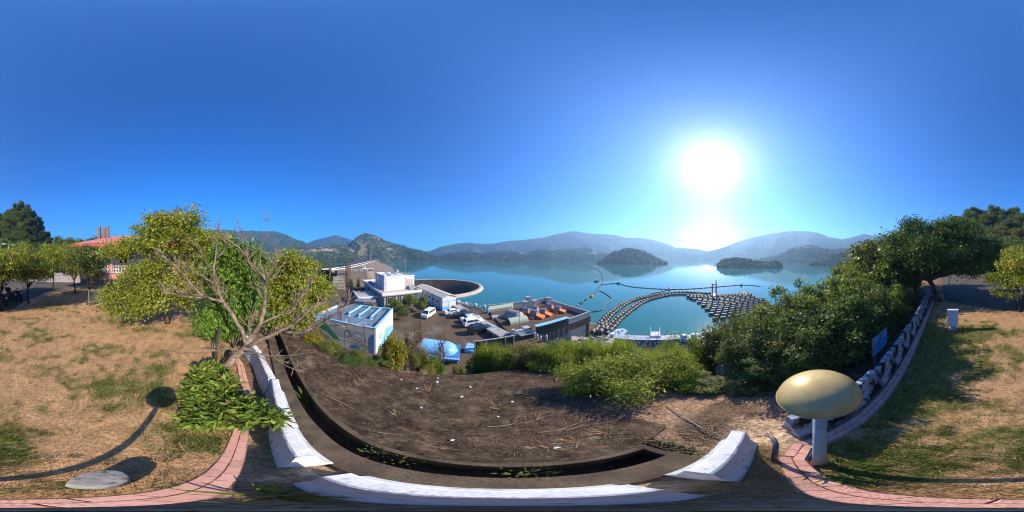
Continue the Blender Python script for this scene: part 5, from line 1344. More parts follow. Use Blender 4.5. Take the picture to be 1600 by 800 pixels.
# painted murals: thin paint films on the walls
def ring(cx, cz, r0, r1, n=26, a0=0, a1=6.283):
    vs = []; fs = []
    for i in range(n + 1):
        a = a0 + (a1 - a0) * i / n
        vs += [(cx + r0 * math.cos(a), cz + r0 * math.sin(a)), (cx + r1 * math.cos(a), cz + r1 * math.sin(a))]
    for i in range(n): fs.append((2 * i, 2 * i + 1, 2 * i + 3, 2 * i + 2))
    return vs, fs
def film(shapes, plane, m, name):
    for vs, fs in shapes:
        mb = MB()
        if plane == 'y': mb.add([(x, -0.006, z) for x, z in vs], fs)
        else: mb.add([(-0.006, x, z) for x, z in vs], [f[::-1] for f in fs])
        mb.build(name, m, bb)
def poly(p): return (p, [tuple(range(len(p)))])
film([ring(1.9, 2.3, .0, .62), ring(4.2, 2.7, .3, .42)], 'y', SKYBLUE, 'mural_circle')
film([poly([(2.4, .4), (3.2, 1.4), (4.3, 2.2), (5.6, 2.3), (6.6, 1.7), (7.8, 1.6), (9.2, 1.0), (9.2, 0), (2.2, 0)])], 'y', SKYBLUE, 'mural_wave')
film([poly([(.6, 0), (1.1, .9), (1.7, .6), (2.1, 1.0), (2.3, 0)])], 'y', GREEN, 'mural_leaf')
film([poly([(8.7, 3.6), (7.6, 3.3), (6.6, 2.3), (5.6, 1.4), (5.2, 1.0), (6.6, 1.1), (7.6, 1.9), (8.6, 2.2), (9.7, 2.6)])], 'x', GREEN, 'mural_leaf')
film([ring(4.2, 2.7, .52, .60), ring(4.2, 2.7, .36, .42, a0=.5, a1=5), ring(2.5, 2.2, 1.0, 1.07, a0=0.1, a1=3.6), ring(2.3, 2.0, .35, .41), ring(1.6, .9, .4, .46), poly([(.5, 1.7), (5.8, 1.9), (5.8, 1.96), (.5, 1.76)]), poly([(.5, 1.2), (5.2, 1.3), (5.2, 1.35), (.5, 1.25)])], 'x', DARK, 'mural_line')
film([poly([(.25, 0), (1.0, 0), (1.05, 2.6), (.7, 3.2), (.25, 3.5)]), ring(3.0, .1, 0, .9, a0=0, a1=3.14)], 'x', BLUE, 'mural_patch')  # blue shapes of the mural
mb = MB()
for k in range(1, 7): mb.box((-.004, k * 1.55, HH / 2), (.012, .03, HH - .02))
for k in range(1, 4): mb.box((-.004, LY_ / 2, k * 1.1), (.0115, LY_ - .1, .03))
mb.build('wall_joints', GREYM, bb)
# lattice mast on the flat roof
def lattice(h, w, nseg, t):
    mb = MB(); c = [(-w, -w), (w, -w), (w, w), (-w, w)]
    for x, y in c: mb.box((x, y, h / 2), (t, t, h))
    for k in range(nseg + 1):
        z = h * k / nseg * .998 + .01
        for i in range(4):
            a_, b_ = c[i], c[(i + 1) % 4]
            mb.bar((*a_, z), (*b_, z), t * .7, t * .7)
            if k < nseg: mb.bar((*a_, z), (*b_, z + h / nseg), t * .6, t * .6)
    return mb
p = P(531, 503, ZY + 3.9)
tag(lattice(3.6, .22, 9, .06).build('lattice_mast', BROWNMETAL, None, False, (p.x, p.y, ZY + 3.95)), 'slim brown lattice mast standing on the blue grey roof', 'mast')
p = P(554, 483, ZY + .0 + 2)
wc = thing('wooden_crate', 'tall pale wooden crate behind the blue grey roof', 'crate', (-25.6, 21.6, ZY), .4)
for s_ in (-1, 1):
    for k in range(5): MB().box((-.9 + k * .45, s_ * .62, 2.3), (.41, .05, 4.5)).build('plank', WOODBOX, wc)
MB().box((0, 0, 2.25), (2.2, 1.16, 4.4)).build('inner_box', BROWNMETAL, wc)
sh = thing('open_shed', 'small open shed with a light blue frame and flat dark roof beside the crate', 'shed', (-28.5, 22.6, ZY), .5)
for (x, y) in ((-1.9, -1), (1.9, -1), (1.9, 1), (-1.9, 1)): MB().box((x, y, 2.1), (.18, .18, 4.2)).build('post', LBLUE, sh)
MB().box((0, 0, 4.3), (4.3, 2.5, .16)).build('roof', GREYM, sh)
MB().box((0, -1.02, 3.7), (3.6, .12, .5)).build('fascia', LBLUE, sh)
p = P(492, 490, ZY + 4.0)
tk = thing('water_tank', 'blue cylindrical water tank at the left end of the blue grey roof', 'tank', (-23.6, 9.3, ZY + 3.95))
MB().lathe([(.001, 0), (.55, 0), (.55, 1.0), (.45, 1.15), (.001, 1.25)], 20).build('body', BLUE, tk, True)
MB().lathe([(.56, .3), (.575, .33), (.56, .36)], 20).lathe([(.56, .7), (.575, .73), (.56, .76)], 20).build('band', GREYM, tk)

# ---- white office building
o2 = Vector((-30.2, 29.7)); u2 = Vector((5.2, 10.8)).normalized(); rz2 = math.atan2(u2.y, u2.x)
wb = thing('white_building', 'two storey white office building with flat pinkish roof slabs and antennas', 'building', (o2.x, o2.y, ZY), rz2)
MB().prism([(0.6, .6), (11.4, .6), (11.4, 25), (0.6, 25)], 0, 3.75).build('lower_wall', GREY, wb)
MB().prism([(0, 0), (12, 0), (12, 26), (0, 26)], 3.75, 4.05).build('roof_slab', PINKROOFSLAB, wb)
mb = MB()
mb.box((6, .12, 4.27), (12.2, .3, .62)).box((.1, 13.2, 4.267), (.3, 25.9, .62)).box((11.95, 4, 4.26), (.3, 7.4, .6)).box((6, 26, 4.26), (12, .3, .6))
mb.build('parapet', WHITE, wb)
MB().prism([(3.0, 5.2), (12.4, 5.2), (12.4, 17), (3.0, 17)], 4.06, 8.1).build('upper_wall', WHITE, wb)
MB().box((7.7, 11.1, 8.0), (8.9, 11.2, .12)).build('upper_roof', GREY, wb)
mb = MB(); mb.box((7.7, 5.25, 8.22), (9.6, .3, .45)).box((3.05, 11.1, 8.217), (.3, 11.4, .45)).box((12.35, 11.1, 8.217), (.3, 11.4, .45)).box((7.7, 16.95, 8.22), (9.2, .3, .45)); mb.build('upper_parapet', WHITE, wb)
MB().box((9.2, 5.17, 5.9), (.08, .12, 3.6)).build('down_pipe', GREYM, wb)
f = MB().box((10.8, 5.17, 5.9), (2.2, .08, 2.5)).build('blind_panel', PINKROOFSLAB, wb)
MB().prism([(10.0, 3.4), (12.2, 3.4), (12.2, 4.8), (10.0, 4.8)], 4.06, [4.3, 4.3, 5.3, 5.3]).build('skylight', GREYM, wb)
for k in range(6):
    x = 1.6 + k * 1.75
    fr = MB().box((x, .56, 2.3), (1.3, .12, 2.2)).build('window', WHITE, wb)
    MB().box((x - .3, .5, 2.3), (.5, .06, 1.95)).box((x + .3, .5, 2.3), (.5, .06, 1.95)).build('pane', GLASS, fr)
for k in range(7):
    MB().box((.55, 3 + k * 3.2, 1.9), (.3, .3, 3.7)).build('pilaster', WHITE, wb)
for k in range(6):
    fr = MB().box((.57, 4.6 + k * 3.2, 2.3), (.12, 1.7, 1.7)).build('window', GREYM, wb); MB().box((.5, 4.6 + k * 3.2, 2.3), (.06, 1.4, 1.4)).build('pane', GLASS, fr)
mb = MB()
for k in range(16): mb.bar((3.3 + k * .57, 5.6, 8.4), (3.3 + k * .57, 5.6, 8.9 + .3 * (k % 3 == 0)), .05, .05)
mb.bar((3.2, 5.6, 8.75), (12.2, 5.6, 8.75), .05, .05); mb.build('roof_railing', GREYM, wb)
MB().tube([(10, 7, 8.1), (10, 7, 15.0)], [.13, .09], 6).bar((9.6, 7, 12.6), (10.4, 7, 12.6), .05, .05).bar((9.7, 7, 13.4), (10.3, 7, 13.4), .05, .05).build('antenna', GREYM, wb)
MB().tube([(5.5, 8, 8.1), (5.5, 8, 10.8)], [.05, .03], 6).bar((5.1, 8, 10.2), (5.9, 8, 10.2), .05, .05).build('antenna', GREYM, wb)
lm_ = lattice(5.2, .28, 8, .10).mesh('roof_mast', WHITE)
link('roof_mast', lm_, wb, (2.2, 4.4, 4.05))
MB().tube([(1.0, 8.0, 4.0), (1.0, 8.0, 12.4)], [.14, .10], 8).build('flag_pole', GREYM, wb)
MB().prism([(-5.5, 3.5), (.5, 3.5), (.5, 12), (-5.5, 12)], 0, 2.4).build('annex_wall', GREY, wb)
MB().prism([(-5.9, 3.1), (.55, 3.1), (.55, 12.4), (-5.9, 12.4)], 2.4, 2.75).build('annex_roof', LCONC, wb)
mb = MB().box((-2.7, 3.2, 2.95), (6.3, .25, .4)).box((-5.8, 7.75, 2.947), (.25, 9, .4)); mb.build('annex_parapet', WHITE, wb)
for x in (-4.6, -2.2): MB().box((x, 3.46, 1.2), (1.2, .1, 2.0)).build('annex_door', GLASS, wb)

for (x, y, z) in ((4.6, 7.2, 8.06), (6.4, 14.5, 8.06), (9.6, 13.0, 8.06), (1.6, 16.0, 4.05), (1.6, 19.5, 4.05)):
    ac = MB().box((x, y, z + .45), (1.1, .8, .8)).build('cooling_unit', GREYM, wb); MB().lathe([(.001, .86), (.3, .87), (.34, .9), (.001, .9)], 12, (x, y, z)).build('fan_grille', DARK, ac)
MB().lathe([(.001, 0), (.8, 0), (.8, 1.2), (.001, 1.4)], 16, (10.6, 15.2, 8.06)).build('water_tank', GREYM, wb, True)
for x in (.66, 6.2, 11.3): MB().box((x, .52, 1.9), (.1, .1, 3.7)).build('down_pipe', GREYM, wb)
MB().box((6, .05, 3.72), (11.6, .14, .1)).build('gutter', GREYM, wb)
# ---- long white shed with blue bands
s0 = Vector((-17.1, 37.6)); us = Vector((.59, .81)).normalized()
ws = thing('long_shed', 'long white shed with blue painted bands and a cream gabled roof beside the yard', 'shed', (s0.x, s0.y, ZY), math.atan2(us.y, us.x))
WS, LS = 4.1, 18.5
mb = MB().prism([(0, 0), (WS, 0), (WS, LS), (0, LS)], 0, 3.6)
mb.add([(0, 0, 3.6), (WS, 0, 3.6), (WS / 2, 0, 4.25), (0, LS, 3.6), (WS, LS, 3.6), (WS / 2, LS, 4.25)], [(0, 1, 2), (5, 4, 3)])
mb.build('wall', WHITE, ws)
MB().add([(-.2, -.25, 3.56), (WS / 2, -.25, 4.28), (WS / 2, LS + .2, 4.28), (-.2, LS + .2, 3.56), (WS + .2, -.25, 3.56), (WS + .2, LS + .2, 3.56),
          (-.2, -.25, 3.66), (WS / 2, -.25, 4.38), (WS / 2, LS + .2, 4.38), (-.2, LS + .2, 3.66), (WS + .2, -.25, 3.66), (WS + .2, LS + .2, 3.66)],
         [(6, 7, 8, 9), (7, 10, 11, 8), (0, 3, 2, 1), (1, 2, 5, 4), (0, 1, 7, 6), (1, 4, 10, 7), (3, 9, 8, 2), (2, 8, 11, 5), (0, 6, 9, 3), (4, 5, 11, 10)]).build('roof', CREAM, ws)
MB().box((WS / 2, -.004, .55), (WS - .01, .02, 1.1)).box((-.004, LS / 2, .55), (.02, LS, 1.1)).build('blue_band', SKYBLUE, ws)
MB().box((WS / 2, -.006, 2.45), (WS - .01, .02, .22)).box((-.006, LS / 2, 2.45), (.02, LS, .22)).build('blue_stripe', SKYBLUE, ws)
MB().box((-.24, LS / 2, 3.52), (.12, LS + .4, .12)).build('gutter', GREYM, ws)
for k in range(5): MB().box((-.06, 1.5 + k * 3.9, 1.75), (.09, .09, 3.4)).build('down_pipe', GREYM, ws)
for k in range(6):
    fr = MB().box((-.012, 2.9 + k * 2.6, 2.0), (.05, 1.1, .6)).build('window', GREYM, ws); MB().box((-.045, 2.9 + k * 2.6, 2.0), (.03, .9, .45)).build('pane', GLASS, fr)
d_ = MB().box((WS * .58, -.02, 1.1), (1.0, .06, 2.1)).build('door', WHITE, ws); MB().box((WS * .58 + .36, -.07, 1.05), (.05, .05, .14)).build('handle', DARK, d_)

# ---- blue tarpaulin covered barrel roof
p0 = P(655, 541, ZY + 1.0); p1 = P(716, 548, ZY + 1.0)
ut = Vector((p1.x - p0.x, p1.y - p0.y)); LT = ut.length; ut.normalize()
bt = thing('blue_canopy', 'bright blue tarpaulin barrel roof with a rounded end, half behind bushes', 'canopy', (p0.x, p0.y, ZY), math.atan2(ut.y, ut.x))
vs = []; nn = 14; nx_ = 13
for i in range(nx_):
    t = i / (nx_ - 1); x = LT * t
    rr_ = 1.7 * math.sqrt(max(0.0, 1 - max(0, (t - .62) / .38) ** 2)) if t > .62 else 1.7
    for k in range(nn):
        a = math.pi * k / (nn - 1); vs.append((x, -max(rr_, .02) * math.cos(a), .95 + 1.3 * max(rr_, .02) / 1.7 * math.sin(a) + .02 * math.sin(i * 2.1 + k)))
fs = [(i * nn + k, (i + 1) * nn + k, (i + 1) * nn + k + 1, i * nn + k + 1) for i in range(nx_ - 1) for k in range(nn - 1)]
fs.append(tuple(range(nn)))
MB().add(vs, fs).build('tarpaulin', SKYBLUE, bt, True)
MB().prism([(-.2, -1.95), (LT + .15, -1.95), (LT + .15, 1.9), (-.2, 1.9)], 0, .94).build('base_wall', BLUE, bt)
MB().prism([(LT * .55, -2.25), (LT + .4, -2.25), (LT + .4, -1.9), (LT * .55, -1.9)], .7, .98).build('ledge', SKYBLUE, bt)
o = MB().prism([(0, 0), (1.2, .2), (1.3, 1.4), (.1, 1.3)], [.1, .1, .1, .1], [.7, .4, .9, 1.2]).build('blue_tarpaulin', SKYBLUE, None, False, (p1.x + .5, p1.y + 1.1, ZY))
tag(o, 'folded blue tarpaulin heap to the right of the barrel roof', 'tarpaulin')

# ---- dark panel fence
f0 = P(742, 533.5, ZY + 2); f1 = P(802.5, 524.6, ZY + 2); uf = Vector((f1.x - f0.x, f1.y - f0.y)); LF = uf.length
pf = thing('panel_fence', 'dark panelled fence with pale grey posts and top rail at the yard edge', 'fence', (f0.x, f0.y, ZY), math.atan2(uf.y, uf.x))
for t in (0, .27, .77, 1): MB().box((LF * t, -.03, 1.0), (.16, .16, 2.0)).build('post', LCONC, pf)
for a_, b_ in ((0, .27), (.27, .77), (.77, 1)): MB().box((LF * (a_ + b_) / 2, .02, .95), (LF * (b_ - a_) - .17, .05, 1.85)).build('panel', DARK, pf)
MB().box((LF / 2, -.03, 2.05), (LF + .2, .2, .12)).build('top_rail', LCONC, pf)

# ---- parked cars
PROF = {
 'sedan': dict(p=[(-2.25, .32), (-2.28, .70), (-2.15, .98), (-1.55, 1.04), (-.95, 1.43), (.30, 1.45), (1.0, 1.05), (1.95, .90), (2.22, .72), (2.25, .32)], side=[(-1.35, 1.06), (-.88, 1.37), (.25, 1.38), (.82, 1.06)], split=-.35, ws=(5, 6), rw=(3, 4)),
 'suv': dict(p=[(-2.2, .38), (-2.26, .80), (-2.2, 1.12), (-1.85, 1.66), (-1.5, 1.74), (.35, 1.72), (1.05, 1.18), (2.05, 1.02), (2.28, .82), (2.3, .38)], side=[(-1.85, 1.16), (-1.62, 1.60), (.28, 1.61), (.85, 1.18)], split=-.45, ws=(5, 6), rw=(2, 3)),
 'pickup': dict(p=[(-2.6, .45), (-2.62, 1.08), (-.95, 1.10), (-.78, 1.70), (.45, 1.72), (1.05, 1.20), (2.2, 1.08), (2.45, .9), (2.48, .45)], side=[(-.68, 1.2), (-.62, 1.6), (.4, 1.61), (.85, 1.2)], split=-.05, ws=(4, 5), rw=(2, 3)),
 'van': dict(p=[(-2.1, .35), (-2.15, .9), (-2.1, 1.3), (-1.95, 1.85), (-1.6, 1.92), (1.0, 1.88), (1.7, 1.15), (2.05, .95), (2.12, .35)], side=[(-1.85, 1.2), (-1.75, 1.72), (.95, 1.72), (1.45, 1.2)], split=-.3, ws=(5, 6), rw=(2, 3)),
}
whl = MB(); whl.lathe([(.20, -.11), (.31, -.11), (.335, -.06), (.335, .06), (.31, .11), (.20, .11)], 18)
WHLM = whl.mesh('tyre', RUBBER, True)
rm = MB().lathe([(.001, .07), (.06, .085), (.19, .06), (.205, .11)], 14); RIMM = rm.mesh('wheel_rim', GREYM)
def car(kind, paint, loc, heading, label, group):
    k = PROF[kind]; t = thing('parked_car', label, 'car', loc, heading, group)
    pr = k['p']; zt = max(z for x, z in pr)
    def hw(z): return .88 - .2 * max(0, (z - 1.0)) / max(.3, zt - 1.0) if z > 1.0 else .88 - .05 * max(0, .6 - z)
    n = len(pr); vs = [(x, -hw(z), z) for x, z in pr] + [(x, hw(z), z) for x, z in pr]
    mb = MB().add(vs, [tuple(range(n))[::-1], tuple(range(n, 2 * n))] + [(i, (i + 1) % n, n + (i + 1) % n, n + i) for i in range(n)])
    b = mb.build('body', paint, t)
    for p_ in b.data.polygons: p_.use_smooth = False
    bv = b.modifiers.new('bevel', 'BEVEL'); bv.width = .05; bv.segments = 2; bv.limit_method = 'ANGLE'
    sx = k['split']
    for sgn in (-1, 1):
        s_ = k['side']; c1 = [s_[0], s_[1], (sx - .04, s_[1][1] + .005), (sx - .04, s_[0][1])]; c2 = [(sx + .04, s_[0][1]), (sx + .04, s_[1][1] + .005), s_[2], s_[3]]
        if kind == 'pickup': c1 = [s_[0], s_[1], (sx - .04, s_[1][1]), (sx - .04, s_[0][1])]
        for c in (c1, c2):
            v = [(x, sgn * (hw(z) + .008), z) for x, z in c]
            MB().add(v, [tuple(range(4)) if sgn < 0 else (3, 2, 1, 0)]).build('window', GLASS, t)
    for nm, (i, j) in (('windscreen', k['ws']), ('rear_window', k['rw'])):
        (x0, z0), (x1, z1) = pr[i], pr[j]
        nx_, nz_ = -(z1 - z0), (x1 - x0); l = math.hypot(nx_, nz_); nx_ /= l; nz_ /= l
        if nz_ < 0: nx_, nz_ = -nx_, -nz_
        q = []
        for tt, side in ((.12, -1), (.12, 1), (.9, 1), (.9, -1)):
            x = x0 + (x1 - x0) * tt; z = z0 + (z1 - z0) * tt; q.append((x + nx_ * .012, side * (hw(z) - .1), z + nz_ * .012))
        MB().add(q, [(0, 1, 2, 3)]).build(nm, GLASS, t)
    wx = (-1.38, 1.38) if kind != 'pickup' else (-1.5, 1.55)
    for x in wx:
        for sgn in (-1, 1):
            w_ = link('wheel', WHLM, t, (x, sgn * .80, .335)); w_.rotation_euler = (R(-90 * sgn), 0, 0)
            r_ = link('wheel_rim', RIMM, w_)
    zf = pr[-3][1]
    for sgn in (-1, 1):
        MB().box((pr[-2][0] - .06, sgn * .62, pr[-2][1] - .04), (.16, .36, .15)).build('headlight', CHROME, t)
        MB().box((pr[1][0] + .02, sgn * .68, pr[1][1] - .02), (.1, .24, .2)).build('tail_light', RED, t)
        MB().box((k['side'][3][0] - .1, sgn * .97, 1.08), (.12, .18, .12)).build('wing_mirror', paint, t)
    for x in (pr[-1][0], pr[0][0]): MB().box((x, 0, .48), (.1, 1.5, .2)).build('bumper', DARK if paint is CARK else paint, t)
    return t
hd = math.atan2(.6, .8)
CG = 'cars parked in a row along the raised walkway'
def cpos(px, py, dz=.7):
    p = P(px, py, ZY + dz); return (p.x, p.y, ZY + .006)
car('suv', CARK, cpos(751, 513.5), hd, 'shiny black car nearest in the parked row', CG)
car('suv', CARW, cpos(741, 503.5), hd, 'white estate car parked between the black car and the white sedan', CG)
car('sedan', CARW, cpos(736.5, 497.5), hd, 'white sedan parked third from the near end, next to the dark pickup', CG)
car('pickup', CARK, cpos(726, 490, .8), hd, 'dark blue black pickup truck parked between two white cars', CG)
car('sedan', CARW, cpos(709, 487), hd, 'white sedan parked farthest, beside the end wall of the long shed', CG)
car('van', CARW, cpos(669.5, 489, .9), hd - 2.2, 'small white van parked alone by the trees of the white building', None)

# ---- raised walkway of concrete slabs
w0 = P(713, 477, ZY + .9); w1 = P(789, 524, ZY + .9); uw = Vector((w1.x - w0.x, w1.y - w0.y)); LW = uw.length
wk = thing('raised_walkway', 'raised pale concrete walkway running between the parked cars and the intake deck', 'walkway', (w0.x, w0.y, ZY), math.atan2(uw.y, uw.x))
n_ = 10
for k in range(n_): MB().box((LW * (k + .5) / n_, 0, .95), (LW / n_ - .04, 2.1, .22)).build('slab', LCONC, wk)
for k in range(n_ + 1): MB().box((min(LW - .2, LW * k / n_ + .1), 0, .42), (.25, 1.7, .82)).build('support', GREY, wk)

# ---- intake platform
PO = Vector((.5, 25.4)); pu = Vector((.918, .396)); rzp = math.atan2(pu.y, pu.x)
PU, PV = 18.0, 17.4; ZD = .35
ip = thing('intake_platform', 'concrete intake deck in the water with white parapets and a dark slatted screen', 'platform', (PO.x, PO.y, ZY), rzp)
def LP(px, py, z):
    p = P(px, py, ZY + z); d = Vector((p.x - PO.x, p.y - PO.y)); return Vector((d.dot(pu), d.dot(Vector((-pu.y, pu.x))), z))
MB().prism([(0.02, 0.02), (PU, 0.02), (PU, PV), (0.02, PV)], -1.3, ZD).build('deck', YARD, ip)
MB().prism([(.6, .8), (PU - .6, .8), (PU - .6, PV - .5), (.6, PV - .5)], -9, -1.3).build('base_wall', LCONC, ip)
MB().box((PU / 2, PV - .15, ZD + .55), (PU, .3, 1.1)).build('parapet', WHITE, ip)
MB().box((PU - .15, PV / 2, ZD + .55), (.3, PV - .62, 1.1)).build('parapet', GREY, ip)
MB().box((PU - .15, PV / 2, ZD + 1.15), (.42, PV - .5, .1)).box((PU / 2, PV - .15, ZD + 1.152), (PU + .1, .42, .1)).build('parapet_cap', LCONC, ip)
MB().box((14.4, .15, ZD + .55), (6.9, .3, 1.1)).build('front_parapet', GREY, ip)
MB().box((14.4, .15, ZD + 1.16), (7.0, .42, .1)).build('front_cap', LCONC, ip)
sc = MB().box((7.4, -.12, .1), (7.3, .12, 3.7)).build('screen', DARK, ip)
sl = MB().box((0, 0, 0), (.07, .1, 1.9)).mesh('slat', GREYM)
for k in range(24): link('slat', sl, sc, (3.95 + k * .3, -.23, -.85))
for k in range(8):
    MB().box((4.2 + k * .92, .1, 2.0), (.88, 1.0, .10)).build('cap_panel', TEALROOF, ip)
for k in range(3): MB().box((1.2 + k * 1.0, .2, ZD + .55), (.92, 1.4, .09)).build('cover_plate', GREYM, ip)
MB().prism([(PU - .2, .3), (PU + 5.5, 2.2), (PU + 5.5, 2.7), (PU - .2, 6)], -9, [-1.6, -4.2, -4.2, -1.6]).build('wing_wall', DAMM, ip)
MB().prism([(8.5, -2.8), (15.5, .2), (12.0, .75), (7.5, .75)], -7.0, [-4.3, -4.2, -3.9, -3.9]).build('sill', LCONC, ip)
# machinery on the deck
IG = 'gate hoists on the intake deck'
def hoist(px, py, label, s_=1.0):
    q = LP(px, py, ZD + .9); w = Vector((PO.x, PO.y)) + pu * q.x + Vector((-pu.y, pu.x)) * q.y
    t = thing('gate_hoist', label, 'hoist', (w.x, w.y, ZY + ZD), rzp - 1.0, IG); t.scale = (s_,) * 3
    mb = MB(); nn = 9; vs = []
    for x in (-.75, .75):
        for k in range(nn):
            a = math.pi * k / (nn - 1); vs.append((x, -.75 * math.cos(a), .75 + .85 * math.sin(a)))
    fs = [(k, k + 1, nn + k + 1, nn + k)[::-1] for k in range(nn - 1)] + [tuple(range(nn)), tuple(range(2 * nn - 1, nn - 1, -1))]
    mb.add(vs, fs).build('hood', HOODG, t)
    MB().prism([(-.7, -.72), (.7, -.72), (.7, .72), (-.7, .72)], 0.02, .74).build('frame', ORANGE, t)
    MB().prism([(.76, -.85), (2.1, -.85), (2.1, .85), (.76, .85)], 0.02, [.75, .35, .35, .75]).build('skirt', ORANGE, t)
    MB().prism([(-.5, -.8), (.5, -.8), (.6, -1.6), (-.6, -1.6)], 0.02, [.6, .6, .2, .2]).build('skirt', ORANGE, t)
    return t
hoist(822.5, 485, 'orange hoist with grey hood, leftmost of the back row beside the big grey cylinder')
hoist(836, 482, 'orange hoist with grey hood, in the middle of the back row')
hoist(835, 489.5, 'orange hoist with grey hood, nearest and largest looking, front row left', 1.1)
hoist(848.5, 486.5, 'orange hoist with grey hood, front row centre')
hoist(859, 478.5, 'orange hoist with grey hood, back row right beside the pillar')
hoist(871, 482, 'orange hoist with grey hood, rightmost of all')
pm_ = MB().prism([(-.5, -.5), (.5, -.5), (.5, .5), (-.5, .5)], 0, 2.3).mesh('shaft', GREY)
pc_ = MB().box((0, 0, 2.38), (1.3, 1.3, .18)).mesh('cap', LCONC)
for i, (px, py) in enumerate([(820.5, 483), (825, 479.5), (835, 481), (857, 476)]):
    q = LP(px, py, ZD + .3); w = Vector((PO.x, PO.y)) + pu * q.x + Vector((-pu.y, pu.x)) * q.y
    t = thing('vent_pillar', ['square grey vent pillar left of the taller one at the back of the deck', 'tallest square grey vent pillar at the back of the deck', 'square grey vent pillar between the hoists at the back', 'square grey vent pillar at the far corner of the deck'][i], 'pillar', (w.x, w.y, ZY + ZD), rzp, 'vent pillars on the intake deck')
    if i == 1: t.scale = (1, 1, 1.3)
    link('shaft', pm_, t); link('cap', pc_, t)
def barrelroof(name, label, cat, a, b, rad, m, m2, z=0, cover=1.0):
    a = Vector((a[0], a[1])); b = Vector((b[0], b[1])); d = b - a; L = d.length
    t = thing(name, label, cat, (a.x, a.y, ZY + z), math.atan2(d.y, d.x))
    mb = MB(); nn = 13; vs = []
    for rr_ in (rad, rad * .96):
        for x in (0, L):
            for k in range(nn):
                an = math.pi * k / (nn - 1); vs.append((x, -rr_ * math.cos(an), rr_ * cover * math.sin(an)))
    fs = [(k, k + 1, nn + k + 1, nn + k)[::-1] for k in range(nn - 1)] + [(2 * nn + k, 2 * nn + k + 1, 3 * nn + k + 1, 3 * nn + k) for k in range(nn - 1)]
    fs += [(k, 2 * nn + k, 2 * nn + k + 1, k + 1)[::-1] for k in range(nn - 1)] + [(nn + k, nn + k + 1, 3 * nn + k + 1, 3 * nn + k)[::-1] for k in range(nn - 1)]
    mb.add(vs, fs).build('shell', m, t, False)
    if m2: MB().prism([(.02, -rad * .93), (.1, -rad * .93), (.1, rad * .93), (.02, rad * .93)], .02, rad * .5).build('end_panel', m2, t)
    return t, L
def wp(px, py, z):
    p = P(px, py, ZY + z); return (p.x, p.y)
bw, L = barrelroof('barrel_cover', 'big grey half-cylinder cover on the intake deck with orange trim below', 'cover', wp(795, 489, 1.0), wp(812, 494, 1.0), 1.7, HOODG, ORANGE, ZD)
MB().tube([(L - .05, 0, 0.02), (L + 1.2, 0, .02)], [1.6, .3], 14).build('end_cone', HOODG, bw)
barrelroof('arched_shelter', 'pale green arched shelter open at its left end in front of the grey cover', 'shelter', wp(794, 502.5, .8), wp(822, 497.5, .8), 1.15, PALEGREEN, None, ZD)
barrelroof('pipe_cover', 'long grey pipe casing lying beside the raised walkway', 'pipe', wp(768, 494, .6), wp(792, 492, .6), .75, GREY, None, .02)
a_ = wp(762, 483, 1.2); b_ = wp(800, 477.5, 1.2)
o = MB().prism([(a_[0], a_[1]), (b_[0], b_[1]), (b_[0] + .3, b_[1] + .9), (a_[0] + .3, a_[1] + .9)], ZY, [ZY + 1.0, ZY + 1.0, ZY + 1.7, ZY + 1.7]).build('lean_to_roof', PALEGREEN)
tag(o, 'long pale green sloping sheet roof along the lake edge left of the deck', 'roof')
q = wp(822, 517, 0.8)
o = MB().prism([(-.5, -.5), (.5, -.5), (.5, .5), (-.5, .5)], 0, 1.5).prism([(-.56, -.56), (.56, -.56), (.56, .56), (-.56, .56)], 1.5, 1.62).build('control_box', GREY, None, False, (q[0], q[1], ZY)); o.rotation_euler.z = rzp
tag(o, 'square grey control cabinet near the front of the intake deck', 'cabinet')
q = wp(814, 526, 0.0); gate = thing('gate_wall', 'short white wall with a dark pier left of the bollards', 'wall', (q[0], q[1], ZY), rzp)
MB().box((0, 0, .75), (2.2, .3, 1.5)).build('panel', WHITE, gate); MB().box((-1.4, 0, .9), (.5, .5, 1.8)).build('pier', GREY, gate); MB().box((1.6, .1, .8), (.8, .3, 1.6)).build('dark_panel', DARK, gate)
for i, (px, py) in enumerate([(835, 527), (839.5, 530), (845, 533), (854, 532)]):
    q = wp(px, py, 0)
    o = MB().lathe([(.001, 0), (.16, 0), (.16, .95), (.13, 1.02), (.001, 1.04)], 12).build('bollard', WHITE, None, True, (q[0], q[1], ZY))
    tag(o, ['white bollard farthest left in front of the dark screen', 'second white bollard from the left before the dark screen', 'third white bollard, nearest the green bushes', 'white bollard farthest right, partly behind bushes'][i], 'bollard', 'bollards before the intake screen')
def post(px, py, h, label, z=0.0, arm=False):
    q = wp(px, py, z); o = MB().tube([(0, 0, 0), (0, 0, h)], [.07, .04], 7)
    if arm: o.bar((0, 0, h), (.9, 0, h + .1), .08, .08)
    tag(o.build('pole', GREYM, None, False, (q[0], q[1], ZY + z)), label, 'pole')
post(812, 524, 5.0, 'thin grey pole standing before the pale green arched shelter')
post(762, 482, 4.2, 'thin pale pole at the lake edge left of the intake deck')
post(853.5, 470, 4.5, 'thin mast at the far corner of the intake deck', ZD)
post(673.5, 455, 4.2, 'thin pale lamp pole behind the long shed')
post(552, 430, 4.5, 'thin pole on the embankment terrace', 6.5)
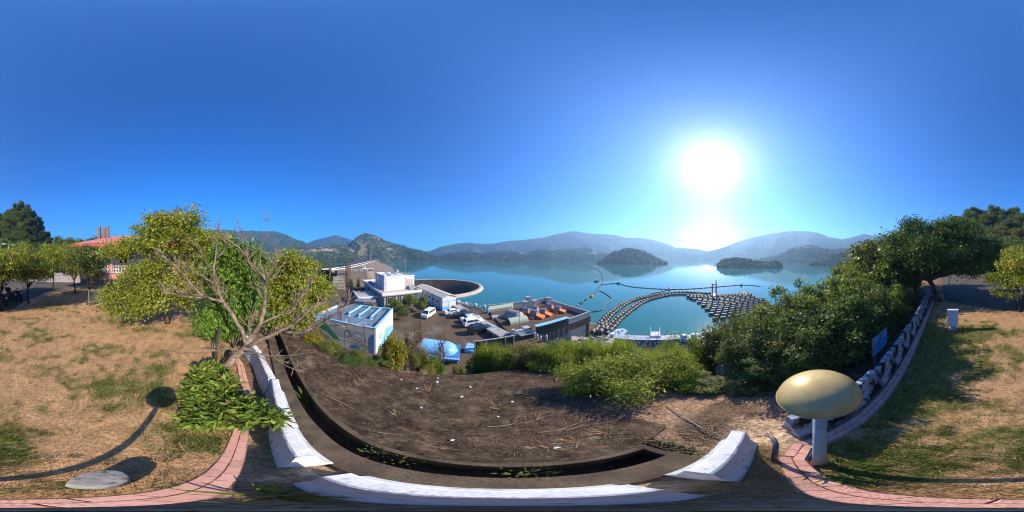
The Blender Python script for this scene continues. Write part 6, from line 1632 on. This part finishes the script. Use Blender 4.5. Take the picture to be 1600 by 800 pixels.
# lake edge railing left of the deck
lr = thing('quay_railing', 'white tank-ended railing along the quay by the bell-mouth spillway', 'railing', (*wp(716, 474, 0), ZY)); b0_ = wp(716, 474, 0)
for k, (px, py) in enumerate([(716, 474), (728, 477.5), (743, 480), (757, 482)]):
    q = wp(px, py, 0); MB().lathe([(.001, 0), (.42, 0), (.42, .95), (.3, 1.05), (.001, 1.08)], 14, (q[0] - b0_[0], q[1] - b0_[1], 0)).build('post', WHITE, lr, True)
pts = [(wp(px, py, 0)[0] - b0_[0], wp(px, py, 0)[1] - b0_[1]) for px, py in [(716, 474), (728, 477.5), (743, 480), (757, 482)]]
mb = MB()
for a_, b_ in zip(pts[:-1], pts[1:]): mb.bar((*a_, .75), (*b_, .75), .12, .12).bar((*a_, .4), (*b_, .4), .1, .1)
mb.build('rail', WHITE, lr)

# ---- lattice gantry
ga_ = P(544, 451, ZY); gb_ = P(516, 447, ZY)
gt_ = thing('lattice_gantry', 'tall rusty brown lattice gantry with cross beams standing before the embankment', 'gantry', (ga_.x, ga_.y, ZY))
lat = lattice(11.2, .75, 12, .22); lat.build('tower', RUST, gt_)
dx, dy = gb_.x - ga_.x, gb_.y - ga_.y
l2_ = lattice(10.4, .35, 12, .2).mesh('leg', RUST); link('leg', l2_, gt_, (dx, dy, 0))
for z in (10.2, 9.4, 6.6, 6.1): MB().bar((0, 0, z), (dx, dy, z), .18, .18).build('cross_beam', RUST, gt_)
mb = MB()
for k in range(1, 9): mb.bar((dx * k / 9, dy * k / 9, 9.4), (dx * (k + .5) / 9, dy * (k + .5) / 9, 10.2), .1, .1).bar((dx * k / 9, dy * k / 9, 6.1), (dx * (k + .5) / 9, dy * (k + .5) / 9, 6.6), .1, .1)
mb.build('bracing', RUST, gt_)
# ramp
r0_ = P(517, 452, ZY + .1); r1_ = P(541, 453, ZY + .1); r2_ = P(536, 432, ZY + 5.5); r3_ = P(521, 432, ZY + 5.5)
o = MB().add([r0_, r1_, r2_, r3_], [(0, 1, 2, 3)]).add([r0_ - Vector((0, 0, .8)), r1_ - Vector((0, 0, .8)), r2_ - Vector((0, 0, .8)), r3_ - Vector((0, 0, .8))], [(3, 2, 1, 0)])
rp_ = thing('service_ramp', 'steep grey service ramp with ribs going up the embankment behind the gantry', 'ramp', (0, 0, 0))
o.build('slab', DAMM, rp_)
for k in range(9):
    t = (k + .5) / 9; MB().bar(r0_.lerp(r3_, t) + Vector((0, 0, .1)), r1_.lerp(r2_, t) + Vector((0, 0, .1)), .2, .2).build('rib', GREY, rp_)
# white truck on the terrace
tp_ = pol(-50.6, 90); tr_ = thing('white_truck', 'white truck with a boxy cab parked on the embankment terrace above the yard', 'truck', (tp_.x, tp_.y, -3.35), R(44))
MB().prism([(-1.6, -.95), (2.6, -.95), (2.6, .95), (-1.6, .95)], .6, 1.1).build('bed', WHITE, tr_)
MB().prism([(-3.2, -.95), (-1.65, -.95), (-1.65, .95), (-3.2, .95)], .5, 2.3, top=[(-2.9, -.85), (-1.65, -.85), (-1.65, .85), (-2.9, .85)]).build('cab', WHITE, tr_)
MB().box((-2.3, -.93, 1.75), (.9, .06, .6)).box((-2.3, .93, 1.75), (.9, .06, .6)).build('window', GLASS, tr_)
for x in (-2.4, 1.6):
    for s_ in (-1, 1): w_ = link('wheel', WHLM, tr_, (x, s_ * .85, .4)); w_.rotation_euler = (R(90), 0, 0); w_.scale = (1.2, 1.2, 1.2)
# cypress trees and garden bushes before the embankment
cyl_ = [(0, 0, 1.0, .5, .5, .6), (0, 0, 1.9, .45, .45, .7), (0, 0, 2.8, .32, .32, .7), (0, 0, 3.6, .18, .18, .5)]
cym = leaf_mesh('crown', cyl_, 60, 24, .14, .22, .06, 'dark', 131, .3, -.4); cyt = MB().tube([(0, 0, -.1), (0, 0, 3.4)], [.09, .03], 6).mesh('trunk', BARK)
for i, (px, py) in enumerate([(549, 452), (560, 451), (572.5, 453), (577.5, 451)]):
    q = P(px, py, ZY); t = thing('cypress_tree', ['small cypress beside the lattice gantry', 'second small cypress from the gantry', 'third small cypress from the gantry, darker against the roof edge', 'small cypress nearest the white building'][i], 'tree', (q.x, q.y, ZY), i, 'cypresses at the foot of the embankment'); t.scale = (1.3, 1.3, 1.25)
    link('trunk', cyt, t); link('crown', cym, t)
for k, (px, py) in enumerate([(556, 458), (563, 459), (569, 460), (575, 460), (580, 458), (566, 454)]):
    q = P(px, py, ZY + .5)
    t = thing('shrub', 'low clipped garden bush before the embankment', 'shrub', (q.x, q.y, ZY), k, 'garden bushes before the embankment'); t.scale = (1.2, 1.2, .7)
    link('stems', SV_['dark'][0][0], t); link('foliage', SV_['dark'][k % 3][1], t)
# trees by the white building
for i, (px, py, r, h) in enumerate([(617, 482, 37, 1.0), (640, 476, 40, 1.05), (661, 478, 41, 0.85), (630, 492, 35, .7), (607, 490, 36, .7)]):
    a, e = ray(px, py); x, y = math.sin(a) * r, math.cos(a) * r
    place_wood(x, y, ZY, h * .72, (2, 2, 2, 4, 2)[i], ['round green tree at the corner of the white building', 'middle green tree before the white building', 'green tree beside the white van', 'low green tree in front of the middle tree', 'low green tree beside the mural wall'][i], 'trees before the white building', i * 1.3, 'round_tree')

# ================================================================== ON THE LAKE
dm = MB(); nn = 12
dm.tube([(-.66, 0, 0), (-.6, 0, 0), (-.28, 0, 0), (-.24, 0, 0), (-.18, 0, 0), (.18, 0, 0), (.24, 0, 0), (.28, 0, 0), (.6, 0, 0), (.66, 0, 0)], [.5, .6, .6, .64, .6, .6, .64, .6, .6, .5], nn)
DRM = dm.mesh('drum', DRUM, False)
def walk(pts, step):
    out = []; acc = 0.0; prev = pts[0]
    need = 0.0
    for a_, b_ in zip(pts[:-1], pts[1:]):
        d = (b_ - a_).length; t = need
        while t < d:
            out.append((a_.lerp(b_, t / d), math.atan2(b_.y - a_.y, b_.x - a_.x))); t += step
        need = t - d
    return out
def smooth_pts(pp, z):
    w = [P(px, py, z) for px, py in pp]; out = []
    for i in range(len(w) - 1):
        p0 = w[max(0, i - 1)]; p1 = w[i]; p2 = w[i + 1]; p3 = w[min(len(w) - 1, i + 2)]
        for k in range(6):
            t = k / 6; out.append(0.5 * ((2 * p1) + (-p0 + p2) * t + (2 * p0 - 5 * p1 + 4 * p2 - p3) * t * t + (-p0 + 3 * p1 - 3 * p2 + p3) * t ** 3))
    out.append(w[-1]); return out
ZF = ZW + .22
outer = [(931, 517), (942.5, 503), (953, 491.5), (966, 481.5), (976.5, 474.5), (989, 469), (1006, 464.5), (1027.5, 460.3), (1049, 457.6), (1070, 456.6), (1091, 457.5), (1110, 458.6)]
inner = [(945, 519), (953, 512), (961.6, 503.5), (970, 495.5), (985, 484), (1002, 473), (1019, 466.6), (1040, 462), (1057, 460), (1076, 460.8), (1096, 461.8)]
gd = random.Random(44)
for nm, pp, lab in (('outer', outer, 'outer floating drum boom curving across the lake towards the orange hoist'), ('inner', inner, 'inner floating drum boom curving beside the outer one towards the drum raft')):
    sp_ = smooth_pts(pp, ZF); o0 = sp_[0]
    t = thing('drum_boom', lab, 'boom', (o0.x, o0.y, ZW), 0, 'curved drum booms on the lake')
    for side in (-1, 1):
        for i, (p, a) in enumerate(walk(sp_, 2.05)):
            q = p + Vector((-math.sin(a), math.cos(a), 0)) * .78 * side + Vector((math.cos(a), math.sin(a), 0)) * (.8 if side > 0 else 0)
            link('drum', DRM, t, (q.x - o0.x, q.y - o0.y, .2 + gd.uniform(-.04, .04)), a + gd.uniform(-.16, .16)).scale = (gd.uniform(.88, 1.1),) * 3
    MB().tube([(p.x - o0.x, p.y - o0.y, .25) for p in sp_], .1, 5).build('chain', DARK, t)
# a heap of drums at the near end of the booms
o0 = P(936, 517, ZF); t = thing('drum_boom', 'short cluster of drums pulled up where the curved booms meet the shore', 'boom', (o0.x, o0.y, ZW))
for k, (px, py, dz) in enumerate([(926, 522, .9), (931, 518, .6), (938, 520, .6), (934, 513, .4), (941, 514, .5), (947, 515, .3), (940, 508, .3), (946, 509, .2)]):
    q = P(px, py, ZF); d_ = link('drum', DRM, t, (q.x - o0.x, q.y - o0.y, dz), .9)
    d_.scale = (1.25, 1.25, 1.25)
# raft
RA = P(1075, 464.5, ZF); RB = P(1172, 459.5, ZF); RC = P(1114, 500, ZF); RD = P(1215, 480, ZF)
t = thing('drum_raft', 'wide raft of dark floating drums in close rows beyond the shrubs', 'raft', (RA.x, RA.y, ZW))
cnt = 0
for i in range(13):
    v = i / 12
    L0 = RA.lerp(RC, v); R0 = RB.lerp(RD, v)
    if i > 1: L0 = L0.lerp(R0, .03 + .05 * math.sin(v * 3.1))
    n = int((R0 - L0).length / (2.3 if i > 1 else 1.6))
    dirv = math.atan2(R0.y - L0.y, R0.x - L0.x)
    for k in range(min(n, 24)):
        if cnt >= 296: break
        if i in (7, 8) and 9 < k < 12: continue
        q = L0.lerp(R0, (k + (.5 if i % 2 else 0)) / n)
        link('drum', DRM, t, (q.x - RA.x, q.y - RA.y, .2 + (.25 if i < 2 else 0) + gd.uniform(-.05, .05)), dirv + 1.57 * (i < 2) + gd.uniform(-.12, .12)).scale = (1.25, 1.3, 1.3); cnt += 1
# orange hoist on the raft
q = P(1116, 462.5, ZW + .5); oc = thing('orange_hoist', 'orange steel hoist frame with two posts and sloping braces on the drum raft', 'hoist', (q.x, q.y, ZW + .6), .35); oc.scale = (1.15, 1.15, 1.15)
for s_ in (-.8, .8):
    MB().bar((-1.2, s_, 0), (-.5, s_, 5.2), .5, .5).bar((-.4, s_, 5.2), (3.6, s_, .3), .5, .5).bar((-.9, s_, 2.6), (1.6, s_, 2.6), .4, .4).build('side_frame', ORANGE, oc)
MB().bar((1.2, -.8, 0), (1.2, -.8, 6.6), .4, .4).bar((1.2, .8, 0), (1.2, .8, 4.0), .4, .4).build('mast', ORANGE, oc)
MB().box((.8, 0, .2), (5.4, 2.2, .35)).build('base', ORANGE, oc)
MB().bar((-.5, -.9, 5.15), (-.5, .9, 5.15), .4, .4).build('drum_shaft', DARK, oc)
q = P(1165, 459.5, ZW + .5); pk = thing('deck_plates', 'faded pink deck plates at the right end of the drum raft', 'deck', (q.x, q.y, ZW + .55), .2)
for k in range(3): MB().box((k * 2.6 - 2.6, .3 * k, .25), (2.4, 1.8, .3)).build('plate', PINKROOFSLAB, pk)
mb = MB()
for k in range(6): mb.bar((-3.5 + k * 1.4, -.8, .4), (-3.5 + k * 1.4, -.8, 1.4), .07, .07)
mb.bar((-3.5, -.8, 1.4), (3.5, -.8, 1.4), .06, .06); mb.build('railing', RUST, pk)
# thin booms
def thin_boom(pp, rad, m, label, seg=3.0):
    sp_ = smooth_pts(pp, ZW + .12); o0 = sp_[0]; mb = MB()
    ws_ = walk(sp_, seg)
    t = thing('float_boom', label, 'boom', (o0.x, o0.y, ZW))
    for p, a in ws_:
        d = Vector((math.cos(a), math.sin(a), 0)) * seg * .44
        mb.tube([p - d - o0 + Vector((0, 0, .12)), p + d - o0 + Vector((0, 0, .12))], rad, 7)
    f_ = mb.build('floats', m, t); tag(f_, kind='stuff')
    MB().tube([(p.x - o0.x, p.y - o0.y, .12) for p in sp_], .06, 4).build('line', DARK, t)
thin_boom([(926, 461), (933, 453), (938, 446), (941.5, 439), (941, 431), (936, 423), (928, 419), (918, 417.5)], .36, DARK, 'dark float boom curving far out on the lake from the yellow buoy', 3.4)
thin_boom([(941, 445), (952, 443.5), (966, 443), (978, 446.5), (995, 449), (1020, 451), (1045, 452), (1075, 451.5), (1105, 449.5), (1135, 447), (1160, 445.5), (1176, 446), (1190, 447.5)], .30, DARK, 'long thin dark float boom stretching across the lake behind the drum raft', 4.0)
thin_boom([(938, 455), (946, 459), (955, 466), (953, 471), (946, 476), (943, 482), (936, 485.5), (923, 487.5)], .24, DARK, 'thin black float line bending back to the corner of the intake deck', 2.2)
thin_boom([(1018, 459), (1030, 456.5), (1044, 453)], .25, DARK, 'short dark float line joining the drum boom to the long boom', 2.2)
for k, (px, py) in enumerate([(899, 481), (903, 477.5), (907, 475), (911, 472), (914.5, 469.5), (918, 466.5)]):
    q = P(px, py, ZW); o = MB().lathe([(.001, -.3), (.4, -.2), (.55, .05), (.45, .35), (.2, .55), (.001, .6)], 12).build('float_buoy', WHITE if k % 2 else DARK, None, True, (q.x, q.y, ZW))
    tag(o, 'white round float in the string leading to the yellow buoy' if k % 2 else 'dark round float in the string leading to the yellow buoy', 'buoy', 'white floats in the buoy string' if k % 2 else 'dark floats in the buoy string')
q = P(924, 464, ZW); yb = thing('yellow_buoy', 'yellow buoy with a small frame at the head of the float string', 'buoy', (q.x, q.y, ZW))
MB().lathe([(.001, -.4), (.9, -.3), (1.1, .2), (.9, .6), (.001, .7)], 14).build('float', YELLOW, yb, True)
MB().bar((-.5, 0, .6), (0, 0, 1.9), .12, .12).bar((.5, 0, .6), (0, 0, 1.9), .12, .12).bar((0, -.5, .6), (0, 0, 1.9), .12, .12).build('frame', YELLOW, yb)
def rowboat(px, py, L, label, m):
    q = P(px, py, ZW); t = thing('work_boat', label, 'boat', (q.x, q.y, ZW), .3)
    MB().prism([(-L / 2, -.6), (L * .3, -.6), (L / 2, 0), (L * .3, .6), (-L / 2, .6)], -.1, .55, top=[(-L / 2 - .1, -.8), (L * .3, -.8), (L / 2 + .3, 0), (L * .3, .8), (-L / 2 - .1, .8)]).build('hull', m, t)
    MB().prism([(-L * .3, -.5), (0, -.5), (0, .5), (-L * .3, .5)], .55, 1.5).build('cabin', WHITE, t)
rowboat(932.5, 440, 5.5, 'small dark work boat on open water left of the curved float boom', DARK)
rowboat(966.5, 443, 3.4, 'small dark boat moored on the long float boom, left of its middle', DARK)
rowboat(1046, 452, 4.5, 'pale boat moored on the long float boom behind the drum booms', DIRTYW)
rowboat(1158, 445.5, 4.5, 'dark boat at the right end of the long float boom', DARK)
# blue pontoon along the near shore
A_ = P(950, 524.5, ZW + 1.5); B_ = P(1062, 526.5, ZW + 1.5); up = Vector((B_.x - A_.x, B_.y - A_.y)); LPn = up.length
pn = thing('blue_pontoon', 'long blue steel pontoon with a pale walkway and railing at the near lake shore', 'pontoon', (A_.x, A_.y, ZW), math.atan2(up.y, up.x))
for k in range(5): MB().box((LPn * (k + .5) / 5, 0, .55), (LPn / 5 - .08, 2.0, 1.9)).build('tank', BLUE, pn)
MB().box((LPn / 2, 0, 1.55), (LPn, 2.1, .08)).build('walkway', DIRTYW, pn)
mb = MB()
for k in range(22): mb.bar((LPn * k / 21, .95, 1.6), (LPn * k / 21, .95, 2.5), .05, .05)
mb.bar((0, .95, 2.5), (LPn, .95, 2.5), .05, .05).bar((0, .95, 2.05), (LPn, .95, 2.05), .04, .04); mb.build('railing', GREYM, pn)
q = P(1024, 523, ZW + 1.6); st_ = thing('gangway', 'small white gangway stage with a railing on the blue pontoon', 'gangway', (q.x, q.y, ZW + 1.6), math.atan2(up.y, up.x))
MB().box((0, 0, .12), (2.2, 2.4, .24)).build('deck', WHITE, st_)
mb = MB()
for x in (-1, 1):
    for y in (-1.1, 1.1): mb.bar((x, y, .2), (x, y, 1.5), .08, .08)
    mb.bar((x, -1.1, 1.5), (x, 1.1, 1.5), .07, .07).bar((x, -1.1, .9), (x, 1.1, .9), .06, .06)
mb.build('railing', WHITE, st_)
def barge(px, py, L, Wd, h, label, rzz):
    q = P(px, py, ZW + h); t = thing('barge', label, 'barge', (q.x, q.y, ZW), rzz)
    MB().prism([(-L / 2, -Wd / 2), (L * .35, -Wd / 2), (L / 2, 0), (L * .35, Wd / 2), (-L / 2, Wd / 2)], -.2, h, top=[(-L / 2 - .2, -Wd / 2 - .15), (L * .38, -Wd / 2 - .15), (L / 2 + .3, 0), (L * .38, Wd / 2 + .15), (-L / 2 - .2, Wd / 2 + .15)]).build('hull', DIRTYW, t)
    MB().box((-L * .42, Wd * .1, h + .55), (.9, .9, 1.1)).build('wheelhouse', WHITE, t)
    mb = MB()
    for k in range(4): mb.box((-L * .1 + k * .8, .3 * (-1) ** k, h + .15), (.5, .4, .3))
    mb.build('gear', LBLUE, t)
    return t
barge(966, 521, 5.8, 2.6, 1.3, 'dirty pale blue flat barge with clutter tied to the left end of the blue pontoon', .5)
barge(1096, 523.5, 5.5, 1.8, .9, 'white and blue boat lying at the right end of the blue pontoon', -.3)
barge(1078, 526, 3.8, 1.3, .8, 'small white boat half hidden by bushes right of the pontoon', -.3)
# pale rocks on the shore
gr = random.Random(77)
for k in range(40):
    px = gr.uniform(898, 952); py = gr.uniform(526, 537)
    q = P(px, py, -12.6 - gr.uniform(0, .5)); mb = MB(); s_ = gr.uniform(.15, .5)
    vs = []; n1 = 7
    for lv, f in ((-.4, .8), (.15, 1.0), (.5, .55)):
        for i in range(n1): a = 2 * math.pi * i / n1; rr_ = s_ * f * gr.uniform(.75, 1.2); vs.append((rr_ * math.cos(a), rr_ * math.sin(a), s_ * lv + gr.uniform(-.1, .1) * s_))
    fs = [(l * n1 + i, l * n1 + (i + 1) % n1, (l + 1) * n1 + (i + 1) % n1, (l + 1) * n1 + i) for l in range(2) for i in range(n1)] + [tuple(range(2 * n1, 3 * n1)), tuple(range(n1 - 1, -1, -1))]
    tag(mb.add(vs, fs).build('rock', ROCK, None, False, q), 'pale rock in the shore rubble %s' % ('left of the drum boom end' if px < 925 else 'right under the drum boom end'), 'rock', 'shore rocks by the boom')
o = MB().prism([wp(895, 541, 0), wp(955, 541, 0), wp(960, 526, -3.2), wp(893, 525, -3.0)], -19, [-12.2, -12.4, -13.6, -13.0]).build('shore_bank', ROCK)
tag(o, kind='structure')
# pale debris in the shrubs
q = Q(1130, 580, 7.2); zq = gz(q.x, q.y)
tag(MB().prism([(-.5, -.2), (.1, -.35), (.6, -.1), (.45, .25), (-.2, .3)], 0, [.5, .62, .5, .55, .7]).build('stone_slab', ROCK, None, False, (q.x, q.y, q.z - .3)), 'pale broken slab lying among the shrubs left of the thicket', 'stone')

# ================================================================== THE PINK PAVILION AND THE LEFT SIDE
pvc = pol(-130, 23.2); rzv = R(-90 + 130) + math.pi      # local x along the front, -y towards the viewer
fx = Vector((math.cos(rzv), math.sin(rzv))); 
pv = thing('pavilion', 'pink pavilion with red edged hipped roof, white balusters and dark blue columns', 'pavilion', (pvc.x, pvc.y, 0))
# choose the rotation so that local -y points at the viewer
ang = math.atan2(-pvc.y, -pvc.x) + math.pi / 2
pv.rotation_euler = (0, 0, ang)
HW_, DP = 9.4, 10.5
MB().prism([(-HW_, 0), (HW_, 0), (HW_, DP), (-HW_, DP)], 1.0, 2.0).build('plinth', PINKWALL, pv)
MB().prism([(-HW_ + .1, .1), (HW_ - .1, .1), (HW_ - .1, DP), (-HW_ + .1, DP)], -.1, 1.0).build('base_wall', DAMM, pv)
MB().prism([(-HW_ - .15, -.15), (HW_ + .15, -.15), (HW_ + .15, DP), (-HW_ - .15, DP)], 2.0, 2.2).build('floor_slab', PINKROOFSLAB, pv)
bal = MB().lathe([(.075, 0), (.075, .08), (.045, .14), (.095, .34), (.05, .62), (.075, .72), (.075, .8)], 8).mesh('baluster', WHITE, True)
for k in range(64): link('baluster', bal, pv, (-HW_ + .3 + k * .41, .05, 2.2))
for k in range(22): link('baluster', bal, pv, (-HW_ + .05, .5 + k * .41, 2.2)); link('baluster', bal, pv, (HW_ - .05, .5 + k * .41, 2.2))
MB().box((0, .05, 3.06), (2 * HW_ + .1, .26, .13)).box((-HW_ + .05, DP / 2, 3.057), (.26, DP - .3, .13)).box((HW_ - .05, DP / 2, 3.057), (.26, DP - .3, .13)).build('balustrade_rail', PINKWALL, pv)
for x in (-HW_ + .1, -4.5, 4.5, HW_ - .1): MB().box((x, .05, 2.75), (.4, .4, 1.1)).build('pedestal', PINKWALL, pv)
for x in (-8.2, -4.6, -1.6, -.2, 1.9, 4.6, 8.2):
    for y in ((1.6, DP - 1.5) if abs(x) > 4 else (1.9,)):
        MB().box((x, y, 4.0), (.55, .55, 3.6)).build('column', DBLUE, pv)
MB().prism([(-7.6, 4.2), (7.6, 4.2), (7.6, DP - .8), (-7.6, DP - .8)], 2.2, 5.7).build('inner_wall', GREY, pv)
for x in (-5.5, -3.2, -.9, .6, 2.9, 5.2):
    fr = MB().box((x, 4.17, 4.1), (1.5, .08, 1.8)).build('window', WHITE, pv); MB().box((x, 4.11, 4.1), (1.3, .05, 1.6)).build('pane', GLASS if int(x * 10) % 3 else PALEGREEN, fr)
MB().box((0, 1.7, 5.72), (2 * HW_ - 1, .4, .34)).build('beam', DBLUE, pv)
e0 = [(-HW_ - .9, -.9), (HW_ + .9, -.9), (HW_ + .9, DP + .8), (-HW_ - .9, DP + .8)]
MB().prism(e0, 5.68, 6.3).build('fascia', RED, pv)
tp2 = [(-4.5, DP / 2 - .5), (4.5, DP / 2 - .5), (4.5, DP / 2 + .5), (-4.5, DP / 2 + .5)]
e1 = [(-HW_ - 1.0, -1.0), (HW_ + 1.0, -1.0), (HW_ + 1.0, DP + .9), (-HW_ - 1.0, DP + .9)]
rf = MB().prism(e1, 6.304, 8.0, top=tp2).build('roof', PINKROOF, pv)
for (x, y, h) in ((-7.2, 3.4, 2.5), (-6.5, 3.9, 2.35), (-5.7, 3.2, 2.5)):
    MB().box((x, y, 7.0 + h / 2), (.5, .5, h)).build('chimney', BROWNMETAL, rf)
tag(MB().box((0, 0, .5), (.9, .05, .55)).box((-.35, 0, .12), (.06, .06, .3)).box((.35, 0, .12), (.06, .06, .3)).build('blue_board', SKYBLUE, None, False, (pvc.x + fx.x * 0, pvc.y, 2.9)), 'small bright blue board standing on the pavilion terrace', 'board')

# green mesh fence
fpx = [(139, 478), (155, 474), (168, 476), (180, 480), (195, 486)]
fp = []
for px, py in fpx: p = P(px, py, 0); fp.append(p)
gf = thing('mesh_fence', 'low green mesh fence with thin posts by the pavilion plinth', 'fence', (fp[0].x, fp[0].y, 0))
for p in fp: MB().tube([(p.x - fp[0].x, p.y - fp[0].y, -.05), (p.x - fp[0].x, p.y - fp[0].y, 1.5)], .04, 7).build('post', GREYM, gf)
for a_, b_ in zip(fp[:-1], fp[1:]):
    mb = MB(); a2 = a_ - fp[0]; b2 = b_ - fp[0]; n = 26
    for k in range(n + 1):
        p = a2.lerp(b2, k / n); mb.bar((p.x, p.y, .08), (p.x, p.y, 1.4), .012, .012)
    for k in range(8): z = .1 + k * .185; mb.bar((a2.x, a2.y, z), (b2.x, b2.y, z), .012, .012)
    mb.build('mesh_panel', GNET, gf)

# scooters
def scooter(px, py, rzz, label, box):
    p = P(px, py, 0.02); t = thing('motor_scooter', label, 'scooter', (p.x, p.y, .012), rzz, 'scooters parked at the kerb')
    for x in (-.6, .62):
        w_ = MB().lathe([(.12, -.05), (.22, -.05), (.25, 0), (.22, .05), (.12, .05)], 16).build('wheel', RUBBER, t, True, (x, 0, .25)); w_.rotation_euler = (R(90), 0, 0)
    MB().prism([(-.85, -.16), (.1, -.16), (.1, .16), (-.85, .16)], .32, .72, top=[(-.95, -.13), (0, -.13), (0, .13), (-.95, .13)]).build('rear_body', DARK, t)
    MB().prism([(-.85, -.14), (-.05, -.14), (-.05, .14), (-.85, .14)], .72, .82).build('seat', RUBBER, t)
    MB().box((.22, 0, .3), (.5, .34, .06)).build('floorboard', DARK, t)
    MB().prism([(.42, -.2), (.62, -.14), (.62, .14), (.42, .2)], .28, .95).build('front_shield', DARK, t)
    MB().bar((.5, 0, .9), (.42, 0, 1.08), .07, .07).bar((.42, -.34, 1.08), (.42, .34, 1.08), .04, .04).build('handlebar', DARK, t)
    for s_ in (-1, 1): MB().bar((.43, s_ * .26, 1.08), (.4, s_ * .36, 1.28), .02, .02).box((.4, s_ * .38, 1.31), (.03, .12, .08)).build('mirror', DARK, t)
    MB().box((.64, 0, .82), (.08, .16, .14)).build('headlight', CHROME, t)
    if box: MB().prism([(-1.15, -.22), (-.7, -.22), (-.7, .22), (-1.15, .22)], .84, 1.22).build('luggage_box', DARK, t)
scooter(29, 468, 1.9, 'black scooter with upright mirrors beside the forked small tree', False)
scooter(19, 470, 2.0, 'black scooter with a luggage box, left of the other one', True)
scooter(6, 476, 1.9, 'dark scooter behind the tree at the far left edge', False)
# street lamp at the far left
a, e = ray(13, 380); r = 31; x, y = math.sin(a) * r, math.cos(a) * r; zt = EYE + r * math.tan(e)
sl_ = thing('street_lamp', 'white two-headed street lamp rising above the small trees at the far left', 'street lamp', (x, y, 0), R(4))
MB().tube([(0, 0, 0), (0, 0, zt - .3)], [.09, .07], 8).build('pole', WHITE, sl_)
MB().bar((-.75, 0, zt - .3), (.75, 0, zt - .15), .08, .08).build('arm', WHITE, sl_)
for s_ in (-1, 1): MB().box((s_ * .85, 0, zt - .22 + s_ * .08), (.8, .34, .24)).build('lamp_head', WHITE, sl_)

# a second white post seen through the big tree
p = P(1464, 452, 0); tag(MB().tube([(0, 0, 0), (0, 0, 4.3)], .07, 8).build('pole', WHITE, None, False, (p.x - .6, p.y - 2.5, 0)), 'white pole seen between the limbs of the big dark tree', 'pole')
# small hut on the lake bank
q = Q(1315, 432, 42); t = thing('bank_hut', 'small pale roofed hut on the lake bank at the right', 'hut', (q.x, q.y, q.z - 1.6))
MB().box((0, 0, .2), (1.6, 1.3, 2.2)).build('wall', GREY, t); MB().box((0, 0, 1.4), (2.2, 1.9, .16)).build('roof', WHITE, t)

# ================================================================== the air
hz = MB().box((0, 0, 150), (4560, 4560, 390)).mesh('haze', bpy.data.materials.new('haze_air'))
hm = hz.materials[0]; hm.use_nodes = True
hn = hm.node_tree.nodes; hn.clear()
vol = hn.new('ShaderNodeVolumePrincipled'); vol.inputs['Density'].default_value = 0.00042
vol.inputs['Color'].default_value = (0.42, 0.68, 1.0, 1); vol.inputs['Anisotropy'].default_value = 0.45
ho = hn.new('ShaderNodeOutputMaterial'); hm.node_tree.links.new(vol.outputs[0], ho.inputs['Volume'])
tag(link('haze', hz), kind='stuff')
